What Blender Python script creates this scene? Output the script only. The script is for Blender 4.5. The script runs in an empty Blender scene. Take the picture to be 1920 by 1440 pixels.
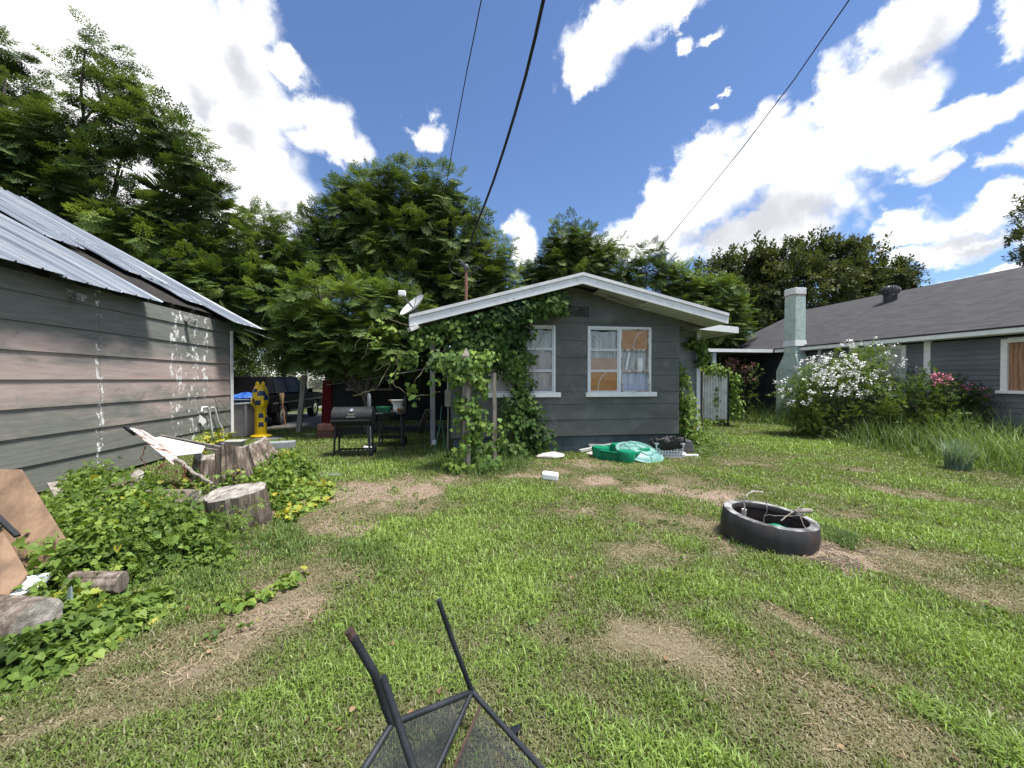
import bpy, math, random
import numpy as np
from mathutils import Vector, Matrix

random.seed(7)
RNG = np.random.default_rng(11)
SC = bpy.context.scene
COL = SC.collection
R = math.radians
V = Vector

# ------------------------------------------------------------------ camera
EYE = V((0, 0, 1.6))
FPX = 720.0
YAW, PITCH = R(8.3), R(0.72)
FWD = V((math.sin(YAW) * math.cos(PITCH), math.cos(YAW) * math.cos(PITCH), -math.sin(PITCH)))
RIGHT = V((math.cos(YAW), -math.sin(YAW), 0))
UP = RIGHT.cross(FWD)


def ray(px, py):
    return FWD + RIGHT * ((px - 960) / FPX) + UP * ((720 - py) / FPX)


def P(px, py, d):            # a surveyed point: bearing, height angle and distance
    return EYE + ray(px, py) * d


def onZ(px, py, z=0.0):
    r = ray(px, py)
    return EYE + r * ((z - EYE.z) / r.z)


def onY(px, py, y):
    r = ray(px, py)
    return EYE + r * (y / r.y)


def onX(px, py, x):
    r = ray(px, py)
    return EYE + r * (x / r.x)


def dep(p):
    return (V(p) - EYE).dot(FWD)


cam = bpy.data.cameras.new('camera')
cam.sensor_width = 36
cam.lens = 36 * FPX / 1920
cam.clip_start = 0.05
cam.clip_end = 3000
co = bpy.data.objects.new('camera', cam)
COL.objects.link(co)
co.location = EYE
co.rotation_euler = (R(90) - PITCH, 0, -YAW)
SC.camera = co

# ------------------------------------------------------------------ objects
ORG = {}


def empty(name, loc, label, cat, group=None):
    o = bpy.data.objects.new(name, None)
    COL.objects.link(o)
    o.location = loc
    o.empty_display_size = 0.1
    ORG[o.name] = V(loc)
    tag(o, label, cat, group)
    return o


def tag(o, label=None, cat=None, group=None, kind=None):
    if label: o['label'] = label
    if cat: o['category'] = cat
    if group: o['group'] = group
    if kind: o['kind'] = kind
    return o


def link_mesh(name, me, mat, parent, org):
    o = bpy.data.objects.new(name, me)
    COL.objects.link(o)
    if parent is not None:
        o.parent = parent
        ORG[o.name] = ORG[parent.name]
    else:
        o.location = org
        ORG[o.name] = V(org)
    if mat is not None:
        me.materials.append(mat)
    return o


class MB:
    def __init__(s):
        s.v, s.f = [], []

    def add(s, vs, fs):
        b = len(s.v)
        s.v += [tuple(p) for p in vs]
        s.f += [tuple(i + b for i in f) for f in fs]
        return s

    def box(s, x0, x1, y0, y1, z0, z1):
        vs = [(x, y, z) for z in (z0, z1) for y in (y0, y1) for x in (x0, x1)]
        return s.add(vs, [(0, 2, 3, 1), (4, 5, 7, 6), (0, 1, 5, 4), (2, 6, 7, 3), (0, 4, 6, 2), (1, 3, 7, 5)])

    def hexa(s, a, b):          # two quads, bottom then top
        return s.add(list(a) + list(b), [(3, 2, 1, 0), (4, 5, 6, 7)] + [(i, (i + 1) % 4, 4 + (i + 1) % 4, 4 + i) for i in range(4)])

    def bar(s, p0, p1, w, h=None, up=(0, 0, 1), w1=None, h1=None):
        h = h or w
        w1 = w1 or w
        h1 = h1 or h
        p0, p1 = V(p0), V(p1)
        d = (p1 - p0).normalized()
        u = V(up)
        if abs(d.dot(u)) > .97: u = V((0, 1, 0)) if abs(d.y) < .9 else V((1, 0, 0))
        a = d.cross(u).normalized()
        b = a.cross(d).normalized()
        q0 = [p0 + a * (w / 2 * i) + b * (h / 2 * j) for i, j in ((-1, -1), (1, -1), (1, 1), (-1, 1))]
        q1 = [p1 + a * (w1 / 2 * i) + b * (h1 / 2 * j) for i, j in ((-1, -1), (1, -1), (1, 1), (-1, 1))]
        return s.hexa(q0, q1)

    def tube(s, pts, r, n=8, cap=True):
        pts = [V(p) for p in pts]
        rs = r if isinstance(r, (list, tuple)) else [r] * len(pts)
        ref = None
        vs, fs = [], []
        for i, p in enumerate(pts):
            d = (pts[min(i + 1, len(pts) - 1)] - pts[max(i - 1, 0)]).normalized()
            if ref is None:
                ref = d.orthogonal().normalized()
            ref = (ref - d * ref.dot(d))
            ref = ref.normalized() if ref.length > 1e-5 else d.orthogonal().normalized()
            b = d.cross(ref)
            for k in range(n):
                a = 2 * math.pi * k / n
                vs.append(p + (ref * math.cos(a) + b * math.sin(a)) * rs[i])
        for i in range(len(pts) - 1):
            for k in range(n):
                fs.append((i * n + k, i * n + (k + 1) % n, (i + 1) * n + (k + 1) % n, (i + 1) * n + k))
        if cap:
            fs.append(tuple(range(n))[::-1])
            fs.append(tuple((len(pts) - 1) * n + k for k in range(n)))
        return s.add(vs, fs)

    def lathe(s, c, prof, n=32, M=None, wob=None, cap=True):
        c = V(c)
        M = M or Matrix.Identity(3)
        vs, fs = [], []
        for j, (r, z) in enumerate(prof):
            for k in range(n):
                a = 2 * math.pi * k / n
                rr = r * (wob(a, j) if wob else 1)
                vs.append(c + M @ V((rr * math.cos(a), rr * math.sin(a), z)))
        m = len(prof)
        for j in range(m - 1):
            for k in range(n):
                fs.append((j * n + k, j * n + (k + 1) % n, (j + 1) * n + (k + 1) % n, (j + 1) * n + k))
        if cap and prof[0][0] > 1e-4: fs.append(tuple(range(n))[::-1])
        if cap and prof[-1][0] > 1e-4: fs.append(tuple((m - 1) * n + k for k in range(n)))
        return s.add(vs, fs)

    def prism(s, pts, vec):
        pts = [V(p) for p in pts]
        vec = V(vec)
        n = len(pts)
        vs = pts + [p + vec for p in pts]
        return s.add(vs, [tuple(range(n))[::-1], tuple(range(n, 2 * n))] + [(i, (i + 1) % n, n + (i + 1) % n, n + i) for i in range(n)])

    def ellip(s, c, rx, ry, rz, n=16, m=10, M=None, f=None):
        c = V(c)
        M = M or Matrix.Identity(3)
        vs, fs = [], []
        for j in range(m + 1):
            t = math.pi * j / m
            for k in range(n):
                a = 2 * math.pi * k / n
                d = V((math.sin(t) * math.cos(a), math.sin(t) * math.sin(a), math.cos(t)))
                g = f(d) if f else 1
                vs.append(c + M @ V((d.x * rx * g, d.y * ry * g, d.z * rz * g)))
        for j in range(m):
            for k in range(n):
                fs.append((j * n + k, (j + 1) * n + k, (j + 1) * n + (k + 1) % n, j * n + (k + 1) % n))
        return s.add(vs, fs)

    def build(s, name, mat, parent=None, org=None, smooth=None, bevel=0, seg=2):
        o0 = ORG[parent.name] if parent is not None else V(org if org is not None else (0, 0, 0))
        me = bpy.data.meshes.new(name)
        me.from_pydata([(p[0] - o0.x, p[1] - o0.y, p[2] - o0.z) for p in s.v], [], s.f)
        me.validate()
        import bmesh
        bm = bmesh.new(); bm.from_mesh(me)
        bmesh.ops.recalc_face_normals(bm, faces=bm.faces)
        bm.to_mesh(me); bm.free()
        if smooth is not None:
            me.shade_smooth()
            me.set_sharp_from_angle(angle=R(smooth))
        o = link_mesh(name, me, mat, parent, o0)
        if bevel:
            md = o.modifiers.new('bevel', 'BEVEL')
            md.width = bevel
            md.segments = seg
            md.limit_method = 'ANGLE'
            md.angle_limit = R(40)
        return o


def np_mesh(name, Vt, faces, mat, parent=None, org=(0, 0, 0), tint=None, smooth=False):
    """faces: list of int arrays (m,k), one array per polygon size."""
    o0 = ORG[parent.name] if parent is not None else V(org)
    me = bpy.data.meshes.new(name)
    Vt = np.asarray(Vt, dtype=np.float32) - np.array(o0, dtype=np.float32)
    me.vertices.add(len(Vt))
    me.vertices.foreach_set('co', Vt.ravel())
    idx = np.concatenate([f.ravel() for f in faces]).astype(np.int32)
    tot = np.concatenate([np.full(len(f), f.shape[1]) for f in faces]).astype(np.int32)
    st = np.concatenate([[0], np.cumsum(tot)[:-1]]).astype(np.int32)
    me.loops.add(len(idx))
    me.loops.foreach_set('vertex_index', idx)
    me.polygons.add(len(tot))
    me.polygons.foreach_set('loop_start', st)
    if tint is not None:
        at = me.attributes.new('tint', 'FLOAT', 'POINT')
        at.data.foreach_set('value', np.asarray(tint, dtype=np.float32))
    me.update(calc_edges=True)
    if smooth: me.shade_smooth()
    return link_mesh(name, me, mat, parent, o0)


# ------------------------------------------------------------------ numpy noise
def _hash(ix, iy, iz, seed):
    h = (ix * 374761393 + iy * 668265263 + iz * 2147483647 + seed * 1274126177) & 0xFFFFFFFF
    h = ((h ^ (h >> 13)) * 1274126177) & 0xFFFFFFFF
    h = h ^ (h >> 16)
    return (h & 0xFFFF) / 65535.0


def vnoise(p, seed=0):
    p = np.asarray(p, dtype=np.float64)
    if p.shape[1] == 2: p = np.concatenate([p, np.zeros((len(p), 1))], 1)
    i = np.floor(p).astype(np.int64)
    f = p - i
    f = f * f * (3 - 2 * f)
    out = 0
    for dx in (0, 1):
        for dy in (0, 1):
            for dz in (0, 1):
                w = (f[:, 0] if dx else 1 - f[:, 0]) * (f[:, 1] if dy else 1 - f[:, 1]) * (f[:, 2] if dz else 1 - f[:, 2])
                out = out + w * _hash(i[:, 0] + dx, i[:, 1] + dy, i[:, 2] + dz, seed)
    return out


def fbm(p, seed=0, octv=4):
    p = np.asarray(p, dtype=np.float64)
    a, s, n = 0.5, 0, 0
    for k in range(octv):
        s = s + a * vnoise(p, seed + k * 17)
        n += a
        a *= .5
        p = p * 2.03 + 7.1
    return s / n


# ------------------------------------------------------------------ materials
def rgba(c):
    return (c[0], c[1], c[2], 1)


def new_mat(name):
    m = bpy.data.materials.new(name)
    m.use_nodes = True
    nt = m.node_tree
    nt.nodes.clear()
    out = nt.nodes.new('ShaderNodeOutputMaterial')
    b = nt.nodes.new('ShaderNodeBsdfPrincipled')
    nt.links.new(b.outputs[0], out.inputs[0])
    return m, nt, b, out


def nd(nt, t, **kw):
    n = nt.nodes.new(t)
    for k, v in kw.items(): setattr(n, k, v)
    return n


def ramp(nt, stops, fac=None):
    r = nt.nodes.new('ShaderNodeValToRGB')
    e = r.color_ramp.elements
    while len(e) < len(stops): e.new(.5)
    for el, (p, c) in zip(e, stops):
        el.position = p
        el.color = rgba(c) if len(c) == 3 else c
    if fac is not None: nt.links.new(fac, r.inputs[0])
    return r


def noise_n(nt, vec, scale, detail=5, rough=.55, dist=0):
    n = nt.nodes.new('ShaderNodeTexNoise')
    n.inputs['Scale'].default_value = scale
    n.inputs['Detail'].default_value = detail
    n.inputs['Roughness'].default_value = rough
    n.inputs['Distortion'].default_value = dist
    if vec is not None: nt.links.new(vec, n.inputs['Vector'])
    return n


def coords(nt, stretch=(1, 1, 1)):
    t = nt.nodes.new('ShaderNodeTexCoord')
    m = nt.nodes.new('ShaderNodeMapping')
    m.inputs['Scale'].default_value = stretch
    nt.links.new(t.outputs['Object'], m.inputs['Vector'])
    return m.outputs[0]


def mixc(nt, fac, a, b, mode='MIX'):
    n = nt.nodes.new('ShaderNodeMix')
    n.data_type = 'RGBA'
    n.blend_type = mode
    for i, x in ((0, fac), (6, a), (7, b)):
        if isinstance(x, (int, float)): n.inputs[i].default_value = x
        elif isinstance(x, tuple): n.inputs[i].default_value = rgba(x)
        else: nt.links.new(x, n.inputs[i])
    return n.outputs[2]


def mth(nt, op, a, b=None, clamp=False):
    n = nt.nodes.new('ShaderNodeMath')
    n.operation = op
    n.use_clamp = clamp
    for i, x in enumerate((a, b)):
        if x is None: continue
        if isinstance(x, (int, float)): n.inputs[i].default_value = x
        else: nt.links.new(x, n.inputs[i])
    return n.outputs[0]


def add_bump(nt, b, h, strength, dist=.01):
    bp = nt.nodes.new('ShaderNodeBump')
    bp.inputs['Strength'].default_value = strength
    bp.inputs['Distance'].default_value = dist
    nt.links.new(h, bp.inputs['Height'])
    nt.links.new(bp.outputs[0], b.inputs['Normal'])


def M(name, c1, c2, scale=5, rough=.7, bump=0, bscale=None, stretch=(1, 1, 1), metal=0, c3=None, pos=(.35, .65), dirt=None, dscale=1.3, dpos=(.5, .7), bdist=.01, spec=.4):
    m, nt, b, out = new_mat(name)
    vec = coords(nt, stretch)
    n = noise_n(nt, vec, scale, 7, .6)
    st = [(pos[0], c1), (pos[1], c2)]
    if c3: st = [(pos[0], c1), ((pos[0] + pos[1]) / 2, c2), (pos[1], c3)]
    c = ramp(nt, st, n.outputs[0]).outputs[0]
    if dirt:
        v2 = coords(nt)
        n2 = noise_n(nt, v2, dscale, 8, .65, .3)
        k = ramp(nt, [(dpos[0], (0, 0, 0)), (dpos[1], (1, 1, 1))], n2.outputs[0]).outputs[0]
        c = mixc(nt, k, c, dirt)
    nt.links.new(c, b.inputs['Base Color'])
    b.inputs['Roughness'].default_value = rough
    b.inputs['Metallic'].default_value = metal
    b.inputs['Specular IOR Level'].default_value = spec
    if bump:
        n3 = noise_n(nt, vec, bscale or scale * 3, 6, .6)
        add_bump(nt, b, n3.outputs[0], bump, bdist)
    return m


def leaf_mat(name, stops, trans=.3, rough=.5, spec=.3):
    m, nt, b, out = new_mat(name)
    at = nd(nt, 'ShaderNodeAttribute', attribute_name='tint')
    c = ramp(nt, stops, at.outputs['Fac']).outputs[0]
    nt.links.new(c, b.inputs['Base Color'])
    b.inputs['Roughness'].default_value = rough
    b.inputs['Specular IOR Level'].default_value = spec
    if trans:
        tr = nt.nodes.new('ShaderNodeBsdfTranslucent')
        c2 = mixc(nt, 1.0, c, (1.25, 1.2, .5), 'MULTIPLY')
        nt.links.new(c2, tr.inputs[0])
        mx = nt.nodes.new('ShaderNodeMixShader')
        mx.inputs[0].default_value = trans
        nt.links.new(b.outputs[0], mx.inputs[1])
        nt.links.new(tr.outputs[0], mx.inputs[2])
        nt.links.new(mx.outputs[0], out.inputs[0])
    return m


# ------------------------------------------------------------------ scattering
def scatter(tv, tf, pos, X, Y, Z, scale, tints, tvar=None):
    """Place template verts tv (n,3), faces tf (list of arrays), on m frames. returns V, faces, tint"""
    m, n = len(pos), len(tv)
    s = np.asarray(scale).reshape(-1, 1, 1) if np.ndim(scale) else scale
    W = (tv[None, :, 0:1] * X[:, None, :] + tv[None, :, 1:2] * Y[:, None, :] + tv[None, :, 2:3] * Z[:, None, :]) * s + pos[:, None, :]
    off = (np.arange(m) * n)[:, None, None]
    fs = [(f[None] + off).reshape(-1, f.shape[1]) for f in tf]
    t = np.repeat(np.asarray(tints)[:, None], n, 1)
    if tvar is not None: t = t + tvar[None]
    return W.reshape(-1, 3), fs, np.clip(t, 0, 1).ravel()


def join_np(parts):
    Vs, Ts, off, F = [], [], 0, {}
    for v, fs, t in parts:
        Vs.append(v); Ts.append(t)
        for f in fs: F.setdefault(f.shape[1], []).append(f + off)
        off += len(v)
    return np.concatenate(Vs), [np.concatenate(x) for x in F.values()], np.concatenate(Ts)


def unit(a):
    return a / np.maximum(np.linalg.norm(a, axis=1, keepdims=True), 1e-9)


def frames(Y, roll=None):
    """frames whose Y axis is the given direction; Z as near up as can be (then rolled)"""
    Y = unit(Y)
    up = np.tile(np.array([[0, 0, 1.0]]), (len(Y), 1)) + RNG.normal(0, .05, Y.shape)
    X = unit(np.cross(Y, up))
    Z = np.cross(X, Y)
    if roll is not None:
        c, s = np.cos(roll)[:, None], np.sin(roll)[:, None]
        X, Z = X * c + Z * s, Z * c - X * s
    return X, Y, Z


def leaflet(p, d, n, L, W, k=.45):
    """a diamond leaf of length L from p along d; n = side direction"""
    p, d, n = np.array(p), np.array(d), np.array(n)
    return [p, p + d * L * k + n * W / 2, p + d * L, p + d * L * k - n * W / 2]


def pinnate(pairs=6, ll=.32, lw=.1, droop=.35, ang=62):
    vs, fs = [], []
    def pt(t): return np.array([0, t * (1 - .12 * t), -droop * t * t])
    vs += [(-.008, 0, 0), (.008, 0, 0), tuple(pt(1) + [.004, 0, 0]), tuple(pt(1) - [.004, 0, 0])]
    fs.append((0, 1, 2, 3))
    for i in range(pairs):
        t = .22 + .74 * i / (pairs - 1)
        L = ll * (1 - .45 * abs(t - .5))
        for s in (-1, 1):
            a = R(ang - 25 * t)
            d = np.array([s * math.sin(a), math.cos(a), -.25 - .2 * droop])
            d /= np.linalg.norm(d)
            n = np.array([math.cos(a), -s * math.sin(a), .12 * s])
            b = len(vs)
            vs += [tuple(q) for q in leaflet(pt(t), d, n, L, lw)]
            fs.append((b, b + 1, b + 2, b + 3))
    b = len(vs)
    vs += [tuple(q) for q in leaflet(pt(.98), np.array([0, .92, -.35]), np.array([1, 0, 0]), ll, lw)]
    fs.append((b, b + 1, b + 2, b + 3))
    return np.array(vs), [np.array(fs)]


def bipinnate(np_=4, nl=3, pl=.42, ll=.15, lw=.075, droop=.14):
    """an airy twice divided leaf: side stalks that each carry small leaflets"""
    vs, fs = [], []
    def pt(t): return np.array([0, t * (1 - .1 * t), -droop * t * t])
    vs += [(-.007, 0, 0), (.007, 0, 0), tuple(pt(1) + [.004, 0, 0]), tuple(pt(1) - [.004, 0, 0])]
    fs.append((0, 1, 2, 3))
    r = random.Random(5)
    def pinna(p, d, n, L):
        for j in range(nl):
            t = .25 + .6 * j / max(nl - 1, 1)
            for s in (-1, 1):
                q = d * .62 + n * s * .75 + np.array([0, 0, -.22 + r.uniform(-.12, .12)])
                q /= np.linalg.norm(q)
                m = n * .62 - d * s * .75
                b = len(vs)
                l = ll * (1.15 - .4 * t) * r.uniform(.85, 1.15)
                vs.extend(tuple(x) for x in leaflet(p + d * L * t, q, m, l, lw * l / ll))
                fs.append((b, b + 1, b + 2, b + 3))
        b = len(vs)
        vs.extend(tuple(x) for x in leaflet(p + d * L * .9, d, n, ll * 1.1, lw))
        fs.append((b, b + 1, b + 2, b + 3))
    for i in range(np_):
        t = .3 + .52 * i / (np_ - 1)
        L = pl * (1.05 - .7 * (t - .3))
        for s in (-1, 1):
            a = R(66 - 22 * t)
            d = np.array([s * math.sin(a), math.cos(a), -.12 - .25 * t + r.uniform(-.06, .06)]); d /= np.linalg.norm(d)
            n = np.array([math.cos(a), -s * math.sin(a), .1 * s])
            pinna(pt(t), d, n, L)
    pinna(pt(.92), np.array([0, .94, -.3]), np.array([1, 0, 0]), pl * .6)
    return np.array(vs), [np.array(fs)]


def sprig(n=7, L=.4, W=.2, seed=3):
    """a short twig end with n plain leaves"""
    r = random.Random(seed)
    vs, fs = [], []
    for i in range(n):
        t = i / n
        a = i * 2.4
        d = np.array([math.cos(a) * .8, .55 + .3 * r.random(), math.sin(a) * .6 - .1])
        d /= np.linalg.norm(d)
        sd = np.cross(d, [0.1, .2, 1]); sd /= np.linalg.norm(sd)
        b = len(vs)
        l = L * r.uniform(.75, 1.15)
        vs += [tuple(q) for q in leaflet((0, t * .8, 0), d, sd, l, W * l / L)]
        fs.append((b, b + 1, b + 2, b + 3))
    return np.array(vs), [np.array(fs)]


def ivy_leaf():
    """five lobed leaf, one unit long, folded on the midrib"""
    o = [(0, 0), (.22, -.1), (.48, .05), (.34, .28), (.5, .52), (.22, .56), (0, 1), (-.22, .56), (-.5, .52), (-.34, .28), (-.48, .05), (-.22, -.1)]
    vs = [(x, y, .18 * abs(x) - .12 * y * y) for x, y in o]
    r = np.array([(0, 1, 2, 3), (0, 3, 4, 5)])
    l = np.array([(0, 9, 10, 11), (0, 7, 8, 9)])
    t = np.array([(0, 5, 6), (0, 6, 7)])
    return np.array(vs), [np.concatenate([r, l]), t]


def heart_leaf():
    o = [(0, 0), (.25, -.12), (.47, .1), (.42, .45), (.2, .75), (0, 1), (-.2, .75), (-.42, .45), (-.47, .1), (-.25, -.12)]
    vs = [(x, y, .22 * abs(x) - .18 * y * y) for x, y in o]
    return np.array(vs), [np.array([(0, 1, 2, 3), (0, 3, 4, 5), (0, 5, 6, 7), (0, 7, 8, 9)])]


def lobe_px(l, d):
    """a lobe surveyed as (px, py, rx, ry[, depth shift, depth radius]) at distance d"""
    px, py, rx, ry = l[:4]
    dd = d + (l[4] if len(l) > 4 else 0)
    c = P(px, py, dd)
    rd = l[5] if len(l) > 5 else (rx + ry) / 2 / FPX * d
    return np.array(c), np.array([rx / FPX * dd, rd, ry / FPX * dd])


DENS_K = 1.0


def crown_points(lobes, dens, shell=.45, gap=.42, gscale=.9, seed=1):
    """twig points in the lobes: positions, outward directions; noise leaves gaps. dens per m2 of lobe surface"""
    ps, ds = [], []
    for c, r in lobes:
        area = 4 * math.pi * (((r[0] * r[1]) ** 1.6 + (r[0] * r[2]) ** 1.6 + (r[1] * r[2]) ** 1.6) / 3) ** (1 / 1.6)
        n = max(6, int(area * dens * DENS_K))
        d = unit(RNG.normal(size=(n, 3)))
        rad = 1 - shell * RNG.random(n) ** 1.3 + .12 * RNG.normal(size=n)
        # knobby lobes
        k = .78 + .5 * fbm(d * 2.2 + c[None] * .7, seed, 3)
        loc = d * r[None] * (rad * k)[:, None]
        p = loc + c[None]
        keep = fbm(p * gscale, seed + 5, 3) > gap
        # drop deep interior of other lobes to save faces
        ps.append(p[keep]); ds.append(unit(d / r[None])[keep])
    return np.concatenate(ps), np.concatenate(ds)


def limb(mb, a, b, r0, r1, sag=0, wig=.08, n=6):
    a, b = V(a), V(b)
    L = (b - a).length
    pts, rs = [], []
    for i in range(n + 1):
        t = i / n
        p = a.lerp(b, t)
        p.z += sag * L * math.sin(math.pi * t)
        w = wig * L * math.sin(math.pi * t)
        p += V((random.uniform(-w, w), random.uniform(-w, w), random.uniform(-w, w) * .5))
        pts.append(p); rs.append(r0 + (r1 - r0) * t)
    mb.tube(pts, rs, 7)
    return pts


def tree(name, label, base, lobes, tmpl, lm, bm_, dens, size, k=5, trunk=.16, gap=.42, shell=.45, droop=.05, group=None, cat='tree', twigs=.3, bright=.0, gscale=.9, fork=.35, spread=1.0, seed=1, lobep=None):
    root = empty(name, base, label, cat, group)
    base = V(base)
    mb = MB()
    cs = np.array([c for c, r in lobes])
    mid = V(cs.mean(0))
    fz = base.z + (min(c[2] for c in cs) - base.z) * fork + .3
    fk = V((base.x + (mid.x - base.x) * .25, base.y + (mid.y - base.y) * .25, fz))
    mb.tube([base - V((0, 0, .1)), base + V((0, 0, .25)), base.lerp(fk, .55) + V((.06, .03, 0)), fk], [trunk * 1.5, trunk * 1.1, trunk * .95, trunk * .85], 10)
    for c, r in lobes:
        limb(mb, fk, V(c), trunk * .6, trunk * .16, .06)
    p, d = crown_points(lobes, dens, shell, gap, gscale, seed)
    for i in RNG.choice(len(p), int(len(p) * twigs), replace=False):
        j = int(np.argmin(((cs - p[i]) ** 2).sum(1)))
        a = V(cs[j]).lerp(V(p[i]), .15)
        mb.tube([a, a.lerp(V(p[i]), .5) + V((0, 0, .06)), V(p[i])], [trunk * .16, trunk * .11, .008], 5, False)
    mb.build('trunk', bm_, root, smooth=60)
    # a rosette of k leaves at each twig point
    m = len(p)
    pp = np.repeat(p, k, 0)
    dd = np.repeat(d, k, 0)
    side = unit(RNG.normal(size=(m * k, 3)))
    Yd = dd * RNG.uniform(.2, .9, (m * k, 1)) + side * .9 * spread
    Yd[:, 2] = Yd[:, 2] * .85 + .1 - droop
    X, Y, Z = frames(Yd)
    sc = size * RNG.uniform(.7, 1.2, m * k)
    big = fbm(pp * .8, seed + 9, 3)
    t = .5 + (big - .5) * .9 + RNG.normal(0, .13, m * k) + bright
    Vt, F, T = scatter(tmpl[0], tmpl[1], pp + Y * .02, X, Y, Z, sc, t)
    np_mesh('crown', Vt, F, lm, root, tint=T)
    return root
# ------------------------------------------------------------------ light and sky
SUN_EL, SUN_AZ = R(70), R(118)     # azimuth clockwise from +Y
sd = V((math.sin(SUN_AZ) * math.cos(SUN_EL), math.cos(SUN_AZ) * math.cos(SUN_EL), math.sin(SUN_EL)))
sl = bpy.data.lights.new('sun', 'SUN')
sl.energy = 3.9
sl.angle = R(13)
sl.color = (1, .955, .88)
so = bpy.data.objects.new('sun', sl)
COL.objects.link(so)
so.rotation_euler = (-sd).to_track_quat('-Z', 'Y').to_euler()
so.location = (0, 0, 30)

w = bpy.data.worlds.new('World')
SC.world = w
w.use_nodes = True
nt = w.node_tree
nt.nodes.clear()
wout = nd(nt, 'ShaderNodeOutputWorld')
bg = nd(nt, 'ShaderNodeBackground')
bg.inputs[1].default_value = .07
nt.links.new(bg.outputs[0], wout.inputs[0])
sky = nd(nt, 'ShaderNodeTexSky', sky_type='NISHITA', sun_disc=False)
sky.sun_elevation = SUN_EL
sky.sun_rotation = SUN_AZ
sky.air_density = 1.0
sky.dust_density = .1
sky.ozone_density = 3.0
tc = nd(nt, 'ShaderNodeTexCoord')
sep = nd(nt, 'ShaderNodeSeparateXYZ')
nt.links.new(tc.outputs['Generated'], sep.inputs[0])
az = mth(nt, 'ARCTAN2', sep.outputs[0], sep.outputs[1])
el = mth(nt, 'ARCSINE', sep.outputs[2])
# turbulence for the cloud edges
n1 = noise_n(nt, tc.outputs['Generated'], 7.5, 11, .62, .1)
n2 = noise_n(nt, tc.outputs['Generated'], 2.3, 5, .55, .4)
ae = nd(nt, 'ShaderNodeCombineXYZ')
nt.links.new(az, ae.inputs[0]); nt.links.new(el, ae.inputs[1])
dv = nd(nt, 'ShaderNodeVectorMath', operation='SUBTRACT')
nt.links.new(n1.outputs['Color'], dv.inputs[0]); dv.inputs[1].default_value = (.5, .5, .5)
ds = nd(nt, 'ShaderNodeVectorMath', operation='SCALE')
nt.links.new(dv.outputs[0], ds.inputs[0]); ds.inputs['Scale'].default_value = .16
aw = nd(nt, 'ShaderNodeVectorMath', operation='ADD')
nt.links.new(ae.outputs[0], aw.inputs[0]); nt.links.new(ds.outputs[0], aw.inputs[1])


def azel(px, py):
    r = ray(px, py).normalized()
    return math.atan2(r.x, r.y), math.asin(r.z)


def blobs(lst, pixel=True):
    acc = None
    for b in lst:
        if pixel:
            a0, e0 = azel(b[0], b[1])
            ra = abs(azel(b[0] + b[2], b[1])[0] - azel(b[0] - b[2], b[1])[0]) / 2
            re = abs(azel(b[0], b[1] + b[3])[1] - azel(b[0], b[1] - b[3])[1]) / 2
        else:
            a0, e0, ra, re = [R(x) for x in b[:4]]
        rot = R(b[4]) if len(b) > 4 else 0
        wgt = b[5] if len(b) > 5 else 1
        mp = nd(nt, 'ShaderNodeMapping', vector_type='TEXTURE')
        mp.inputs['Location'].default_value = (a0, e0, 0)
        mp.inputs['Rotation'].default_value = (0, 0, rot)
        mp.inputs['Scale'].default_value = (ra, re, 1)
        nt.links.new(aw.outputs[0], mp.inputs[0])
        ln = nd(nt, 'ShaderNodeVectorMath', operation='LENGTH')
        nt.links.new(mp.outputs[0], ln.inputs[0])
        v = mth(nt, 'SUBTRACT', wgt, ln.outputs['Value'])
        if acc is None: acc = v
        else:
            n = nd(nt, 'ShaderNodeMath', operation='SMOOTH_MAX')
            nt.links.new(acc, n.inputs[0]); nt.links.new(v, n.inputs[1]); n.inputs[2].default_value = .25
            acc = n.outputs[0]
    return acc


CLOUDS = [(60, 40, 360, 200, 0, 1.15), (340, 90, 175, 180, 0, 1.05), (435, 190, 95, 120, 0, 1.1), (230, 250, 250, 170, 0, 1.15), (400, 290, 160, 125, 0, 1.1), (500, 375, 110, 75), (420, 440, 150, 60), (300, 400, 220, 90),
          (548, 152, 34, 28), (612, 232, 62, 62), (655, 275, 45, 40), (815, 252, 38, 34, 0, .72), (958, 412, 32, 26), (978, 462, 26, 55),
          (1160, 45, 110, 65, 20), (1112, 120, 55, 55), (1100, 165, 26, 28), (1260, 0, 70, 24, 0, .9), (1285, 62, 26, 30, 0, .8), (1342, 50, 24, 17, 0, .75), (1360, 185, 26, 10, 0, .55), (1335, 208, 16, 12, 0, .6),
          (1345, 340, 105, 78), (1440, 295, 95, 66), (1275, 395, 75, 50), (1190, 450, 120, 45), (1480, 375, 125, 80), (1390, 450, 170, 55), (1600, 250, 130, 62, 25), (1690, 190, 90, 60, 40),
          (1700, 70, 125, 85, 40), (1640, 130, 80, 40, 30), (1775, 30, 80, 50, 40), (1800, 235, 190, 38, 8), (1900, 45, 62, 48, 30), (1890, 305, 62, 36, 15), (1765, 322, 62, 30, 0, .85),
          (1670, 425, 85, 30), (1850, 400, 100, 36, 12), (1770, 465, 150, 26), (1850, 522, 110, 20), (1150, 470, 70, 24)]
ELSE = [(95, 40, 22, 16), (130, 60, 26, 14), (170, 35, 30, 12), (-100, 35, 28, 18), (-140, 55, 26, 16), (-75, 60, 18, 14), (60, 78, 30, 7), (200, 15, 40, 8), (-110, 12, 40, 7), (100, 14, 30, 7)]  # clouds overhead and behind the camera, added for ambient light
field = blobs(CLOUDS)
f2 = blobs(ELSE, False)
fm = mth(nt, 'MAXIMUM', field, f2)
nz = mth(nt, 'MULTIPLY', mth(nt, 'SUBTRACT', n1.outputs[0], .5), 1.8)
bil = None
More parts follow.
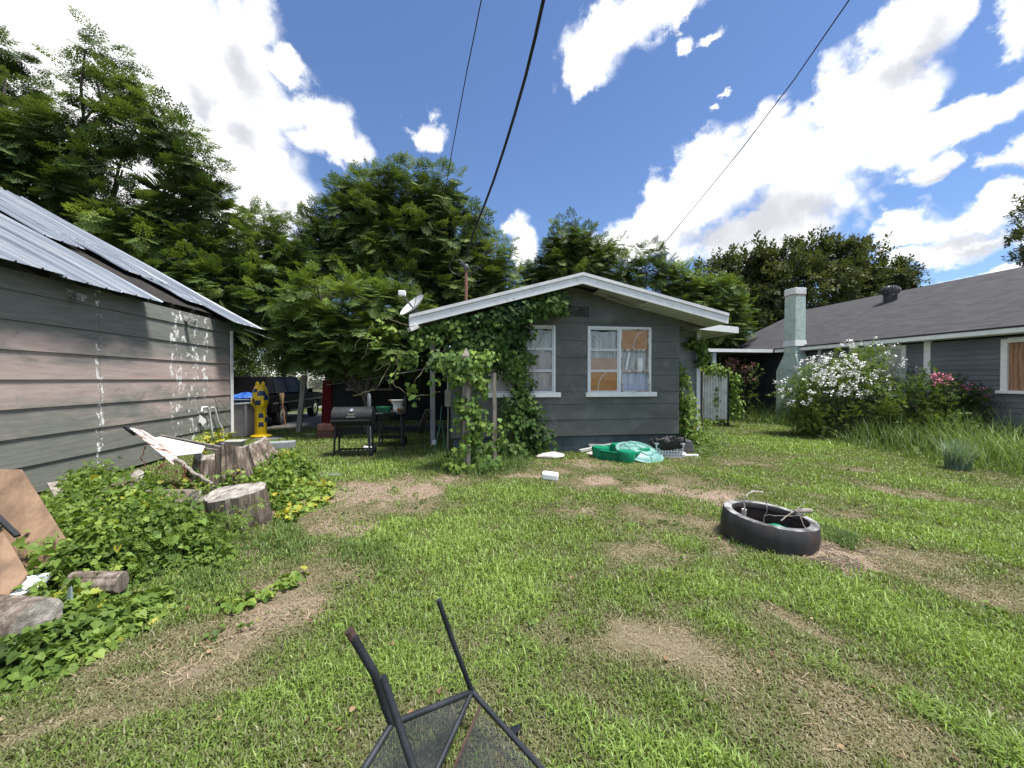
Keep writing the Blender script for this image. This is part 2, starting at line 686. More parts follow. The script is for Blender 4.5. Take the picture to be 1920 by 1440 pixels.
for sc_, am_v in ((11, .6), (27, .4)):
    vo = nd(nt, 'ShaderNodeTexVoronoi', feature='F1')
    vo.inputs['Scale'].default_value = sc_
    vw = nd(nt, 'ShaderNodeVectorMath', operation='ADD')
    nt.links.new(tc.outputs['Generated'], vw.inputs[0]); nt.links.new(ds.outputs[0], vw.inputs[1])
    nt.links.new(vw.outputs[0], vo.inputs['Vector'])
    t_ = mth(nt, 'MULTIPLY', mth(nt, 'SUBTRACT', .46, vo.outputs['Distance']), am_v)
    bil = t_ if bil is None else mth(nt, 'ADD', bil, t_)
dens = mth(nt, 'ADD', mth(nt, 'ADD', fm, nz), bil)
am = nd(nt, 'ShaderNodeMapRange', interpolation_type='SMOOTHSTEP')
am.inputs[1].default_value = -.36
up = mth(nt, 'ADD', .06, mth(nt, 'MULTIPLY', n2.outputs[0], .62))
nt.links.new(up, am.inputs[2])
nt.links.new(dens, am.inputs[0])
SHADE = [(1430, 405, 130, 60), (1330, 440, 120, 40), (1520, 385, 70, 40), (470, 150, 40, 80), (450, 255, 60, 45), (360, 175, 50, 60), (535, 385, 40, 36), (420, 430, 60, 30), (1690, 120, 80, 50, 40), (1800, 445, 120, 20), (1830, 460, 90, 18), (1880, 330, 50, 12), (1770, 335, 50, 16)]
sh = blobs(SHADE)
n3 = noise_n(nt, tc.outputs['Generated'], 5, 6, .5, .3)
shd = mth(nt, 'ADD', mth(nt, 'MULTIPLY', sh, 1.0), mth(nt, 'MULTIPLY', mth(nt, 'SUBTRACT', n3.outputs[0], .45), 1.8))
sm = nd(nt, 'ShaderNodeMapRange', interpolation_type='SMOOTHSTEP')
sm.inputs[1].default_value = -.2
sm.inputs[2].default_value = 1.2
nt.links.new(shd, sm.inputs[0])
CL = 9.8
cc = mixc(nt, sm.outputs[0], (CL, CL, CL * 1.0), (CL * .52, CL * .53, CL * .57))
skyc = mixc(nt, 1.0, sky.outputs[0], (.98, 1.06, 1.22), 'MULTIPLY')
fin = mixc(nt, am.outputs[0], skyc, cc)
nt.links.new(fin, bg.inputs[0])

SC.view_settings.view_transform = 'Standard'
SC.view_settings.look = 'None'
SC.view_settings.exposure = 1.05
SC.view_settings.gamma = 1
SC.cycles.max_bounces = 6
SC.cycles.diffuse_bounces = 3
SC.cycles.transparent_max_bounces = 8
SC.cycles.use_denoising = True
# ------------------------------------------------------------------ ground
# worn patches: surveyed centre, half widths in picture measure, kind 0 straw / 1 bare soil, strength
PATCH = [(690, 922, 150, 26, 1, 1.0), (640, 985, 62, 18, 1, .9), (600, 1085, 210, 60, 0, 1.1), (540, 1130, 170, 50, 1, .75), (560, 1010, 120, 40, 0, .9), (420, 1210, 160, 45, 0, .55), (700, 940, 210, 40, 0, .7), (880, 980, 80, 15, 0, .7), (1125, 897, 38, 9, 1, .95), (1122, 955, 42, 18, 1, .9),
         (1290, 922, 100, 17, 1, 1.0), (1240, 1058, 100, 30, 0, .7), (1565, 1050, 80, 42, 1, 1.1), (1440, 1025, 130, 34, 1, .8), (1340, 1270, 340, 105, 0, .85), (1180, 1200, 130, 60, 0, .6), (1500, 1180, 60, 20, 0, .8), (1640, 1330, 120, 60, 0, .5),
         (1790, 1080, 180, 50, 0, .95), (1560, 962, 70, 14, 0, .7), (1300, 985, 260, 40, 0, .6), (1230, 905, 260, 20, 0, .6), (190, 1375, 180, 50, 0, .6), (300, 1240, 90, 22, 1, .55), (440, 1180, 80, 22, 1, .5), (1400, 786, 80, 7, 1, 1.0), (1150, 872, 170, 8, 1, .7), (985, 892, 60, 9, 1, .8),
         (1480, 870, 120, 9, 0, .6), (1330, 862, 90, 9, 0, .7), (1440, 1400, 200, 50, 0, .3), (1160, 985, 60, 14, 0, .6), (1060, 1130, 60, 40, 0, .45), (1270, 985, 60, 14, 0, .6), (450, 1290, 130, 30, 0, .5), (820, 905, 60, 8, 1, .6), (1700, 930, 90, 14, 0, .4), (700, 1200, 90, 20, 0, .4)]
PW = []
for px, py, rx, ry, kd, s in PATCH:
    c = onZ(px, py)
    d = dep(c)
    PW.append((c.x, c.y, rx * d / FPX, ry * d * d / (1.6 * FPX), kd, s))


def wear(xy):
    """straw and soil cover 0..1 at ground points"""
    n = fbm(xy * 2.3, 3, 4)
    n2 = fbm(xy * 7, 8, 3)
    wx = xy + .95 * np.stack([fbm(xy * 1.7, 21, 3) - .5, fbm(xy * 1.7, 33, 3) - .5], 1)
    straw = np.zeros(len(xy)); soil = np.zeros(len(xy))
    for cx, cy, rx, ry, kd, s in PW:
        # measured along the sight line of the survey: plain ellipse in the ground plane
        ang = math.atan2(cx, cy)
        u = (wx[:, 0] - cx) * math.cos(ang) - (wx[:, 1] - cy) * math.sin(ang)
        v = (wx[:, 0] - cx) * math.sin(ang) + (wx[:, 1] - cy) * math.cos(ang)
        f = np.clip(1.5 - np.sqrt((u / rx) ** 2 + (v / ry) ** 2), 0, 1)
        f = np.clip(f, 0, 1) * s
        if kd: soil = np.maximum(soil, f)
        else: straw = np.maximum(straw, f)
    straw = np.clip(straw * (-.1 + 1.45 * n) + np.clip(n - .36, 0, 1) * 1.1 + (n2 - .5) * .5, 0, 1)
    soil = np.clip(soil * (.5 + .95 * n) + (n2 - .5) * .4 * (soil > .05), 0, 1)
    return straw, soil


def gz(xy):
    return (fbm(np.asarray(xy) * .8, 77, 3) - .5) * .05


x = np.concatenate([[-900, -200, -60, -30], np.arange(-16, 21.01, .13), [30, 60, 200, 900]])
y = np.concatenate([[-600, -60, -12], np.arange(-3, 24.01, .13), [32, 60, 200, 900]])
gx, gy = np.meshgrid(x, y)
xy = np.stack([gx.ravel(), gy.ravel()], 1)
inn = (np.abs(xy[:, 0] - 2) < 18.6) & (np.abs(xy[:, 1] - 10.5) < 13.6)
z = np.where(inn, gz(xy), 0)
st, sl_ = wear(xy)
nx, ny = len(x), len(y)
i = np.arange(nx * ny).reshape(ny, nx)
F = np.stack([i[:-1, :-1].ravel(), i[:-1, 1:].ravel(), i[1:, 1:].ravel(), i[1:, :-1].ravel()], 1)

gm, nt, b, out = new_mat('soil')
vec = coords(nt)
at = nd(nt, 'ShaderNodeAttribute', attribute_name='tint')
na = noise_n(nt, vec, 9, 8, .65)
nb = noise_n(nt, vec, 60, 5, .7)
soilc = ramp(nt, [(.3, (.15, .112, .088)), (.55, (.26, .2, .152)), (.75, (.38, .31, .24))], nb.outputs[0]).outputs[0]
strawc = ramp(nt, [(.3, (.085, .075, .045)), (.7, (.2, .17, .105))], nb.outputs[0]).outputs[0]
turf = ramp(nt, [(.35, (.035, .045, .016)), (.7, (.085, .09, .035))], na.outputs[0]).outputs[0]
k1 = ramp(nt, [(.05, (0, 0, 0)), (.45, (1, 1, 1))], at.outputs['Fac']).outputs[0]
k2 = ramp(nt, [(.5, (0, 0, 0)), (.8, (1, 1, 1))], at.outputs['Fac']).outputs[0]
c = mixc(nt, k2, mixc(nt, k1, turf, strawc), soilc)
nt.links.new(c, b.inputs['Base Color'])
b.inputs['Roughness'].default_value = .95
b.inputs['Specular IOR Level'].default_value = .15
add_bump(nt, b, nb.outputs[0], .7, .015)
g = np_mesh('ground', np.column_stack([xy, z]), [F], gm, tint=np.clip(np.maximum(st * .6, sl_), 0, 1), smooth=True)
tag(g, 'worn back yard soil under patchy grass', 'ground', kind='structure')

# ------------------------------------------------------------------ lawn
N = 1300000
# even in bearing, thinning with distance
u = RNG.random(N)
lo, hi = 1.0, 26.0
e = .55
d = (lo ** e + u * (hi ** e - lo ** e)) ** (1 / e)
tx = RNG.uniform(-1.5, 1.5, N)
lat = tx * (d + .5)
fx, fy = math.sin(YAW), math.cos(YAW)
xy = np.stack([fx * d + fy * lat, fy * d - fx * lat], 1)
st, so_ = wear(xy)
keepp = 1 - .9 * np.clip(so_ * 1.0, 0, 1) ** 1.5
keepp *= np.clip(1.02 - .12 * st, 0, 1)
clump = fbm(xy * 6, 40, 3)
keepp *= np.clip(.25 + 1.5 * clump, 0, 1)
# no lawn inside the buildings, under the pickup or under the drive
X_, Y_ = xy[:, 0], xy[:, 1]
inside = ((X_ > .0) & (X_ < 5.0) & (Y_ > 8.2) & (Y_ < 15.3)) | ((X_ < -5.75) & (Y_ < 10.6)) | ((X_ > 12.4) & (Y_ < 17)) | ((X_ < -3.6) & (Y_ > 13.3) & (Y_ < 19))
ringc = onZ(1437, 1010)
inside |= ((X_ - ringc.x) ** 2 + (Y_ - ringc.y) ** 2) < .41 ** 2
keep = (RNG.random(N) < keepp) & ~inside
xy, st, so_, d, clump = xy[keep], st[keep], so_[keep], d[keep], clump[keep]
n = len(xy)
lush = fbm(xy * .55, 91, 3) * .55 + .12
GREEN = [(820, 1000, 150, 45, .5), (960, 1140, 130, 110, .45), (720, 1290, 230, 60, .4), (1250, 1000, 90, 24, .3), (1760, 1200, 230, 70, .55), (1620, 1125, 90, 40, .45), (1720, 1005, 150, 22, .55), (1600, 930, 220, 12, .5), (1800, 1395, 420, 55, .55), (1250, 1415, 260, 35, .5), (1350, 965, 70, 18, .35), (1000, 930, 120, 18, .4), (1560, 985, 60, 24, .6), (1350, 1090, 90, 30, .45), (1860, 1000, 160, 22, .4), (520, 1330, 160, 40, .3), (1450, 830, 150, 12, .45), (700, 880, 150, 14, .3), (1900, 930, 200, 14, .4)]
lw = xy + .6 * np.stack([fbm(xy * 1.4, 51, 3) - .5, fbm(xy * 1.4, 63, 3) - .5], 1)
gr = np.zeros(n)
for px, py, rx, ry, s in GREEN:
    c = onZ(px, py); dd = dep(c); ang = math.atan2(c.x, c.y)
    u = (lw[:, 0] - c.x) * math.cos(ang) - (lw[:, 1] - c.y) * math.sin(ang)
    v = (lw[:, 0] - c.x) * math.sin(ang) + (lw[:, 1] - c.y) * math.cos(ang)
    gr = np.maximum(gr, s * np.clip(1.5 - np.sqrt((u / (rx * dd / FPX)) ** 2 + (v / (ry * dd * dd / (1.6 * FPX))) ** 2), 0, 1))
lush = lush + gr * 1.1
st = st * (1 - gr)
# lushest strips towards the right and near the middle
dryness = np.clip(st * 1.15 + RNG.normal(0, .13, n) - .05, 0, 1)
L = (.034 + .038 * RNG.random(n)) * (.75 + .9 * (lush - .3)) * (.7 + .6 * clump) * (1 - .68 * st) * (1 + .3 * np.clip((d - 6) / 10, 0, 1))
L *= np.where(RNG.random(n) < .05, 1.7, 1)
W = .0024 * (1 + .8 * RNG.random(n)) * (1 + np.clip(d / 4 - .5, 0, 4) * .75)
th = RNG.uniform(0, 2 * math.pi, n)
lean = RNG.uniform(.1, 1.0, n) + .5 * st
dirx, diry = np.cos(th), np.sin(th)
face = th + math.pi / 2 + RNG.normal(0, .5, n)
sx, sy = np.cos(face) * W, np.sin(face) * W
z0 = gz(xy) - .004
b0 = np.column_stack([xy[:, 0] - sx, xy[:, 1] - sy, z0])
b1 = np.column_stack([xy[:, 0] + sx, xy[:, 1] + sy, z0])
mx, my = xy[:, 0] + dirx * L * lean * .35, xy[:, 1] + diry * L * lean * .35
mz = z0 + L * np.sqrt(np.clip(1 - (lean * .45) ** 2, .2, 1)) * .6
m0 = np.column_stack([mx - sx * .8, my - sy * .8, mz])
m1 = np.column_stack([mx + sx * .8, my + sy * .8, mz])
tpx, tpy = xy[:, 0] + dirx * L * lean * .95, xy[:, 1] + diry * L * lean * .95
tz = z0 + L * np.clip(1.05 - .55 * lean, .12, 1)
tp = np.column_stack([tpx, tpy, tz])
Vt = np.stack([b0, b1, m1, m0, tp], 1).reshape(-1, 3)
ii = (np.arange(n) * 5)[:, None]
T = np.clip(.12 + .86 * (1 - dryness) * (.5 + .78 * lush + .2 * RNG.normal(size=n)), 0, 1)
T = np.where(RNG.random(n) < .11, T * .5, T)
grass_m = leaf_mat('lawn_blades', [(.0, (.31, .26, .17)), (.18, (.255, .23, .135)), (.36, (.19, .19, .092)), (.56, (.155, .188, .072)), (.8, (.175, .275, .055)), (1, (.26, .375, .09))], .28, .45, .3)
g = np_mesh('grass', Vt, [ii + np.array([[0, 1, 2, 3]]), ii + np.array([[3, 2, 4]])], grass_m, tint=np.repeat(T, 5))
tag(g, 'short patchy green and straw coloured lawn grass of the yard', 'grass', kind='stuff')

# dead clippings and straw lying on the worn places
N = 130000
u = RNG.random(N)
d = (1.2 ** .9 + u * (13 ** .9 - 1.2 ** .9)) ** (1 / .9)
lat = RNG.uniform(-1.45, 1.45, N) * d
xy = np.stack([fx * d + fy * lat, fy * d - fx * lat], 1)
st, so_ = wear(xy)
keep = RNG.random(N) < np.clip(np.maximum(st * .26, so_ * .8) - .14, 0, 1)
X_, Y_ = xy[:, 0], xy[:, 1]
keep &= ~(((X_ > .0) & (X_ < 5.0) & (Y_ > 8.2)) | ((X_ < -5.75) & (Y_ < 10.6)) | (((X_ - ringc.x) ** 2 + (Y_ - ringc.y) ** 2) < .41 ** 2))
xy, d = xy[keep], d[keep]
n = len(xy)
th = RNG.uniform(0, 2 * math.pi, n)
L = RNG.uniform(.02, .075, n)
W = .001 * (1 + d / 3.5)
dx, dy = np.cos(th) * L, np.sin(th) * L
sx, sy = -np.sin(th) * W, np.cos(th) * W
z0 = gz(xy) + .006 + .015 * RNG.random(n)
z1 = gz(xy) + .004 + .03 * RNG.random(n)
Vt = np.stack([np.column_stack([xy[:, 0] - sx, xy[:, 1] - sy, z0]), np.column_stack([xy[:, 0] + sx, xy[:, 1] + sy, z0]),
               np.column_stack([xy[:, 0] + sx + dx, xy[:, 1] + sy + dy, z1]), np.column_stack([xy[:, 0] - sx + dx, xy[:, 1] - sy + dy, z1])], 1).reshape(-1, 3)
straw_m = leaf_mat('straw', [(0, (.13, .085, .055)), (.4, (.27, .2, .13)), (1, (.42, .34, .23))], 0, .8, .1)
g = np_mesh('straw_litter', Vt, [(np.arange(n) * 4)[:, None] + np.array([[0, 1, 2, 3]])], straw_m, tint=np.repeat(RNG.random(n), 4))
tag(g, 'dry straw coloured clippings strewn over the worn lawn patches', 'straw', kind='stuff')

# driveway strip by the pickup
mb = MB()
mb.prism([(-3.6, 13.2, -.05), (-3.6, 19.4, -.05), (-14, 19.4, -.05), (-14, 13.2, -.05)], (0, 0, .08))
o = mb.build('driveway', M('gravel_drive', (.07, .065, .06), (.14, .13, .12), 30, .95, .6, 80))
tag(o, 'grey gravel parking strip under the black pickup', 'driveway', kind='structure')
mb = MB()
mb.prism([(-60, 22.5, -.05), (-2, 22.5, -.05), (-2, 29, -.05), (-60, 29, -.05)], (0, 0, .07))
o = mb.build('road', M('asphalt', (.3, .29, .28), (.42, .41, .4), 8, .9, .2))
tag(o, 'pale sunlit street beyond the pickup', 'road', kind='structure')
# ------------------------------------------------------------------ siding helper
def siding(mb, axis, base, a0, a1, rows, lap, holes=(), top=None, out=-1):
    """Lap boards on a wall. axis 'x': wall runs along x at y=base; 'y': runs along y at x=base. out: sign of the outward normal.
    rows: heights; each board stands proud by lap at its lower edge. holes: (a,b,z0,z1). top(a)->height limit as two slopes (peak a, peak z, slope left, slope right)."""
    def pt(a, z, o):
        return (a, base + out * o, z) if axis == 'x' else (base + out * o, a, z)
    def lim(z):
        if not top: return a0, a1
        pa, pz, sl, sr = top
        if z >= pz: return pa, pa
        return max(a0, pa - (pz - z) / sl), min(a1, pa + (pz - z) / sr)
    for r0, r1 in zip(rows[:-1], rows[1:]):
        cuts = sorted({r0, r1} | {h for q in holes for h in q[2:4] if r0 < h < r1})
        for z0, z1 in zip(cuts[:-1], cuts[1:]):
            o0 = lap * (1 - (z0 - r0) / (r1 - r0)) + .004
            o1 = lap * (1 - (z1 - r0) / (r1 - r0)) + .004
            segs = [(a0, a1)]
            for q in holes:
                if q[2] < (z0 + z1) / 2 < q[3]:
                    ns = []
                    for s, e in segs:
                        if q[1] <= s or q[0] >= e: ns.append((s, e)); continue
                        if q[0] > s: ns.append((s, q[0]))
                        if q[1] < e: ns.append((q[1], e))
                    segs = ns
            l0, h0 = lim(z0); l1, h1 = lim(z1)
            for s, e in segs:
                s0, e0, s1, e1 = max(s, l0), min(e, h0), max(s, l1), min(e, h1)
                if e0 - s0 < 1e-3: continue
                if e1 < s1: s1 = e1 = (s1 + e1) / 2
                mb.add([pt(s0, z0, o0), pt(e0, z0, o0), pt(e1, z1, o1), pt(s1, z1, o1),
                        pt(s0, z0, -.06), pt(e0, z0, -.06), pt(e1, z1, -.06), pt(s1, z1, -.06)],
                       [(0, 1, 2, 3), (0, 4, 5, 1), (1, 5, 6, 2), (3, 7, 4, 0), (2, 6, 7, 3), (7, 6, 5, 4)])


WHITE = M('white_trim', (.72, .73, .73), (.82, .83, .83), 6, .55, .15, 25, dirt=(.33, .31, .28), dpos=(.6, .82), dscale=4)
DARKV = M('dark_void', (.006, .006, .007), (.012, .012, .013), 3, .95)  # near-black colour standing in for the unlit space behind openings
WOOD_GREY = M('weathered_wood', (.12, .1, .085), (.3, .27, .24), 5, .9, .5, 20, stretch=(3, 3, .5))
BLACK = M('black_metal', (.012, .012, .014), (.03, .03, .034), 8, .45, .15, 40, dirt=(.07, .05, .04), dpos=(.6, .8), dscale=6)

# ------------------------------------------------------------------ the shed
SX = -5.66
SY = 10.66
shed = empty('shed', (SX, SY, 0), 'weathered grey lap board shed with rusty blue grey metal roof', 'shed')
sm_, nt, b, out = new_mat('shed_paint')
vec = coords(nt)
tcs = nd(nt, 'ShaderNodeSeparateXYZ'); nt.links.new(vec, tcs.inputs[0])
nA = noise_n(nt, coords(nt, (1, .35, 1.2)), 1.6, 8, .62, .4)
nB = noise_n(nt, coords(nt, (1, .25, 2.5)), 9, 8, .7)
hz = mth(nt, 'ABSOLUTE', mth(nt, 'SUBTRACT', tcs.outputs[2], 1.55))
hz = mth(nt, 'MULTIPLY', mth(nt, 'SUBTRACT', 1.0, hz), .75)          # the middle boards have weathered to a pink grey
mixf = mth(nt, 'ADD', hz, mth(nt, 'MULTIPLY', mth(nt, 'SUBTRACT', nA.outputs[0], .5), 1.7), True)
green = ramp(nt, [(.3, (.125, .133, .12)), (.7, (.205, .21, .19))], nB.outputs[0]).outputs[0]
pink = ramp(nt, [(.3, (.3, .236, .218)), (.7, (.44, .356, .33))], nB.outputs[0]).outputs[0]
base = mixc(nt, ramp(nt, [(.25, (0, 0, 0)), (.6, (1, 1, 1))], mixf).outputs[0], green, pink)
nD = noise_n(nt, vec, 2.6, 9, .7, .8)
base = mixc(nt, ramp(nt, [(.58, (0, 0, 0)), (.7, (.6, .6, .6))], nD.outputs[0]).outputs[0], base, (.12, .125, .12))
streak = None
for yy, wdt, s in ((7.03, .1, .9), (8.75, .28, 1), (9.31, .2, .95), (9.67, .16, 1.0), (9.2, 1.3, .4), (4.4, .06, .6)):
    t = mth(nt, 'DIVIDE', mth(nt, 'ABSOLUTE', mth(nt, 'SUBTRACT', tcs.outputs[1], yy - SY)), wdt)
    t = mth(nt, 'MULTIPLY', mth(nt, 'SUBTRACT', 1.0, t, True), s)
    streak = t if streak is None else mth(nt, 'MAXIMUM', streak, t)
nP = noise_n(nt, coords(nt, (1, 1, .8)), 8, 10, .78, .2)
nQ = noise_n(nt, vec, 2.1, 4, .6)
pk = mth(nt, 'ADD', mth(nt, 'MULTIPLY', mth(nt, 'MULTIPLY', streak, 2.2, True), .17), nP.outputs[0])
pk = mth(nt, 'ADD', pk, mth(nt, 'MULTIPLY', mth(nt, 'SUBTRACT', nQ.outputs[0], .5), .22))
pm = ramp(nt, [(.715, (0, 0, 0)), (.73, (1, 1, 1))], pk).outputs[0]
base = mixc(nt, pm, base, (.72, .72, .71))
for yy in (7.03, 9.67, 4.4):
    t = mth(nt, 'ABSOLUTE', mth(nt, 'SUBTRACT', tcs.outputs[1], yy - SY + .012))
    base = mixc(nt, mth(nt, 'MULTIPLY', mth(nt, 'LESS_THAN', t, .004), .7), base, (.03, .03, .03))
nt.links.new(base, b.inputs['Base Color'])
b.inputs['Roughness'].default_value = .75
add_bump(nt, b, nB.outputs[0], .25, .01)
mb = MB()
rows = [.06 + .384 * k for k in range(8)] + [3.02]
siding(mb, 'y', SX, -1.5, SY, rows, .024, out=1)
mb.build('wall', sm_, shed)
mb = MB()
siding(mb, 'x', SY, -15.4, SX - .005, rows + [3.4 + .384 * k for k in range(8)], .03, top=(-10.5, 5.85, .56, .56), out=1)
mb.box(-15.4, -15.3, -1.5, SY - .1, 0, 2.95)
mb.build('gable_wall', sm_, shed)
mb = MB()
mb.box(SX + .036, SX + .062, SY - .07, SY + .03, .25, 2.82)
mb.box(SX - .03, SX + .036, SY + .006, SY + .034, .25, 2.82)
mb.build('corner_trim', WHITE, shed, bevel=.004)
# roof: ribbed sheets, ridge parallel to the long wall
rm, nt, b, out = new_mat('galvanised_sheet')
vec = coords(nt, (.25, 2, .25))
nA = noise_n(nt, vec, 1.5, 8, .6, .3)
nB = noise_n(nt, coords(nt), 4, 8, .65)
c = ramp(nt, [(.3, (.13, .155, .19)), (.5, (.235, .265, .31)), (.7, (.36, .375, .4))], nA.outputs[0]).outputs[0]
c = mixc(nt, ramp(nt, [(.6, (0, 0, 0)), (.72, (.75, .75, .75))], nB.outputs[0]).outputs[0], c, (.2, .17, .15))
nt.links.new(c, b.inputs['Base Color'])
b.inputs['Metallic'].default_value = .35
b.inputs['Roughness'].default_value = .42
add_bump(nt, b, nB.outputs[0], .15, .02)
RX, RZ = -10.5, 6.02
EX, EZ = -5.3, 2.97
du = V((EX - RX, 0, EZ - RZ))


def sheet(mb, y0, y1, t0, t1, lift0, lift1, ridge=.31, skew=0.0):
    """one ribbed sheet from t0 (ridge side) to t1 (eave side), ribs as raised trapezoids"""
    prof = []
    yy = y0
    while yy < y1 - 1e-6:
        e = min(yy + ridge, y1)
        prof += [(yy, 0), (yy + .01, .024), (yy + .024, .024), (yy + .034, 0), (yy + .15, 0), (yy + .155, .005), (yy + .163, .005), (yy + .168, 0)]
        yy = e
    prof += [(y1 - .02, 0), (y1, .02)]
    nrm = V((-du.z, 0, du.x)).normalized()
    if nrm.z < 0: nrm = -nrm
    n = len(prof)
    vs = []
    for k in range(7):
        s = k / 6
        t = t0 + (t1 - t0) * s
        lf = lift0 + (lift1 - lift0) * s + .012 * math.sin(s * 9 + y0)
        for yy, h in prof:
            p = V((RX, yy + skew * s, RZ)) + du * t + nrm * (h + lf)
            vs.append(p)
    m = len(vs)
    vs += [v - nrm * .006 for v in vs]
    fs = []
    for k in range(6):
        for j in range(n - 1):
            a = k * n + j
            fs.append((a, a + 1, a + n + 1, a + n))
            fs.append((a + m, a + n + m, a + n + 1 + m, a + 1 + m))
    for j in range(n - 1):
        fs.append((6 * n + j, 6 * n + j + 1, 6 * n + j + 1 + m, 6 * n + j + m))
    for k in range(6):
        fs.append((k * n, (k + 1) * n, (k + 1) * n + m, k * n + m))
        fs.append((k * n + n - 1, k * n + n - 1 + m, (k + 1) * n + n - 1 + m, (k + 1) * n + n - 1))
    mb.add(vs, fs)


mb = MB()
yy = -2.0
k = 0
while yy < 7.6:
    sheet(mb, yy, yy + .93, 0, 1.0 + random.uniform(-.008, .008), .01 + .01 * (k % 2), .01 + .012 * (k % 3))
    yy += .9
    k += 1
mb.build('roof', rm, shed, smooth=20)
mb = MB()
sheet(mb, 8.0, 8.75, 0, .62, .08, .05)
sheet(mb, 7.1, 7.6, .02, .5, .08, .05)
mb.build('roof_patch_sheet', rm, shed, smooth=20)
for t0, t1, y0, y1, l0, l1, sk in ((0.0, .5, 8.5, 9.9, .06, .06, .06), (.46, .74, 8.8, 9.9, .05, .06, .1), (.7, .9, 9.25, 9.9, .04, .05, .12), (.0, 1.03, 9.8, 11.05, .03, .06, .05)):
    mb = MB()
    sheet(mb, y0, y1, t0, t1, l0, l1, skew=sk)
    mb.build('loose_sheet', rm, shed, smooth=20)
mb = MB()
mb.add([(RX, -2, RZ - .06), (RX, 11, RZ - .06), (-15.9, 11, 2.86), (-15.9, -2, 2.86), (RX, -2, RZ - .1), (RX, 11, RZ - .1), (-15.9, 11, 2.82), (-15.9, -2, 2.82)], [(0, 1, 2, 3), (7, 6, 5, 4), (0, 4, 5, 1), (1, 5, 6, 2), (2, 6, 7, 3), (3, 7, 4, 0)])
for yy in np.arange(-1.5, 10.9, .6):
    p0 = V((RX, yy, RZ)) + V((0, 0, -.12)); p1 = p0 + du * .93
    mb.bar(p0, p1, .05, .12)
mb.add([(RX, -1.5, RZ - .05), (RX, 10.8, RZ - .05), (EX - .36, 10.8, EZ + .16), (EX - .36, -1.5, EZ + .16)], [(0, 1, 2, 3)])  # sheet under the roofing, painted near black as the shade in the gap
mb.build('rafters', M('shade_dark_timber', (.012, .011, .01), (.035, .03, .027), 6, .95, .4), shed)  # timber colour blackened so the roof gap looks shaded
for yy in (4.9, 6.55, 9.0):
    mb = MB()
    mb.bar((SX - .1, yy, 2.93), (SX + .2, yy + .02, 2.8), .08, .1)
    mb.build('rafter_tail', M('rotten_white', (.05, .045, .04), (.5, .49, .47), 14, .9, .8, 20), shed)
mb = MB()
p = onY(435, 607, 11.1)
mb.bar((-5.55, 11.12, 2.93), (-4.86, 11.3, 2.66), .08, .015)
mb.build('hanging_drip_edge', WHITE, shed)

# ------------------------------------------------------------------ the cottage
HY = 8.13
HX0, HX1 = -.11, 5.04
hs = empty('cottage', (HX0, HY, 0), 'grey wood sided cottage with white gable fascia and ivy', 'house')
paint = M('cottage_paint', (.083, .09, .08), (.126, .133, .12), 1.6, .62, .25, 18, stretch=(.6, .6, 1.4), dirt=(.2, .2, .2), dscale=1.6, dpos=(.52, .8))
blockp = M('foundation_paint', (.05, .075, .08), (.09, .115, .12), 3, .8, .3)
W1 = (.672, 2.136, 1.318, 2.765)
W2 = (2.862, 4.351, 1.318, 2.765)
PKX, PKZ = 2.52, 3.62
mb = MB()
rows = [.36, .72, 1.06, 1.33, 1.7, 2.08, 2.45, 2.84, 3.2, 3.6]
siding(mb, 'x', HY, HX0, HX1, rows, .016, [W1, W2, (2.05, 2.9, 2.94, 3.2)], (PKX, PKZ, .262, .222))
mb.box(HX0 + .01, HX0 + .07, HY + .07, 15, .36, 2.75)
mb.box(HX1 - .07, HX1 - .01, HY + .07, 15, .36, 2.9)
mb.box(HX0 + .08, HX1 - .08, 14.9, 14.99, .36, 2.9)
mb.build('wall', paint, hs)
mb = MB()
xx = HX0 + .04
while xx < HX1 - .05:
    for r in (0, 1):
        o = .2 * r
        x0, x1 = xx + (.0 if r else 0), min(xx + .395, HX1 - .04)
        mb.box(x0, x1 - .008, HY + .03, HY + .2, -.06 + .2 * r, .132 + .2 * r)
    xx += .4
mb.box(HX0 + .05, HX1 - .05, HY + .038, HY + .1, -.05, .345)
mb.box(HX1 - .2, HX1 - .04, HY + .2, 14.9, -.05, .345)
mb.box(HX0 + .04, HX0 + .2, HY + .2, 14.9, -.05, .345)
mb.build('foundation', blockp, hs)
# attic vent
mb = MB()
for k in range(6):
    z = 2.955 + k * .04
    mb.add([(2.07, HY - .012, z), (2.88, HY - .012, z), (2.88, HY + .03, z + .05), (2.07, HY + .03, z + .05), (2.07, HY - .012, z - .006), (2.88, HY - .012, z - .006), (2.88, HY + .03, z + .044), (2.07, HY + .03, z + .044)],
           [(0, 1, 2, 3), (7, 6, 5, 4), (0, 4, 5, 1), (2, 6, 7, 3)])
for q in ((2.02, 2.07, 2.91, 3.23), (2.88, 2.93, 2.91, 3.23), (2.07, 2.88, 3.19, 3.23), (2.07, 2.88, 2.91, 2.95)):
    mb.box(q[0], q[1], HY - .026, HY + .04, q[2], q[3])
mb.build('gable_vent', paint, hs)
mb = MB(); mb.box(2.0, 2.95, HY + .09, HY + .1, 2.9, 3.25); mb.build('vent_dark_sheet', DARKV, hs)  # black sheet painted as the darkness of the attic behind the louvres
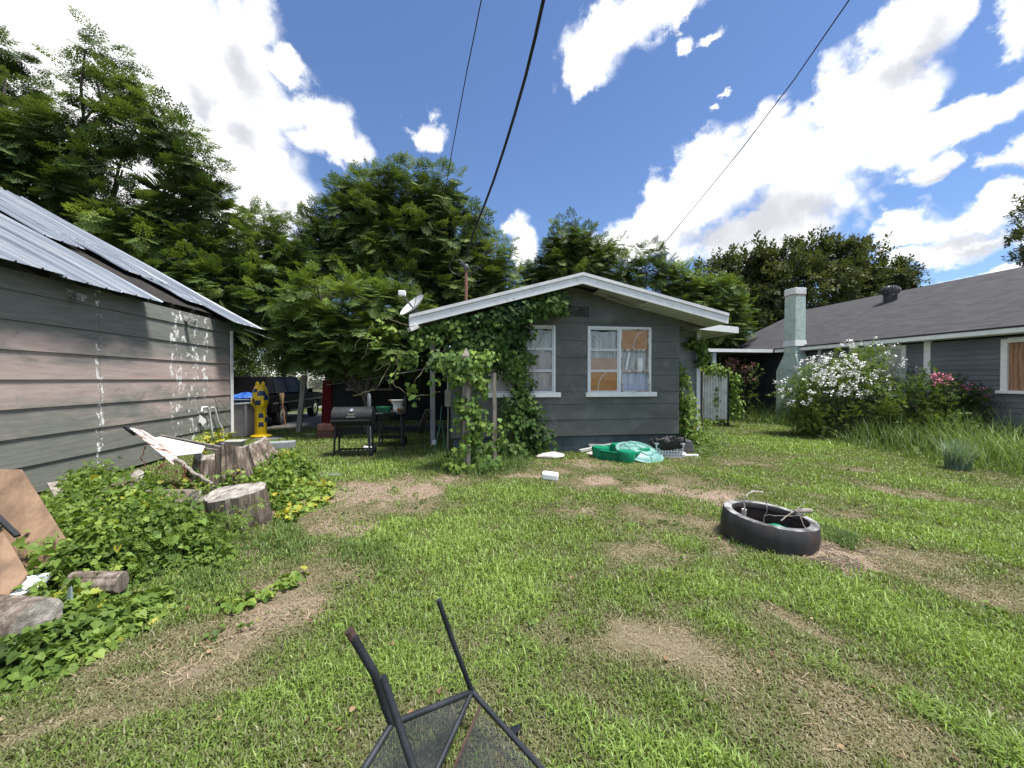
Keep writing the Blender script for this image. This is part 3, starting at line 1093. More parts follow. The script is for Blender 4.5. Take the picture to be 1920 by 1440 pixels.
# roof slabs
RF, RB = 7.5, 15.4
LE, RE = (-.87, 2.80), (5.775, 2.99)
PK = (2.54, 3.735)
shingle = M('old_shingle', (.1, .1, .105), (.22, .22, .225), 9, .9, .5)
mb = MB()
t = .045
for (ex, ez) in (LE, RE):
    mb.add([(PK[0], RF + .03, PK[1] - .01), (PK[0], RB, PK[1] - .01), (ex, RB, ez - .01), (ex, RF + .03, ez - .01), (PK[0], RF + .03, PK[1] - t - .01), (PK[0], RB, PK[1] - t - .01), (ex, RB, ez - t - .01), (ex, RF + .03, ez - t - .01)],
           [(0, 1, 2, 3), (7, 6, 5, 4), (0, 4, 5, 1), (1, 5, 6, 2), (2, 6, 7, 3), (3, 7, 4, 0)])
mb.build('roof', shingle, hs)


def rake(mb, y0, y1, off0, off1, ex):
    """a board along both rakes between heights off0 (top) and off1 below the roof line"""
    for (qx, qz) in (LE, RE):
        mb.hexa([(PK[0], y0, PK[1] + off1), (qx, y0, qz + off1), (qx, y1, qz + off1), (PK[0], y1, PK[1] + off1)],
                [(PK[0], y0, PK[1] + off0), (qx, y0, qz + off0), (qx, y1, qz + off0), (PK[0], y1, PK[1] + off0)])


mb = MB(); rake(mb, RF - .045, RF + .06, .018, -.045, 0); mb.build('drip_edge', M('alu_white', (.55, .56, .57), (.68, .69, .7), 5, .4, .1), hs)
mb = MB(); rake(mb, RF - .02, RF + .025, -.048, -.205, 0)
mb.box(LE[0] - .02, LE[0] + .012, RF + .06, RB, LE[1] - .19, LE[1] - .02)
mb.box(RE[0] - .012, RE[0] + .02, RF + .06, RB, RE[1] - .19, RE[1] - .02)
mb.build('fascia', WHITE, hs, bevel=.004)
# soffit: boards on the right, partly missing on the left
soff = M('soffit_panel', (.42, .42, .4), (.52, .52, .5), 4, .6, .1)
mb = MB()
def rz(x): return PK[1] + (RE[1] - PK[1]) * (x - PK[0]) / (RE[0] - PK[0])
def lz(x): return PK[1] + (LE[1] - PK[1]) * (x - PK[0]) / (LE[0] - PK[0])
xx = 3.95
while xx < 5.72:
    for q in (0,):
        mb.hexa([(xx, RF + .03, rz(xx) - .2), (xx + .085, RF + .03, rz(xx + .085) - .2), (xx + .085, HY - .002, rz(xx + .085) - .2), (xx, HY - .002, rz(xx) - .2)],
                [(xx, RF + .03, rz(xx) - .18), (xx + .085, RF + .03, rz(xx + .085) - .18), (xx + .085, HY - .002, rz(xx + .085) - .18), (xx, HY - .002, rz(xx) - .18)])
    xx += .1
mb.build('soffit', soff, hs)
mb = MB()
mb.hexa([(2.95, RF + .03, rz(2.95) - .17), (3.95, RF + .03, rz(3.95) - .2), (3.95, HY - .06, rz(3.95) - .21), (2.95, HY - .06, rz(2.95) - .18)],
        [(2.95, RF + .03, rz(2.95) - .155), (3.95, RF + .03, rz(3.95) - .185), (3.95, HY - .06, rz(3.95) - .195), (2.95, HY - .06, rz(2.95) - .165)])
mb.bar((3.2, HY - .28, rz(3.2) - .26), (3.95, HY - .12, rz(3.95) - .24), .04, .012)
mb.build('sagging_soffit_panel', M('soffit_dirty', (.2, .19, .17), (.36, .35, .33), 3, .7, .1), hs)
BARER = M('bare_rafter', (.06, .055, .05), (.14, .12, .1), 5, .9)
for xx in (1.0, 1.6, 2.2):
    mb = MB(); mb.bar((xx, RF + .03, lz(xx) - .1), (xx, HY + .2, lz(xx) - .1), .045, .09); mb.build('lookout_rafter', BARER, hs)
mb = MB(); mb.box(HX1 - .02, RE[0] - .03, HY + .02, HY + .06, RE[1] - .2, RE[1] - .08); mb.build('eave_board', BARER, hs)
mb = MB()
mb.bar((LE[0] + .0, RF - .05, LE[1] - .27), (LE[0] + .14, RF + .02, LE[1] - .2), .16, .07)
mb.build('peeling_fascia_end', M('peeling_white', (.3, .28, .26), (.8, .8, .79), 14, .8, .6, 20), hs)

GLASS, nt, b, out = new_mat('window_glass')
gl = nd(nt, 'ShaderNodeBsdfGlossy'); gl.inputs['Roughness'].default_value = .03
tr = nd(nt, 'ShaderNodeBsdfTransparent'); tr.inputs[0].default_value = (.95, .96, .96, 1)
fr = nd(nt, 'ShaderNodeFresnel'); fr.inputs[0].default_value = 1.5
mx = nd(nt, 'ShaderNodeMixShader')
nt.links.new(mth(nt, 'MULTIPLY', fr.outputs[0], .75), mx.inputs[0]); nt.links.new(tr.outputs[0], mx.inputs[1]); nt.links.new(gl.outputs[0], mx.inputs[2]); nt.links.new(mx.outputs[0], out.inputs[0])
CARD = M('cardboard', (.62, .3, .11), (.72, .4, .17), 3, .85, .1)
def cloth(name, a, b_): return M(name, a, b_, 3, .9, .5, 6, stretch=(4, 1, .7), bdist=.05)
CURT = cloth('grey_curtain', (.5, .5, .48), (.8, .8, .77))
CURT2 = cloth('pinkish_curtain', (.5, .44, .42), (.75, .7, .67))
BLUEP = cloth('blue_plastic', (.42, .45, .55), (.62, .65, .74))
OLDW = M('flaking_frame', (.3, .2, .11), (.66, .65, .63), 10, .8, .4, 20, stretch=(1, 1, .5), pos=(.42, .56))


def wavy(mb, x0, x1, z0, z1, y, amp=.02, f=30, n=26):
    vs = []
    for k in range(n + 1):
        xx = x0 + (x1 - x0) * k / n
        o = amp * math.sin(f * xx) + amp * .5 * math.sin(f * 2.3 * xx + 1)
        vs += [(xx, y + o, z0 + .01 * math.sin(f * .7 * xx)), (xx, y + o * .6, z1 + .012 * math.sin(f * .5 * xx))]
    mb.add(vs, [(2 * k, 2 * k + 2, 2 * k + 3, 2 * k + 1) for k in range(n)])


def window(q, kind):
    x0, x1, z0, z1 = q
    xm = (x0 + x1) / 2
    yf = HY - .03
    wn = MB()
    wn.box(x0, x0 + .05, yf, HY + .07, z0, z1); wn.box(x1 - .05, x1, yf, HY + .07, z0, z1)
    wn.box(x0 + .05, x1 - .05, yf, HY + .07, z1 - .05, z1)
    wn.box(xm - .03, xm + .03, yf, HY + .07, z0, z1 - .05)
    wn = wn.build('window', WHITE, hs, bevel=.006)
    mb = MB(); mb.box(x0 - .055, x1 + .1, HY - .11, HY + .06, z0 - .105, z0 - .003); mb.build('sill', WHITE, wn, bevel=.006)
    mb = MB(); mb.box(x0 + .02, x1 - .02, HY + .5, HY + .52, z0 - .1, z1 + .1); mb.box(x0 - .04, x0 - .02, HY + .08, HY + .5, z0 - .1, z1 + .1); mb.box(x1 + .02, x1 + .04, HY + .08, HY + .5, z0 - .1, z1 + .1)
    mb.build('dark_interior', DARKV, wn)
    for h, (a, b_) in enumerate(((x0 + .05, xm - .03), (xm + .03, x1 - .05))):
        hh = (z1 - .05 - z0) / 3
        for r in range(3):
            c0 = z0 + hh * r; c1 = c0 + hh
            fr = MB(); t = .026
            tilt = .09 if (kind == 2 and h == 1 and r == 0) else 0
            def q_(xa, xb, za, zb):
                def yo(z): return HY - .012 - tilt * (1 - (z - c0) / hh)
                fr.hexa([(xa, yo(za), za), (xb, yo(za), za), (xb, yo(za) + .03, za), (xa, yo(za) + .03, za)], [(xa, yo(zb), zb), (xb, yo(zb), zb), (xb, yo(zb) + .03, zb), (xa, yo(zb) + .03, zb)])
            q_(a + .003, a + t, c0 + .003, c1 - .003); q_(b_ - t, b_ - .003, c0 + .003, c1 - .003)
            q_(a + t, b_ - t, c0 + .003, c0 + t); q_(a + t, b_ - t, c1 - t, c1 - .003)
            sash = fr.build('sash', OLDW if (kind == 2 and h == 1) else WHITE, wn, bevel=.003)
            mb = MB()
            y0 = HY + .004 - tilt; y1 = HY + .004
            mb.add([(a + t, y0, c0 + t), (b_ - t, y0, c0 + t), (b_ - t, y1, c1 - t), (a + t, y1, c1 - t)], [(0, 1, 2, 3)])
            mb.build('pane', GLASS, wn)
            # what stands behind this pane
            yb = HY + .014
            def board(za, zb, mat, nm='cardboard'):
                m2 = MB(); m2.box(a + .005, b_ - .005, yb, yb + .006, za, zb); m2.build(nm, mat, wn)
            def cur(za, zb, mat, y=yb + .035):
                m2 = MB(); wavy(m2, a - .01, b_ + .01, za, zb, y); m2.build('curtain', mat, wn, smooth=80)
            def arc(x_0, side, za, zb):
                m2 = MB(); pts = []
                for k in range(13):
                    an = math.pi / 2 * k / 12
                    pts.append((x_0 + side * .26 * math.sin(an) ** 1.0 * .9, yb - .004, za + (zb - za) * (1 - math.cos(an)) ** .0 * math.sin(an) ** .8 if False else za + (zb - za) * math.sin(an * .98)))
                pts = [(x_0 + side * .24 * (1 - math.cos(math.pi / 2 * k / 12)), yb - .004, za + (zb - za) * math.sin(math.pi / 2 * k / 12)) for k in range(13)]
                m2.tube(pts, .008, 6); m2.build('bent_wire_hoop', WHITE, wn, smooth=60)
            if kind == 1:
                cur(c0 + (.0 if r != 2 else 0), c1 - (.05 if r == 2 else .03), CURT2 if r != 2 else CURT)
                if r == 0 and h == 1: arc(a + .2, 1, c0, c1 - .1)
            else:
                if h == 0 and r == 2:
                    cur(c0, c1 - .06, CURT)
                    m2 = MB(); m2.bar((a, yb, c1 - .04), (a + .28, yb, c0 + .2), .03, .01); m2.bar((a, yb, c0 + .03), (a + .14, yb, c0 + .12), .03, .01); m2.build('white_strip', WHITE, wn)
                elif h == 0 and r == 1:
                    board(c0, c0 + .29, M('pale_cardboard', (.62, .42, .31), (.7, .5, .4), 4, .85), 'cardboard'); cur(c0 + .2, c1, CURT, yb + .03)
                elif h == 0: board(c0, c1 - .01, CARD); arc(a + .2, 1, c0 + .02, c1 - .03)
                elif r == 2: board(c0, c1 - .03, CARD); arc(a + .3, 1, c0 + .02, c1 - .05)
                elif r == 1:
                    cur(c0, c1, CURT)
                    m2 = MB(); m2.bar((a + .12, yb - .005, c0), (a + .2, yb - .005, c1 - .05), .05, .02); m2.lathe((b_ - .2, yb + .01, c0), [(.06, 0), (.08, .12), (.07, .26), (.02, .3)], 14); m2.build('windowsill_clutter', WHITE, wn)
                else:
                    cur(c0, c1, BLUEP)


window(W1, 1)
window(W2, 2)
# side annex set back on the right
AY = 9.5
mb = MB()
siding(mb, 'x', AY, HX1 + .01, 6.36, [.3 + .2 * k for k in range(14)], .018, out=-1)
mb.box(6.3, 6.36, AY + .08, 14, .3, 2.85)
mb.build('annex_wall', M('annex_paint', (.16, .175, .175), (.24, .25, .25), 3, .7, .2), hs)
mb = MB(); mb.box(6.36, 6.47, AY - .07, AY + .04, 0, 2.88); mb.build('annex_corner_post', WHITE, hs, bevel=.006)
mb = MB()
mb.hexa([(5.8, 8.9, 2.92), (7.1, 8.9, 2.83), (7.1, 14.5, 2.83), (5.8, 14.5, 2.92)], [(5.8, 8.9, 2.98), (7.1, 8.9, 2.89), (7.1, 14.5, 2.89), (5.8, 14.5, 2.98)])
mb.build('annex_roof', soff, hs)
mb = MB()
mb.hexa([(5.8, 8.86, 2.86), (7.1, 8.86, 2.77), (7.1, 8.895, 2.77), (5.8, 8.895, 2.86)], [(5.8, 8.86, 3.02), (7.1, 8.86, 2.93), (7.1, 8.895, 2.93), (5.8, 8.895, 3.02)])
mb.box(7.105, 7.13, 8.86, 14.5, 2.77, 2.92)
mb.build('annex_fascia', WHITE, hs, bevel=.004)
# dark rear wing and porch on the left
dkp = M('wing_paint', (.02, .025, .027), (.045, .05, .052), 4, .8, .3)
WX0, WY = -4.15, 13.4
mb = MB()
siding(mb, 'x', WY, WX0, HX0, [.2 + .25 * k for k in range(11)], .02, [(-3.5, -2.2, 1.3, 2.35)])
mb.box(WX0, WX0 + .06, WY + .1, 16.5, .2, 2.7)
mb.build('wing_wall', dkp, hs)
mb = MB(); mb.box(WX0 - .1, WX0 + .02, WY - .05, WY + .06, .1, 2.7); mb.build('wing_corner_trim', M('dull_white', (.25, .25, .25), (.35, .35, .35), 4, .7), hs)
mb = MB()
mb.box(-3.54, -3.48, WY - .05, WY + .02, 1.27, 2.4); mb.box(-2.22, -2.16, WY - .05, WY + .02, 1.27, 2.4); mb.box(-2.88, -2.82, WY - .045, WY + .02, 1.3, 2.35)
mb.box(-3.48, -2.22, WY - .05, WY + .02, 2.34, 2.4); mb.box(-3.6, -2.1, WY - .09, WY + .02, 1.22, 1.3)
wf = mb.build('wing_window', M('window_grey', (.3, .3, .3), (.42, .42, .42), 5, .7), hs)
mb = MB(); mb.add([(-3.5, WY + .02, 1.3), (-2.2, WY + .02, 1.3), (-2.2, WY + .02, 2.35), (-3.5, WY + .02, 2.35)], [(0, 1, 2, 3)]); mb.build('pane', M('dark_glass', (.01, .011, .012), (.02, .02, .02), 3, .06), wf)
mb = MB()
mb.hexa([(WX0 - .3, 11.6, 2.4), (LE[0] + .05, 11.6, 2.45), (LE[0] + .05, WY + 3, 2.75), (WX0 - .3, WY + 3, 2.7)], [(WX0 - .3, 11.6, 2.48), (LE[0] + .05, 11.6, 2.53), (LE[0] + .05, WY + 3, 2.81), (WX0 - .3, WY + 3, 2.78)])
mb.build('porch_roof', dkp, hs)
mb = MB(); mb.box(-.64, -.52, 9.82, 9.94, 0, 2.62); mb.build('porch_post', M('post_paint', (.36, .36, .36), (.5, .5, .5), 6, .8, .2, 20, stretch=(1, 1, .3), dirt=(.2, .17, .14), dpos=(.6, .75)), hs, bevel=.01)
mb = MB(); mb.box(WX0 + .3, HX0, 11.6, WY, -.05, .04); mb.build('porch_floor', M('porch_slab', (.03, .03, .03), (.06, .06, .055), 5, .9), hs)
mb = MB(); mb.box(HX0 - .13, HX0 + .0, HY + .35, HY + .6, 1.0, 1.36); mb.tube([(HX0 - .06, HY + .47, 1.36), (HX0 - .06, HY + .47, 2.6)], .025, 8); mb.tube([(HX0 - .06, HY + .47, 1.0), (HX0 - .07, HY + .47, .05)], .02, 8)
mb.build('meter_box', M('meter_beige', (.36, .34, .28), (.46, .44, .38), 5, .6, .1), hs, bevel=.008)

# ------------------------------------------------------------------ the neighbour's house
NX = 12.5
nb_ = empty('neighbour_house', (NX, 13.2, 0), 'dark slate sided house with grey shingle roof and green stucco chimney', 'house')
slate = M('slate_siding', (.1, .115, .13), (.155, .17, .185), 2, .6, .15, 20, stretch=(.4, .4, 2))
hw = [(5.5, 7.14, 1.33, 2.52), (9.08, 10.6, 1.05, 2.56)]
mb = MB()
siding(mb, 'y', NX, -2, 13.12, [.2 + .125 * k for k in range(20)], .014, hw, out=-1)
mb.build('wall', slate, nb_)
mb = MB(); mb.box(NX + .02, NX + .3, -2, 13.1, -.05, .2); mb.build('foundation', blockp, nb_)
# roof
ROX, ROZ, RIX, RIZ = 12.1, 2.76, 17.2, 5.05
sh_, nt, b, out = new_mat('grey_shingles')
vec = coords(nt)
br = nd(nt, 'ShaderNodeTexBrick')
mp = nd(nt, 'ShaderNodeMapping'); mp.inputs['Rotation'].default_value = (0, 0, R(90))
nt.links.new(vec, mp.inputs[0]); nt.links.new(mp.outputs[0], br.inputs['Vector'])
br.inputs['Scale'].default_value = 1
br.inputs['Brick Width'].default_value = .3
br.inputs['Row Height'].default_value = .13
br.inputs['Mortar Size'].default_value = .006
br.inputs['Color1'].default_value = (.02, .02, .022, 1); br.inputs['Color2'].default_value = (.05, .048, .054, 1); br.inputs['Mortar'].default_value = (.03, .03, .032, 1)
nA = noise_n(nt, coords(nt, (3, .6, 3)), 3, 8, .7)
c = mixc(nt, .3, br.outputs[0], ramp(nt, [(.3, (.014, .014, .016)), (.7, (.046, .044, .05))], nA.outputs[0]).outputs[0])
nt.links.new(c, b.inputs['Base Color']); b.inputs['Roughness'].default_value = .9
add_bump(nt, b, br.outputs['Fac'], -.4, .01)
mb = MB()
RY0, RY1 = -3, 17.1
mb.hexa([(ROX, RY0, ROZ - .03), (RIX, RY0, RIZ - .03), (RIX, RY1, RIZ - .03), (ROX, RY1, ROZ - .03)], [(ROX, RY0, ROZ), (RIX, RY0, RIZ), (RIX, RY1, RIZ), (ROX, RY1, ROZ)])
mb.hexa([(RIX, RY0, RIZ - .03), (22.3, RY0, ROZ - .03), (22.3, RY1, ROZ - .03), (RIX, RY1, RIZ - .03)], [(RIX, RY0, RIZ), (22.3, RY0, ROZ), (22.3, RY1, ROZ), (RIX, RY1, RIZ)])
mb.build('roof', sh_, nb_)
mb = MB(); mb.prism([(NX, 16.9, 0), (22, 16.9, 0), (22, 16.9, 2.7), (RIX, 16.9, 4.9), (NX, 16.9, 2.75)], (0, .05, 0)); mb.box(22, 22.1, -2, 16.9, 0, 2.7); mb.build('rear_walls', slate, nb_)
mb = MB(); mb.box(ROX - .03, ROX + .0, RY0, 13.1, ROZ - .14, ROZ - .032); mb.box(ROX + .0, NX - .02, RY0, 13.1, ROZ - .15, ROZ - .13)
mb.build('fascia', WHITE, nb_, bevel=.003)
mb = MB(); mb.box(ROX - .05, ROX + .02, RY0, 17.1, ROZ - .028, ROZ + .008); mb.build('drip_edge', BLACK, nb_)
# flat porch roof and dark porch behind the bushes
mb = MB(); mb.box(8.95, ROX - .05, 13.14, 13.17, 2.62, 2.74); mb.box(8.92, 8.95, 13.14, 16.6, 2.62, 2.74); mb.build('porch_fascia', WHITE, nb_, bevel=.003)
mb = MB(); mb.box(8.95, ROX + .2, 13.172, 16.6, 2.64, 2.7); mb.build('porch_roof', M('porch_roofing', (.12, .12, .12), (.2, .2, .2), 5, .9), nb_)
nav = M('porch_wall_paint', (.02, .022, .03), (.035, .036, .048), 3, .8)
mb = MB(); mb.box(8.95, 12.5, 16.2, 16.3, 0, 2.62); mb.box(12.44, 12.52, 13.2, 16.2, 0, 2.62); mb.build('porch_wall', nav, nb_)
mb = MB(); mb.box(9.56, 9.7, 13.2, 13.32, 0, 2.62); mb.build('porch_post', M('post_mint', (.32, .4, .38), (.42, .48, .46), 5, .8), nb_, bevel=.01)
# chimney
stucco = M('mint_stucco', (.35, .45, .4), (.43, .52, .47), 5, .9, .9, 22, dirt=(.24, .33, .3), dscale=3, dpos=(.5, .75), bdist=.03)
mb = MB()
cx0, cx1, cy0, cy1 = 11.88, 12.32, 12.02, 12.5
def pris(x0, x1, y0, y1, z0, X0, X1, Y0, Y1, z1):
    mb.hexa([(x0, y0, z0), (x1, y0, z0), (x1, y1, z0), (x0, y1, z0)], [(X0, Y0, z1), (X1, Y0, z1), (X1, Y1, z1), (X0, Y1, z1)])
pris(cx0 - .03, 12.48, cy0 - .22, cy1 + .3, -.05, cx0 - .03, 12.48, cy0 - .22, cy1 + .3, 1.9)
pris(cx0 - .03, 12.48, cy0 - .22, cy1 + .3, 1.9, cx0, cx1, cy0, cy1, 2.5)
pris(cx0, cx1, cy0, cy1, 2.5, cx0 + .01, cx1 - .01, cy0 + .01, cy1 - .01, 4.62)
ch = mb.build('chimney', stucco, nb_, bevel=.02)
mb = MB(); mb.box(cx0 + .0, cx1 - .0, cy0 + .0, cy1 - .0, 4.622, 4.85); mb.build('chimney_cap', M('cap_stucco', (.55, .56, .54), (.68, .69, .67), 6, .9, .5, 20), ch, bevel=.015)
mb = MB(); mb.box(cx0 - .004, cx1 + .004, cy0 - .004, cy1 + .004, 4.6, 4.625); mb.build('rust_band', M('rust_line', (.25, .09, .06), (.4, .25, .2), 9, .9), ch)
def nrz(x): return ROZ + (RIZ - ROZ) * (x - ROX) / (RIX - ROX)
mb = MB(); pris(cx0 - .03, cx1 + .03, cy0 - .03, cy1 + .03, 2.78, cx0 - .006, cx1 + .006, cy0 - .006, cy1 + .006, nrz(cx1) + .12); mb.build('chimney_flashing', M('flashing', (.5, .55, .53), (.6, .64, .62), 5, .7), ch)
# turbine vent
tv = (16.0, 12.15, nrz(16.0) - .1)
mb = MB(); mb.lathe(tv, [(.2, 0), (.2, .3), (.17, .33)], 20)
t_ = mb.build('roof_turbine', BLACK, nb_, smooth=40)
mb = MB()
for k in range(20):
    a = 2 * math.pi * k / 20
    pts = []
    for j in range(9):
        s = j / 8
        r = .17 + .11 * math.sin(math.pi * s)
        pts.append((tv[0] + r * math.cos(a + s * .5), tv[1] + r * math.sin(a + s * .5), tv[2] + .33 + .3 * s))
    mb.tube(pts, .018, 5)
mb.lathe((tv[0], tv[1], tv[2] + .62), [(.18, 0), (.1, .03), (0, .04)], 16)
mb.lathe((tv[0], tv[1], tv[2] + .33), [(.13, 0), (.13, .28)], 12)
mb.build('turbine_head', M('turbine_metal', (.05, .05, .055), (.12, .12, .13), 6, .4, metal=.4), t_, smooth=60)
# windows
ply, nt, b, out = new_mat('plywood')
wv = nd(nt, 'ShaderNodeTexWave', wave_type='RINGS', rings_direction='SPHERICAL')
v = coords(nt, (1, 1.5, .55)); nt.links.new(v, wv.inputs[0])
wv.inputs['Scale'].default_value = 2.6; wv.inputs['Distortion'].default_value = 9; wv.inputs['Detail'].default_value = 3; wv.inputs['Detail Scale'].default_value = 1.2
c = ramp(nt, [(.2, (.24, .12, .07)), (.7, (.36, .2, .12))], wv.outputs[1]).outputs[0]
nt.links.new(c, b.inputs['Base Color']); b.inputs['Roughness'].default_value = .85
for (a, b_, z0, z1), fill in zip(hw, (ply, None)):
    mb = MB()
    xo, xi = NX - .05, NX + .03
    mb.box(xo, xi, a - .02, a + .09, z0, z1); mb.box(xo, xi, b_ - .09, b_ + .02, z0, z1); mb.box(xo, xi, a + .09, b_ - .09, z1 - .09, z1 + .02); mb.box(xo - .04, xi, a - .08, b_ + .08, z0 - .06, z0 + .01)
    if fill is None:
        mb.box(xo + .01, xi, (a + b_) / 2 - .04, (a + b_) / 2 + .04, z0, z1 - .09)
        mb.box(xo + .015, xi, a + .09, b_ - .09, 1.6, 1.65)
    f_ = mb.build('boarded_window' if fill else 'sash_window', WHITE, nb_, bevel=.004)
    mb = MB(); mb.box(NX + .0, NX + .015, a + .08, b_ - .08, z0, z1 - .05)
    mb.build('plywood_sheet' if fill else 'drawn_blind', fill or M('pale_blind', (.42, .44, .42), (.52, .54, .52), 3, .7), f_)
for yy, wd in ((8.5, .14), (11.6, .1)):
    mb = MB(); mb.box(NX - .045, NX + .01, yy, yy + wd, .1, ROZ - .15); mb.build('wall_trim', WHITE, nb_, bevel=.004)
# ------------------------------------------------------------------ trees and plants
BARK = M('bark', (.05, .042, .034), (.15, .13, .11), 7, .95, .9, 18, stretch=(2, 2, .5), bdist=.03)
G_DARK = leaf_mat('leaf_deep', [(0, (0.018, 0.032, 0.010)), (.35, (0.043, 0.075, 0.022)), (.65, (0.084, 0.132, 0.036)), (1, (0.169, 0.230, 0.062))], .34, .55, .2)
G_MID = leaf_mat('leaf_mid', [(0, (0.027, 0.048, 0.013)), (.35, (0.067, 0.113, 0.030)), (.65, (0.132, 0.203, 0.050)), (1, (0.251, 0.327, 0.081))], .36, .55, .2)
G_OLIVE = leaf_mat('leaf_olive', [(0, (0.022, 0.030, 0.013)), (.35, (0.049, 0.064, 0.027)), (.65, (0.086, 0.105, 0.044)), (1, (0.135, 0.158, 0.068))], .25, .6, .15)
G_IVY = leaf_mat('leaf_ivy', [(0, (0.019, 0.041, 0.015)), (.35, (0.049, 0.097, 0.026)), (.65, (0.095, 0.169, 0.038)), (1, (0.230, 0.338, 0.068))], .25, .55, .15)
G_WEED = leaf_mat('leaf_weed', [(0, (.028, .05, .015)), (.35, (.075, .13, .026)), (.7, (.155, .245, .048)), (.92, (.25, .34, .07)), (1, (.4, .38, .06))], .32, .5, .2)
G_PALE = leaf_mat('leaf_bluegreen', [(0, (.12, .19, .14)), (1, (.26, .36, .25))], .3)
PIN = bipinnate()
PIN2 = pinnate(5, .42, .16, .3)
SPR = sprig(8, .42, .2)
IVL = ivy_leaf()
HRT = heart_leaf()


def L_(lst, d): return [lobe_px(l, d) for l in lst]


def gbase(px, d, z=0.0):
    p = P(px, 720, d)
    return (p.x, p.y, z)


DENS_K = .95
tree('feathery_tree', 'tall feathery leaved tree leaning over the ridge of the grey shed', gbase(90, 13.2),
     L_([(0, 195, 85, 85), (60, 300, 115, 62), (140, 258, 80, 40), (160, 92, 62, 24), (178, 138, 24, 20), (200, 172, 70, 24), (255, 240, 84, 34), (335, 262, 46, 34), (366, 312, 32, 38), (405, 372, 32, 26), (90, 365, 110, 48), (-10, 85, 40, 30), (230, 318, 76, 36), (320, 355, 50, 28), (-90, 250, 110, 150), (450, 398, 18, 22), (205, 380, 80, 40)], 12.6),
     PIN, G_DARK, BARK, 6.0, 0.582, 4, .17, .47, .66, .28, twigs=.12, gscale=1.1, bright=.02, seed=3)
tree('shrubby_tree', 'low bright green bushy tree right behind the grey shed', gbase(330, 13.6),
     L_([(215, 410, 90, 40), (290, 450, 100, 55), (385, 490, 85, 60), (440, 450, 48, 45), (450, 545, 55, 60), (330, 520, 100, 50), (420, 600, 60, 40), (130, 400, 70, 40)], 13),
     PIN, G_MID, BARK, 8, 0.515, 4, .12, .38, .6, .22, seed=5, bright=.02)
tree('slim_tree', 'slim two topped young tree between the shed trees and the big round tree', gbase(530, 14.5),
     L_([(497, 430, 28, 38), (560, 455, 42, 38), (500, 495, 55, 45), (560, 530, 65, 50), (515, 590, 75, 45), (590, 500, 40, 40)], 14),
     PIN, G_MID, BARK, 8, 0.515, 4, .09, .38, .6, .22, seed=8, bright=.0)
tree('round_crowned_tree', 'big round crowned tree rising behind the cottage and satellite dish', gbase(760, 15),
     L_([(655, 415, 66, 62), (720, 372, 72, 46), (795, 372, 62, 48), (845, 430, 62, 58), (760, 440, 90, 66), (690, 480, 78, 58), (905, 480, 52, 46), (935, 535, 42, 40), (860, 530, 66, 58), (780, 540, 84, 60), (640, 440, 40, 40), (880, 590, 60, 40), (760, 600, 80, 40)], 14.4),
     PIN, G_DARK, BARK, 8, 0.560, 4, .2, .37, .6, .25, seed=12, bright=.12)
tree('spreading_tree', 'low spreading bright leaved tree overhanging the dark porch and grills', gbase(690, 11.3),
     L_([(600, 560, 80, 30), (690, 565, 70, 36), (650, 612, 84, 34), (728, 640, 56, 40), (585, 622, 62, 30), (690, 640, 90, 28), (560, 650, 40, 26), (750, 590, 50, 40), (640, 670, 70, 14), (780, 660, 50, 30)], 10.9),
     PIN, G_MID, BARK, 12, 0.470, 4, .1, .34, .6, .22, seed=14, bright=-.02)
tree('upright_tree', 'upright dense tree top just above the ridge of the cottage', gbase(1075, 17.5),
     L_([(1072, 452, 34, 32), (1060, 490, 42, 40), (1105, 490, 34, 36), (1018, 510, 32, 22), (1130, 480, 14, 22), (1075, 540, 60, 40), (1000, 530, 30, 22)], 17),
     PIN, G_DARK, BARK, 11, 0.515, 4, .12, .36, .6, .22, seed=18, bright=.14)
tree('sparse_tree', 'thin sparse tree with open sky through it behind the right roof slope', gbase(1190, 18.5),
     L_([(1158, 500, 24, 34), (1172, 466, 15, 20), (1215, 510, 32, 36), (1226, 478, 14, 18), (1140, 540, 40, 26), (1250, 525, 26, 26), (1195, 545, 40, 20)], 18),
     PIN, G_DARK, BARK, 9, 0.493, 4, .09, .44, .65, .22, seed=21, bright=.08)
tree('yellow_green_tree', 'yellow green leafy tree just beyond the right eave of the cottage', gbase(1320, 18.5),
     L_([(1290, 545, 46, 30), (1335, 555, 50, 34), (1368, 590, 34, 40), (1300, 590, 60, 34), (1265, 520, 24, 22), (1350, 620, 50, 30)], 18),
     PIN, G_MID, BARK, 9, 0.515, 4, .11, .37, .6, .22, seed=24, bright=.05)
DENS_K = 1.0
tree('wide_oak', 'wide dark olive oak standing far behind the stucco chimney', gbase(1500, 35),
     L_([(1360, 520, 60, 36), (1400, 500, 50, 30), (1455, 495, 62, 34), (1530, 482, 70, 32), (1590, 495, 66, 36), (1660, 518, 46, 36), (1500, 545, 150, 52), (1390, 575, 80, 50), (1640, 555, 60, 40), (1690, 530, 24, 26), (1440, 620, 130, 40)], 34),
     SPR, G_OLIVE, BARK, 2.7, .95, 3, .5, .36, .5, .0, seed=27, bright=.06, gscale=.5, twigs=.05)
tree('edge_tree', 'tree at the edge of the picture above the grey shingle roof', gbase(1985, 21),
     L_([(1925, 380, 34, 22), (1942, 440, 34, 34), (1920, 478, 18, 12), (1985, 400, 50, 60)], 20.5),
     SPR, G_OLIVE, BARK, 6, .5, 3, .16, .4, .6, .1, seed=29)
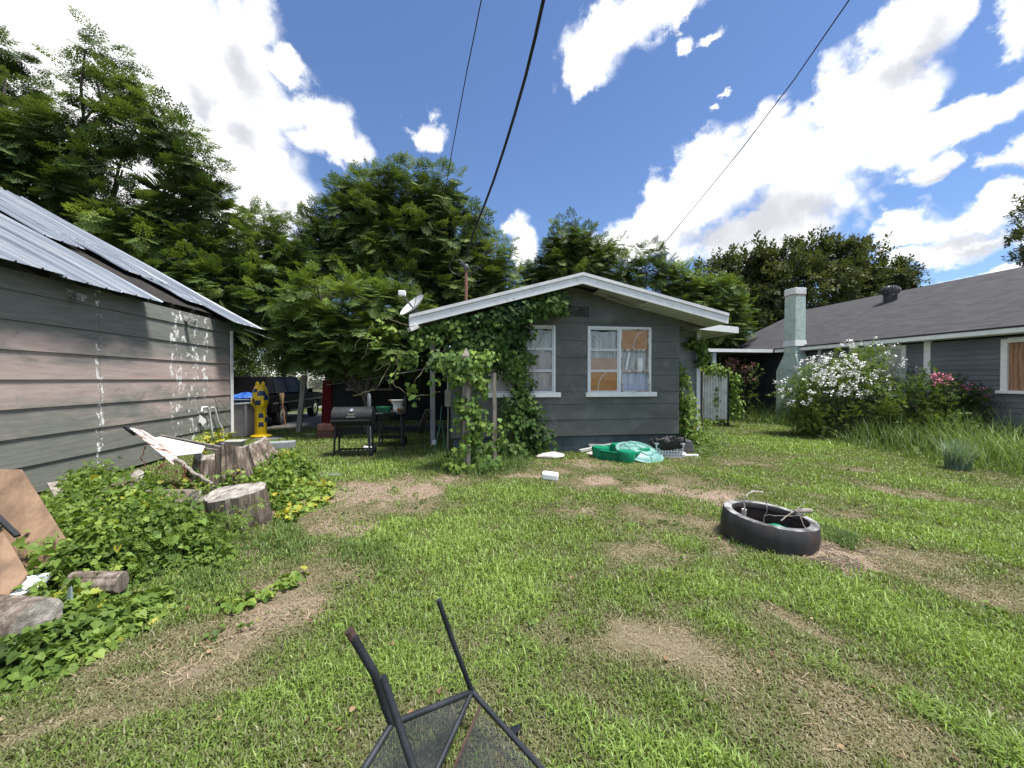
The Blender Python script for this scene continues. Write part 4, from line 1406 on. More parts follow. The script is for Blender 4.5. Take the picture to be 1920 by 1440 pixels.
for k, (px, d_, lb, nm) in enumerate(((470, 20, [(470, 655, 56, 44), (440, 690, 40, 40)], 'hazy green bush behind the black pickup cab roof'),
                                      (545, 21, [(545, 660, 50, 34), (520, 640, 40, 24)], 'grey green bush behind the pickup windscreen and leaning post'),
                                      (400, 17, [(440, 610, 60, 60), (455, 700, 30, 60)], 'dark bush filling the corner behind the shed and pool'))):
    tree('bush', nm, gbase(px, d_ + .3), L_(lb, d_), SPR, (G_OLIVE, G_OLIVE, G_DARK)[k], BARK, 4.5, .5, 3, .06, .36, .6, 0, 'bushes behind the pickup', 'bush', .05, seed=31 + k, bright=.1 - .1 * (k == 2))
# far wood line beyond the street
pts, dirs = [], []
lob = []
for k in range(46):
    a = R(-80 + 160 * k / 45 + random.uniform(-1, 1))
    dd = random.uniform(62, 80)
    hgt = random.uniform(3.5, 6.5)
    lob.append((np.array([math.sin(a) * dd, math.cos(a) * dd, hgt * .55]), np.array([5, 5, hgt * .6])))
p, d = crown_points(lob, .55, .5, .3, .3, 41)
X, Y, Z = frames(d + RNG.normal(0, .6, d.shape))
Vt, F, T = scatter(SPR[0], SPR[1], p, X, Y, Z, 1.9 * RNG.uniform(.7, 1.3, len(p)), np.clip(.5 + RNG.normal(0, .2, len(p)), 0, 1))
o = np_mesh('treeline', Vt, F, G_OLIVE, tint=T)
tag(o, 'far low line of woods beyond the street', 'woods', kind='stuff')

# cabbage palm
pb = P(362, 396, 13.1)
palm = empty('cabbage_palm', (pb.x, pb.y, 0), 'fan leaved cabbage palm half hidden by the trees behind the shed', 'palm')
mb = MB(); mb.tube([(pb.x, pb.y, -.1), (pb.x + .1, pb.y, 3), (pb.x, pb.y, pb.z)], [.22, .19, .17], 12); mb.build('trunk', BARK, palm, smooth=60)
vs, fs = [], []
for i in range(46):
    a = i * 2.39996
    e = R(85 - 130 * (i / 45) ** .9)
    dvec = V((math.cos(a) * math.cos(e), math.sin(a) * math.cos(e), math.sin(e)))
    hub = pb + dvec * (.75 + .25 * random.random())
    sv = dvec.cross(V((0, 0, 1))).normalized(); uv = sv.cross(dvec)
    b0 = len(vs)
    vs += [pb, pb + sv * .02, hub + sv * .012, hub - sv * .012]; fs.append((b0, b0 + 1, b0 + 2, b0 + 3))
    for j in range(25):
        th = R(-105 + 210 * j / 24)
        dd = dvec * math.cos(th) + sv * math.sin(th) + uv * (.22 * abs(math.sin(th)) + random.uniform(-.1, .1))
        ln = .72 * (.75 + .25 * math.cos(th)) * random.uniform(.9, 1.1)
        sw = dd.cross(uv).normalized() * .022
        m = hub + dd * ln * .6
        t_ = hub + dd * ln + V((0, 0, -.16 * ln))
        b0 = len(vs)
        vs += [hub - sw * .4, hub + sw * .4, m + sw, t_, m - sw]
        fs.append((b0, b0 + 1, b0 + 2, b0 + 3, b0 + 4))
tt = np.repeat(.5 + .3 * RNG.random(len(vs) // 4 + 1), 4)[:len(vs)]
o = np_mesh('crown', np.array([tuple(v) for v in vs]), [np.array([f for f in fs if len(f) == 4]), np.array([f for f in fs if len(f) == 5])],
            leaf_mat('palm_leaf', [(0, (.05, .085, .03)), (1, (.15, .2, .075))], .25, .4), palm, tint=tt)
del pts, dirs


# ------------------------------------------------------------------ ivy
def leaf_cloud(lobes, dens, tmpl, size, face=None, flat=.7, gap=.4, gscale=2.0, seed=1, bright=0, shell=.5, hang=True):
    p, d = crown_points(lobes, dens, shell, gap, gscale, seed)
    n = len(p)
    nrm = d * .6 + RNG.normal(0, .45, (n, 3))
    if face is not None: nrm += np.array(face)[None] * flat
    nrm[:, 2] += .35
    nrm = unit(nrm)
    down = np.tile([0, 0, -1.0], (n, 1)) if hang else RNG.normal(size=(n, 3))
    down = down + RNG.normal(0, .55, (n, 3))
    Y = unit(down - nrm * (down * nrm).sum(1, keepdims=True))
    X = np.cross(Y, nrm)
    sc = size * RNG.uniform(.55, 1.25, n)
    t = .5 + (fbm(p * 1.6, seed + 3, 3) - .5) * .9 + RNG.normal(0, .14, n) + bright
    return scatter(tmpl[0], tmpl[1], p, X, Y, nrm, sc, t)


def stem_line(mb, pts, r0, r1, n=5, sub=6, wob=.02):
    q = []
    for a, b_ in zip(pts[:-1], pts[1:]):
        for k in range(sub):
            t = k / sub
            q.append(V(a).lerp(V(b_), t) + V((random.uniform(-wob, wob), random.uniform(-wob, wob), random.uniform(-wob, wob))))
    q.append(V(pts[-1]))
    mb.tube(q, [r0 + (r1 - r0) * i / (len(q) - 1) for i in range(len(q))], n)
    return q


VINE = M('vine_stem', (.1, .08, .05), (.24, .22, .13), 10, .9, .3)


def wl(lst):       # lobes given in metres: centre x, y, z, radii
    return [(np.array(l[:3]), np.array(l[3:])) for l in lst]


iv = empty('ivy', (1.0, 7.9, 0), 'thick green ivy climbing the cottage front and hanging along its left eave', 'ivy')
band = []
for k in range(22):
    t = k / 21
    xx = LE[0] + (2.15 - LE[0]) * t
    zz = LE[1] - .28 + (PK[1] - LE[1]) * (xx - LE[0]) / (PK[0] - LE[0])
    hh = (.17 + .14 * math.sin(k * 1.7) ** 2) * (.35 if xx < -.1 else 1)
    band.append((xx, 7.62 + .15 * random.random(), zz - hh * .55, .2, .2, hh))
mass = wl(band + [(.55, 7.75, 2.3, .5, .25, .42), (1.05, 7.85, 2.35, .45, .25, .5), (1.3, 7.95, 2.5, .33, .16, .4), (.35, 7.8, 1.9, .35, .25, .4), (1.3, 7.95, 1.9, .3, .15, .45),
                  (1.42, 7.98, 1.5, .28, .12, .42), (1.5, 7.98, 2.05, .22, .1, .3), (1.0, 7.9, 2.0, .4, .2, .4), (.1, 7.7, 2.2, .35, .25, .4), (1.25, 7.9, 1.0, .33, .18, .45), (1.5, 7.95, .75, .36, .22, .42), (1.35, 7.85, .42, .5, .3, .36), (1.75, 7.85, .3, .3, .25, .3),
                  (-.45, 7.6, 2.35, .22, .16, .16), (-.75, 7.55, 2.35, .14, .14, .18), (-.8, 7.5, 2.0, .09, .1, .2), (1.0, 7.7, .2, .5, .35, .22)])
parts = [leaf_cloud(mass, 300, IVL, .088, (0, -1, 0), .9, .37, 2.6, 51, -.06, .75)]
np_iv = join_np(parts)
np_mesh('leaves', np_iv[0], np_iv[1], G_IVY, iv, tint=np_iv[2])
mb = MB()
for pts in ([(1.2, 7.9, 0), (1.3, 8.0, .9), (1.1, 7.95, 1.7), (.7, 7.8, 2.4), (.2, 7.6, 2.6)], [(1.5, 7.95, 0), (1.65, 8.03, 1.1), (1.55, 8.0, 2.0), (1.9, 7.9, 2.7), (2.2, 7.7, 3.1)], [(1.9, 7.75, 2.6), (2.25, 7.7, 2.95), (2.6, 7.75, 3.15), (2.75, 7.8, 3.0)], [(2.1, 7.75, 3.0), (2.3, 7.75, 3.2), (2.45, 7.7, 3.3)],
            [(2.3, 7.75, 2.95), (2.5, 7.76, 2.85), (2.75, 7.8, 2.9)], [(2.15, 7.75, 3.1), (2.05, 7.8, 2.8), (1.8, 7.9, 2.5)],
            [(-.5, 7.6, 2.4), (-1.2, 7.5, 2.5), (-1.6, 7.5, 2.25), (-1.75, 7.5, 1.95)], [(-.6, 7.6, 2.3), (-1.1, 7.5, 1.95), (-1.15, 7.5, 1.5), (-.9, 7.5, 1.25), (-.3, 7.6, 1.35)], [(-.7, 7.5, 2.6), (-1.3, 7.5, 2.75), (-1.7, 7.5, 2.5), (-1.9, 7.5, 2.1)],
            [(-.2, 7.6, 2.2), (-.6, 7.5, 1.8), (-.8, 7.5, 1.5), (-.75, 7.5, 1.2)], [(-1.2, 7.5, 1.9), (-1.5, 7.5, 1.4), (-1.9, 7.5, 1.3)], [(-.6, 7.6, 2.2), (-1.0, 7.5, 2.1), (-1.5, 7.5, 1.75)]):
    stem_line(mb, pts, .008, .004, wob=.03)
mb.build('stems', VINE, iv, smooth=60)
# loose sprays on the trailing stems
loose = wl([(-1.2, 7.5, 2.5, .2, .1, .12), (-1.0, 7.5, 1.95, .16, .1, .16), (-.85, 7.5, 1.45, .1, .1, .2), (-1.5, 7.5, 2.35, .12, .1, .1), (-.8, 7.5, 1.2, .1, .08, .1), (-1.15, 7.5, 1.65, .1, .08, .15), (-.4, 7.6, 1.5, .15, .1, .2), (-1.4, 7.5, 2.65, .15, .1, .1)])
l_ = leaf_cloud(loose, 60, IVL, .1, (0, -1, 0), .9, .35, 3, 57, .25)
np_mesh('trailing_leaves', l_[0], l_[1], G_IVY, iv, tint=l_[2])

# vine grown post
vp = V(gbase(874, 6.62))
post = empty('wooden_post', vp, 'weathered pointed wooden post wrapped in ivy in front of the cottage', 'post')
mb = MB()
mb.hexa([(vp.x - .07, vp.y - .07, -.1), (vp.x + .07, vp.y - .07, -.1), (vp.x + .07, vp.y + .07, -.1), (vp.x - .07, vp.y + .07, -.1)], [(vp.x - .065, vp.y - .065, 2.0), (vp.x + .065, vp.y - .065, 2.0), (vp.x + .065, vp.y + .065, 2.0), (vp.x - .065, vp.y + .065, 2.0)])
mb.hexa([(vp.x - .065, vp.y - .065, 2.0), (vp.x + .065, vp.y - .065, 2.0), (vp.x + .065, vp.y + .065, 2.0), (vp.x - .065, vp.y + .065, 2.0)], [(vp.x - .01, vp.y - .01, 2.13), (vp.x + .01, vp.y - .01, 2.13), (vp.x + .01, vp.y + .01, 2.13), (vp.x - .01, vp.y + .01, 2.13)])
mb.build('timber', WOOD_GREY, post)
tp_ = V(gbase(928, 7.3))
p2 = empty('thin_stake', tp_, 'thin dark wooden stake standing in the ivy by the window sill', 'stake')
mb = MB(); mb.bar(tp_ - V((0, 0, .1)), tp_ + V((-.01, .02, 1.72)), .07, .05); mb.build('timber', WOOD_GREY, p2)
v2 = empty('creeper', vp + V((0, -.1, 0)), 'light green creeper climbing the pointed wooden post', 'vine')
ls = [(vp.x + random.uniform(-.12, .12), vp.y - .03 + random.uniform(-.1, .1), .1 + 1.85 * k / 15, .17 + .05 * random.random(), .17, .17) for k in range(16)]
ls += [(vp.x - .5, vp.y + .5, 1.95, .22, .3, .2), (vp.x + .1, vp.y + .4, 1.95, .5, .4, .2), (vp.x - .25, vp.y, 1.75, .22, .15, .16), (vp.x + .25, vp.y, 1.5, .2, .15, .25), (vp.x + .3, vp.y + .1, 1.9, .22, .2, .2), (vp.x + .25, vp.y, .8, .15, .15, .3), (vp.x - .28, vp.y, 1.95, .18, .15, .12), (vp.x - .05, vp.y, .15, .35, .3, .16), (vp.x + .35, vp.y, .12, .3, .3, .14), (vp.x + .55, vp.y + .3, .6, .2, .2, .3)]
l_ = leaf_cloud(wl(ls), 190, IVL, .085, (0, -1, 0), .9, .43, 3.5, 61, .16, .7)
np_mesh('leaves', l_[0], l_[1], G_IVY, v2, tint=l_[2])
mb = MB()
for s in range(3):
    stem_line(mb, [(vp.x + .09 * math.cos(s * 2 + k * 1.1), vp.y + .09 * math.sin(s * 2 + k * 1.1), 2.0 * k / 6) for k in range(7)], .012, .006)
mb.build('stems', VINE, v2, smooth=60)
# vines on the right corner
v3 = empty('wall_vine', (5.3, 8.6, 0), 'lush green vine spilling down the right side wall of the cottage', 'vine')
ls = [(5.3, 8.45, 1.35, .2, .3, .45), (5.38, 8.45, .9, .28, .35, .5), (5.25, 8.6, 1.75, .16, .3, .3), (5.5, 8.6, .4, .36, .5, .4), (5.3, 8.4, 1.0, .18, .3, .45), (5.6, 9.1, .6, .3, .3, .4), (5.35, 8.5, .2, .4, .4, .3), (5.25, 9.1, 1.75, .2, .3, .3), (5.75, 8.5, .15, .4, .4, .2), (6.3, 9.4, 2.55, .3, .2, .2), (6.45, 9.3, 2.2, .16, .2, .3), (5.2, 8.3, .4, .14, .3, .4)]
l_ = leaf_cloud(wl(ls), 260, HRT, .085, (.2, -1, 0), .6, .36, 2.5, 67, .12, .7)
np_mesh('leaves', l_[0], l_[1], G_WEED, v3, tint=l_[2])
mb = MB()
for pts in ([(5.3, 8.7, 0), (5.2, 8.8, .9), (5.15, 9.0, 1.8)], [(6.5, 9.35, 0), (6.5, 9.38, 1.2), (6.45, 9.3, 2.4)]): stem_line(mb, pts, .015, .006)
mb.build('stems', VINE, v3, smooth=60)
# fence panel with creeper by the side passage
fp = P(1343, 700, 13.2); fp.z = 0
cf = empty('corrugated_gate', fp, 'white corrugated metal panel gate beside the cottage passage', 'gate')
a, b_ = P(1314, 760, 13.3), P(1365, 776, 12.9)
a.z = b_.z = 0
mb = MB()
n = 60
dirn = (b_ - a); nr = V((-dirn.y, dirn.x, 0)).normalized()
vs = []
for k in range(n + 1):
    q = a + dirn * (k / n) + nr * (.018 * math.sin(k * 2 * math.pi / 6))
    tz = 1.85 - .12 * (k / n) + .03 * math.sin(k * .35)
    vs += [(q.x, q.y, .24), (q.x, q.y, tz), (q.x + nr.x * .006, q.y + nr.y * .006, .24), (q.x + nr.x * .006, q.y + nr.y * .006, tz)]
fs = []
for k in range(n):
    b0 = 4 * k
    fs += [(b0, b0 + 4, b0 + 5, b0 + 1), (b0 + 3, b0 + 7, b0 + 6, b0 + 2), (b0 + 1, b0 + 5, b0 + 7, b0 + 3)]
mb.add(vs, fs)
mb.build('panel', M('white_sheet', (.62, .62, .6), (.8, .8, .78), 5, .6, .2, dirt=(.3, .26, .22), dpos=(.55, .75), dscale=3), cf, smooth=50)
mb = MB(); mb.tube([b_ + V((0, 0, -.1)), b_ + V((0, 0, 1.85))], .03, 8); mb.tube([a + V((0, 0, -.1)), a + V((0, 0, 2.0))], .03, 8); mb.build('post', BLACK, cf)
v4 = empty('gate_creeper', fp + V((.2, -.1, 0)), 'bright creeper draped over the top of the white corrugated gate', 'vine')
am_ = (a + b_) / 2
ls = [(am_.x - .2, am_.y - .1, 1.98, .4, .2, .2), (am_.x + .3, am_.y - .1, 1.82, .36, .2, .18), (b_.x + .2, b_.y - .1, 1.4, .16, .2, .5), (b_.x + .3, b_.y, .7, .25, .2, .5), (am_.x, am_.y - .1, .15, .6, .15, .15), (a.x - .2, a.y - .1, 2.5, .35, .25, .45), (a.x - .4, a.y - .1, 2.9, .3, .2, .3), (am_.x + .1, am_.y - .05, 1.0, .1, .05, .5)]
l_ = leaf_cloud(wl(ls), 130, HRT, .1, (0, -1, 0), .6, .33, 1.8, 71, .1, .7)
np_mesh('leaves', l_[0], l_[1], G_WEED, v4, tint=l_[2])


# ------------------------------------------------------------------ flowering bushes
def flower_bush(name, label, base, lobes, flobes, fcol, size, fsize, dens, fd, seed, bright=0, lm=None, cat='bush', group=None):
    root = empty(name, base, label, cat, group)
    mb = MB()
    for c, r in lobes:
        for q in range(3):
            stem_line(mb, [V(base) + V((random.uniform(-.15, .15), random.uniform(-.15, .15), 0)), V(base).lerp(V(c), .5) + V((0, 0, .1)), V(c) + V((random.uniform(-1, 1) * r[0] * .5, 0, r[2] * .6))], .016, .006, wob=.015)
    mb.build('stems', BARK, root, smooth=60)
    p, d = crown_points(lobes, dens, .55, .4, 1.8, seed)
    Yd = d * .7 + RNG.normal(0, .5, d.shape); Yd[:, 2] += .25
    X, Y, Z = frames(Yd)
    t = .5 + (fbm(p * 1.5, seed, 3) - .5) * 1.0 + RNG.normal(0, .13, len(p)) + bright
    Vt, F, T = scatter(SPR[0], SPR[1], p, X, Y, Z, size * RNG.uniform(.7, 1.3, len(p)), t)
    np_mesh('foliage', Vt, F, lm or G_MID, root, tint=T)
    # blossom heads: tight clusters of small petals
    p, d = crown_points(flobes, fd, .35, .44, 2.4, seed + 2)
    n = len(p)
    k = 16
    pp = np.repeat(p, k, 0) + RNG.normal(0, fsize * 1.2, (n * k, 3))
    X, Y, Z = frames(RNG.normal(size=(n * k, 3)))
    pet = (np.array([(-.6, -.6, 0), (.6, -.5, .2), (.55, .6, 0), (-.5, .55, .2)]), [np.array([[0, 1, 2, 3]])])
    Vt, F, T = scatter(pet[0], pet[1], pp, X, Y, Z, fsize * RNG.uniform(.6, 1.2, n * k), RNG.random(n * k))
    np_mesh('blossom', Vt, F, leaf_mat(name + '_petal', fcol, 0, .6), root, tint=T)
    return root


bb = gbase(1580, 10.7)
flower_bush('white_flower_bush', 'big bush covered in white blossom before the slate sided house', bb,
            L_([(1500, 745, 38, 36, .2), (1545, 750, 62, 50), (1600, 745, 70, 60), (1590, 700, 60, 36), (1650, 735, 44, 46, .2), (1560, 790, 80, 40), (1640, 790, 60, 40, -.2), (1625, 672, 34, 24), (1535, 705, 36, 22), (1510, 780, 36, 30)], 10.7),
            L_([(1488, 722, 34, 26, -.4), (1530, 690, 38, 22, -.3), (1570, 684, 46, 24, -.4), (1625, 656, 48, 20, -.2), (1655, 686, 34, 26, -.3), (1540, 728, 44, 12, -.75), (1590, 712, 50, 14, -.8), (1500, 745, 22, 18, -.4), (1560, 705, 44, 12, -.3), (1690, 705, 20, 26), (1730, 700, 18, 22), (1610, 690, 40, 20, -.3), (1740, 745, 8, 22), (1680, 725, 22, 26, -.3), (1480, 745, 10, 14), (1600, 735, 30, 10, -.6)], 10.6),
            [(0, (.72, .72, .69)), (1, (.86, .86, .84))], .15, .028, 100, 12, 81, .1)
bb = gbase(1770, 9.4)
flower_bush('pink_flower_bush', 'low dark bush with bright pink blossom under the boarded window', bb,
            L_([(1740, 735, 46, 36), (1780, 755, 56, 42), (1720, 780, 44, 34), (1815, 775, 34, 30), (1700, 760, 34, 34), (1760, 790, 70, 30)], 9.4),
            L_([(1765, 714, 13, 12, -.2), (1810, 724, 12, 8, -.2), (1845, 738, 8, 10, -.2), (1840, 752, 10, 8), (1705, 720, 8, 8), (1752, 705, 8, 8, -.2)], 9.3),
            [(0, (.5, .1, .2)), (1, (.75, .32, .42))], .14, .028, 120, 22, 83, -.02)
bb = gbase(1392, 15.2)
flower_bush('rusty_flower_bush', 'small straggly bush with faded pink tips before the dark porch', bb,
            L_([(1385, 715, 30, 36), (1400, 700, 24, 24), (1365, 700, 18, 30), (1390, 750, 30, 20)], 15),
            L_([(1388, 690, 26, 12), (1375, 680, 14, 8), (1405, 705, 12, 14), (1360, 690, 8, 14)], 14.9),
            [(0, (.35, .16, .13)), (1, (.55, .3, .27))], .17, .035, 26, 14, 85, .08)

# ------------------------------------------------------------------ weeds
def poly_points(poly, n, seed=0):
    """random points in a ground polygon given as surveyed points"""
    q = [onZ(*p) for p in poly]
    q = [(p.x, p.y) for p in q]
    xs, ys = [p[0] for p in q], [p[1] for p in q]
    pts = np.column_stack([RNG.uniform(min(xs), max(xs), n), RNG.uniform(min(ys), max(ys), n)])
    ins = np.zeros(n, bool)
    dmin = np.full(n, 9.0)
    for (x0, y0), (x1, y1) in zip(q, q[1:] + q[:1]):
        c = ((y0 > pts[:, 1]) != (y1 > pts[:, 1])) & (pts[:, 0] < (x1 - x0) * (pts[:, 1] - y0) / (y1 - y0 + 1e-9) + x0)
        ins ^= c
        e = np.array([x1 - x0, y1 - y0]); L2 = (e ** 2).sum() + 1e-9
        t = np.clip(((pts - [x0, y0]) @ e) / L2, 0, 1)
        dmin = np.minimum(dmin, np.linalg.norm(pts - (np.array([x0, y0]) + t[:, None] * e), axis=1))
    return pts[ins], dmin[ins]


def blade_mesh(xy, L, W, bend, tint):
    n = len(xy)
    th = RNG.uniform(0, 2 * math.pi, n)
    dx, dy = np.cos(th), np.sin(th)
    z0 = gz(xy) - .01
    cols = []
    segs = 4
    for k in range(segs + 1):
        t = k / segs
        r = L * bend * t * t * .7
        zz = z0 + L * (t - .42 * bend * t * t)
        cx, cy = xy[:, 0] + dx * r, xy[:, 1] + dy * r
        w = W * (1 - t ** 1.6) + .0006
        cols += [np.column_stack([cx - dy * w, cy + dx * w, zz]), np.column_stack([cx + dy * w, cy - dx * w, zz])]
    Vt = np.stack(cols, 1).reshape(-1, 3)
    m = 2 * (segs + 1)
    ii = (np.arange(n) * m)[:, None]
    F = np.concatenate([ii + np.array([[2 * k, 2 * k + 1, 2 * k + 3, 2 * k + 2]]) for k in range(segs)])
    return Vt, [F], np.repeat(tint, m)


def herb(xy, h, tmpl, size, per, bright=0, seed=1, upright=.5):
    """leafy stems: per leaves up each stem"""
    n = len(xy)
    pp = np.repeat(np.column_stack([xy, gz(xy)]), per, 0)
    hh = np.repeat(h, per)
    t = RNG.random(n * per) ** .6
    tl = np.repeat(RNG.normal(0, .25, (n, 2)), per, 0)
    pp[:, 2] += hh * t
    pp[:, :2] += tl * (hh * t)[:, None]
    a = RNG.uniform(0, 2 * math.pi, n * per)
    out = np.column_stack([np.cos(a), np.sin(a), RNG.normal(-.1, .35, n * per)])
    pp = pp + out * .035
    nrm = unit(np.column_stack([np.cos(a) * .4, np.sin(a) * .4, np.full(n * per, upright)]) + RNG.normal(0, .35, (n * per, 3)))
    Y = unit(out - nrm * (out * nrm).sum(1, keepdims=True))
    X = np.cross(Y, nrm)
    tint = .5 + (fbm(pp * 2, seed, 3) - .5) * .9 + RNG.normal(0, .13, n * per) + bright + .14 * (t - .6)
    return scatter(tmpl[0], tmpl[1], pp, X, Y, nrm, size * RNG.uniform(.55, 1.25, n * per), tint)


# the tangle below the shed wall
parts = []
poly = [(90, 935), (200, 905), (300, 930), (400, 985), (440, 1030), (440, 1060), (330, 1070), (230, 1110), (160, 1180), (60, 1190), (-120, 1190), (-120, 1060), (0, 1040), (60, 985)]
xy, dm = poly_points(poly, 5200)
h = np.clip(dm * 1.1, .05, .4) * RNG.uniform(.35, 1.2, len(xy))
parts.append(herb(xy[:1500], h[:1500], HRT, .052, 14, .05, 91, .8))
parts.append(herb(xy[1500:1900], h[1500:1900] * 1.1, IVL, .075, 8, .12, 90, .7))
parts.append(blade_mesh(xy[-500:], h[-500:] * 1.3 + .05, np.full(500, .003), RNG.uniform(.2, 1, 500), np.clip(.4 + RNG.normal(0, .2, 500), 0, 1)))
k_ = len(xy) // 2
parts.append(herb(xy[k_:k_ + 1100], h[k_:k_ + 1100] * 1.25, SPR, .06, 6, .12, 92))
poly = [(-160, 1150), (70, 1160), (190, 1150), (330, 1090), (300, 1160), (170, 1230), (80, 1290), (-160, 1330)]
xy, dm = poly_points(poly, 2200)
h = np.clip(dm * .6, .03, .13) * RNG.uniform(.5, 1.2, len(xy))
parts.append(herb(xy, h, HRT, .05, 7, .0, 93, .9))
poly = [(455, 880), (560, 862), (600, 885), (575, 935), (545, 985), (505, 960), (470, 930)]
xy, dm = poly_points(poly, 1500)
h = np.clip(dm * .9, .04, .3) * RNG.uniform(.5, 1.2, len(xy))
parts.append(herb(xy, h, HRT, .06, 8, .1, 94, .7))
poly = [(395, 975), (455, 990), (470, 1010), (430, 1045), (385, 1040)]
xy, dm = poly_points(poly, 150)
parts.append(herb(xy, .34 * RNG.uniform(.5, 1.15, len(xy)), SPR, .07, 6, .1, 98, .6))
poly = [(345, 900), (470, 900), (480, 925), (350, 930)]
xy, dm = poly_points(poly, 130)
parts.append(herb(xy, .28 * RNG.uniform(.5, 1.15, len(xy)), HRT, .06, 8, .05, 99, .7))
poly = [(540, 905), (620, 915), (610, 950), (520, 985), (515, 950)]
xy, dm = poly_points(poly, 260)
parts.append(herb(xy, np.full(len(xy), .1), IVL, .08, 5, .45, 95, .9))
poly = [(410, 1140), (520, 1095), (560, 1080), (565, 1100), (470, 1130), (430, 1160)]
xy, dm = poly_points(poly, 90)
parts.append(herb(xy, np.full(len(xy), .06), HRT, .05, 6, .25, 96, .9))
poly = [(340, 830), (430, 815), (430, 850), (360, 860)]
xy, dm = poly_points(poly, 160)
parts.append(herb(xy, np.full(len(xy), .45) * RNG.uniform(.5, 1, len(xy)), HRT, .08, 10, .35, 97, .6))
v, f, t = join_np(parts)
o = np_mesh('vine_undergrowth', v, f, G_WEED, tint=t)
tag(o, 'tangled leafy vine undergrowth covering the foot of the shed wall', 'undergrowth', kind='stuff')

# small broad leaved weeds and fallen leaves through the lawn
n = 520
d = RNG.uniform(1.6, 3.6, n) ** 2 * .9; lat = RNG.uniform(-1.4, 1.4, n) * d
xy = np.stack([math.sin(YAW) * d + math.cos(YAW) * lat, math.cos(YAW) * d - math.sin(YAW) * lat], 1)
cl = fbm(xy * .8, 140, 3)
ok = (cl > .47) & (xy[:, 0] > -4.6) & (xy[:, 0] < 12) & ~((xy[:, 0] > -.6) & (xy[:, 0] < 7) & (xy[:, 1] > 7.6)) & (((xy[:, 0] - ringc.x) ** 2 + (xy[:, 1] - ringc.y) ** 2) > .5 ** 2)
xy = xy[ok]
q1 = herb(xy, RNG.uniform(.02, .07, len(xy)), HRT, .032, 9, -.02, 141, 1.0)
q2 = herb(xy[::3] + .05, RNG.uniform(.03, .1, len(xy[::3])), SPR, .045, 4, .1, 142, .8)
v, f, t = join_np([q1, q2])
o = np_mesh('lawn_weeds', v, f, G_WEED, tint=t)
tag(o, 'small broad leaved weeds scattered through the lawn', 'weeds', kind='stuff')
n = 260
d = RNG.uniform(1.25, 3.7, n) ** 2; lat = RNG.uniform(-1.4, 1.4, n) * d
xy = np.stack([math.sin(YAW) * d + math.cos(YAW) * lat, math.cos(YAW) * d - math.sin(YAW) * lat], 1)
ok = (xy[:, 0] > -5.4) & (xy[:, 0] < 12) & ~((xy[:, 0] > -.6) & (xy[:, 0] < 7) & (xy[:, 1] > 7.9)); xy = xy[ok]; n = len(xy)
nr = unit(np.column_stack([RNG.normal(0, .5, n), RNG.normal(0, .5, n), np.ones(n)])); Y = unit(np.cross(nr, RNG.normal(size=(n, 3)))); X = np.cross(Y, nr)
v, f, t = scatter(HRT[0], HRT[1], np.column_stack([xy, gz(xy) + .025]), X, Y, nr, RNG.uniform(.012, .034, n), RNG.random(n) * .8)
o = np_mesh('fallen_leaves', v, f, leaf_mat('dead_leaf', [(0, (.1, .055, .03)), (.5, (.22, .14, .07)), (1, (.42, .36, .24))], 0, .7), tint=t)
tag(o, 'dry brown fallen leaves scattered on the lawn', 'leaves', kind='stuff')

# rough grass round the stumps, the post and the ivy foot
parts = []
for poly, n, L0, br in (([(495, 965), (560, 985), (600, 1020), (560, 1060), (470, 1040), (440, 1010), (500, 1000)], 4200, .12, .62), ([(380, 1000), (470, 1030), (430, 1110), (280, 1130), (340, 1075), (450, 1050)], 4200, .11, .6),
                        ([(800, 850), (1010, 850), (990, 880), (930, 900), (850, 895), (790, 880)], 5200, .2, .45), ([(600, 1010), (760, 1000), (770, 1090), (690, 1085), (620, 1060)], 3500, .085, .66),
                        ([(1370, 1010), (1400, 1028), (1430, 1040), (1400, 1040), (1365, 1025)], 220, .14, .5), ([(1530, 985), (1610, 1010), (1600, 1040), (1560, 1020)], 1800, .16, .45), ([(1440, 1028), (1475, 1030), (1470, 1045), (1440, 1045)], 200, .18, .6)):
    xy, dm = poly_points(poly, n)
    L = L0 * RNG.uniform(.5, 1.2, len(xy)) * np.clip(.5 + dm * 3, .5, 1.2)
    parts.append(blade_mesh(xy, L, RNG.uniform(.003, .006, len(xy)), RNG.uniform(.3, 1.1, len(xy)), np.clip(br + RNG.normal(0, .15, len(xy)), 0, 1)))
v, f, t = join_np(parts)
o = np_mesh('rough_grass', v, f, leaf_mat('rough_blades', [(0, (.05, .075, .03)), (.4, (.09, .15, .045)), (.8, (.14, .23, .05)), (1, (.3, .3, .12))], .3, .45), tint=t)
tag(o, 'longer rough grass growing round stumps, post and ivy foot', 'grass', kind='stuff')

# weed bank before the neighbour's house
parts = []
poly = [(1350, 790), (1470, 800), (1560, 835), (1640, 850), (1760, 872), (1920, 900), (2080, 935), (2080, 810), (1900, 800), (1600, 785), (1480, 775), (1400, 768)]
xy, dm = poly_points(poly, 42000)
X_ = xy[:, 0]
ok = X_ < 12.3
xy, dm = xy[ok], dm[ok]
h = np.clip(.14 + dm * .75, .14, .85) * (.55 + .8 * fbm(xy * 1.3, 99, 3)) * RNG.uniform(.6, 1.1, len(xy))
parts.append(blade_mesh(xy[:6500], h[:6500] * 1.2, RNG.uniform(.004, .008, 6500), RNG.uniform(.3, 1.1, 6500), np.clip(.5 + .7 * (fbm(xy[:6500] * .9, 7, 3) - .5) + RNG.normal(0, .12, 6500), 0, 1)))
s_ = slice(6500, 12500)
parts.append(herb(xy[s_], h[s_] * .95, SPR, .1, 7, .12, 101))
s_ = slice(12500, 15500)
parts.append(herb(xy[s_], h[s_] * .8, HRT, .07, 9, .1, 102))
poly = [(1275, 838), (1330, 800), (1370, 830), (1350, 858), (1300, 860)]
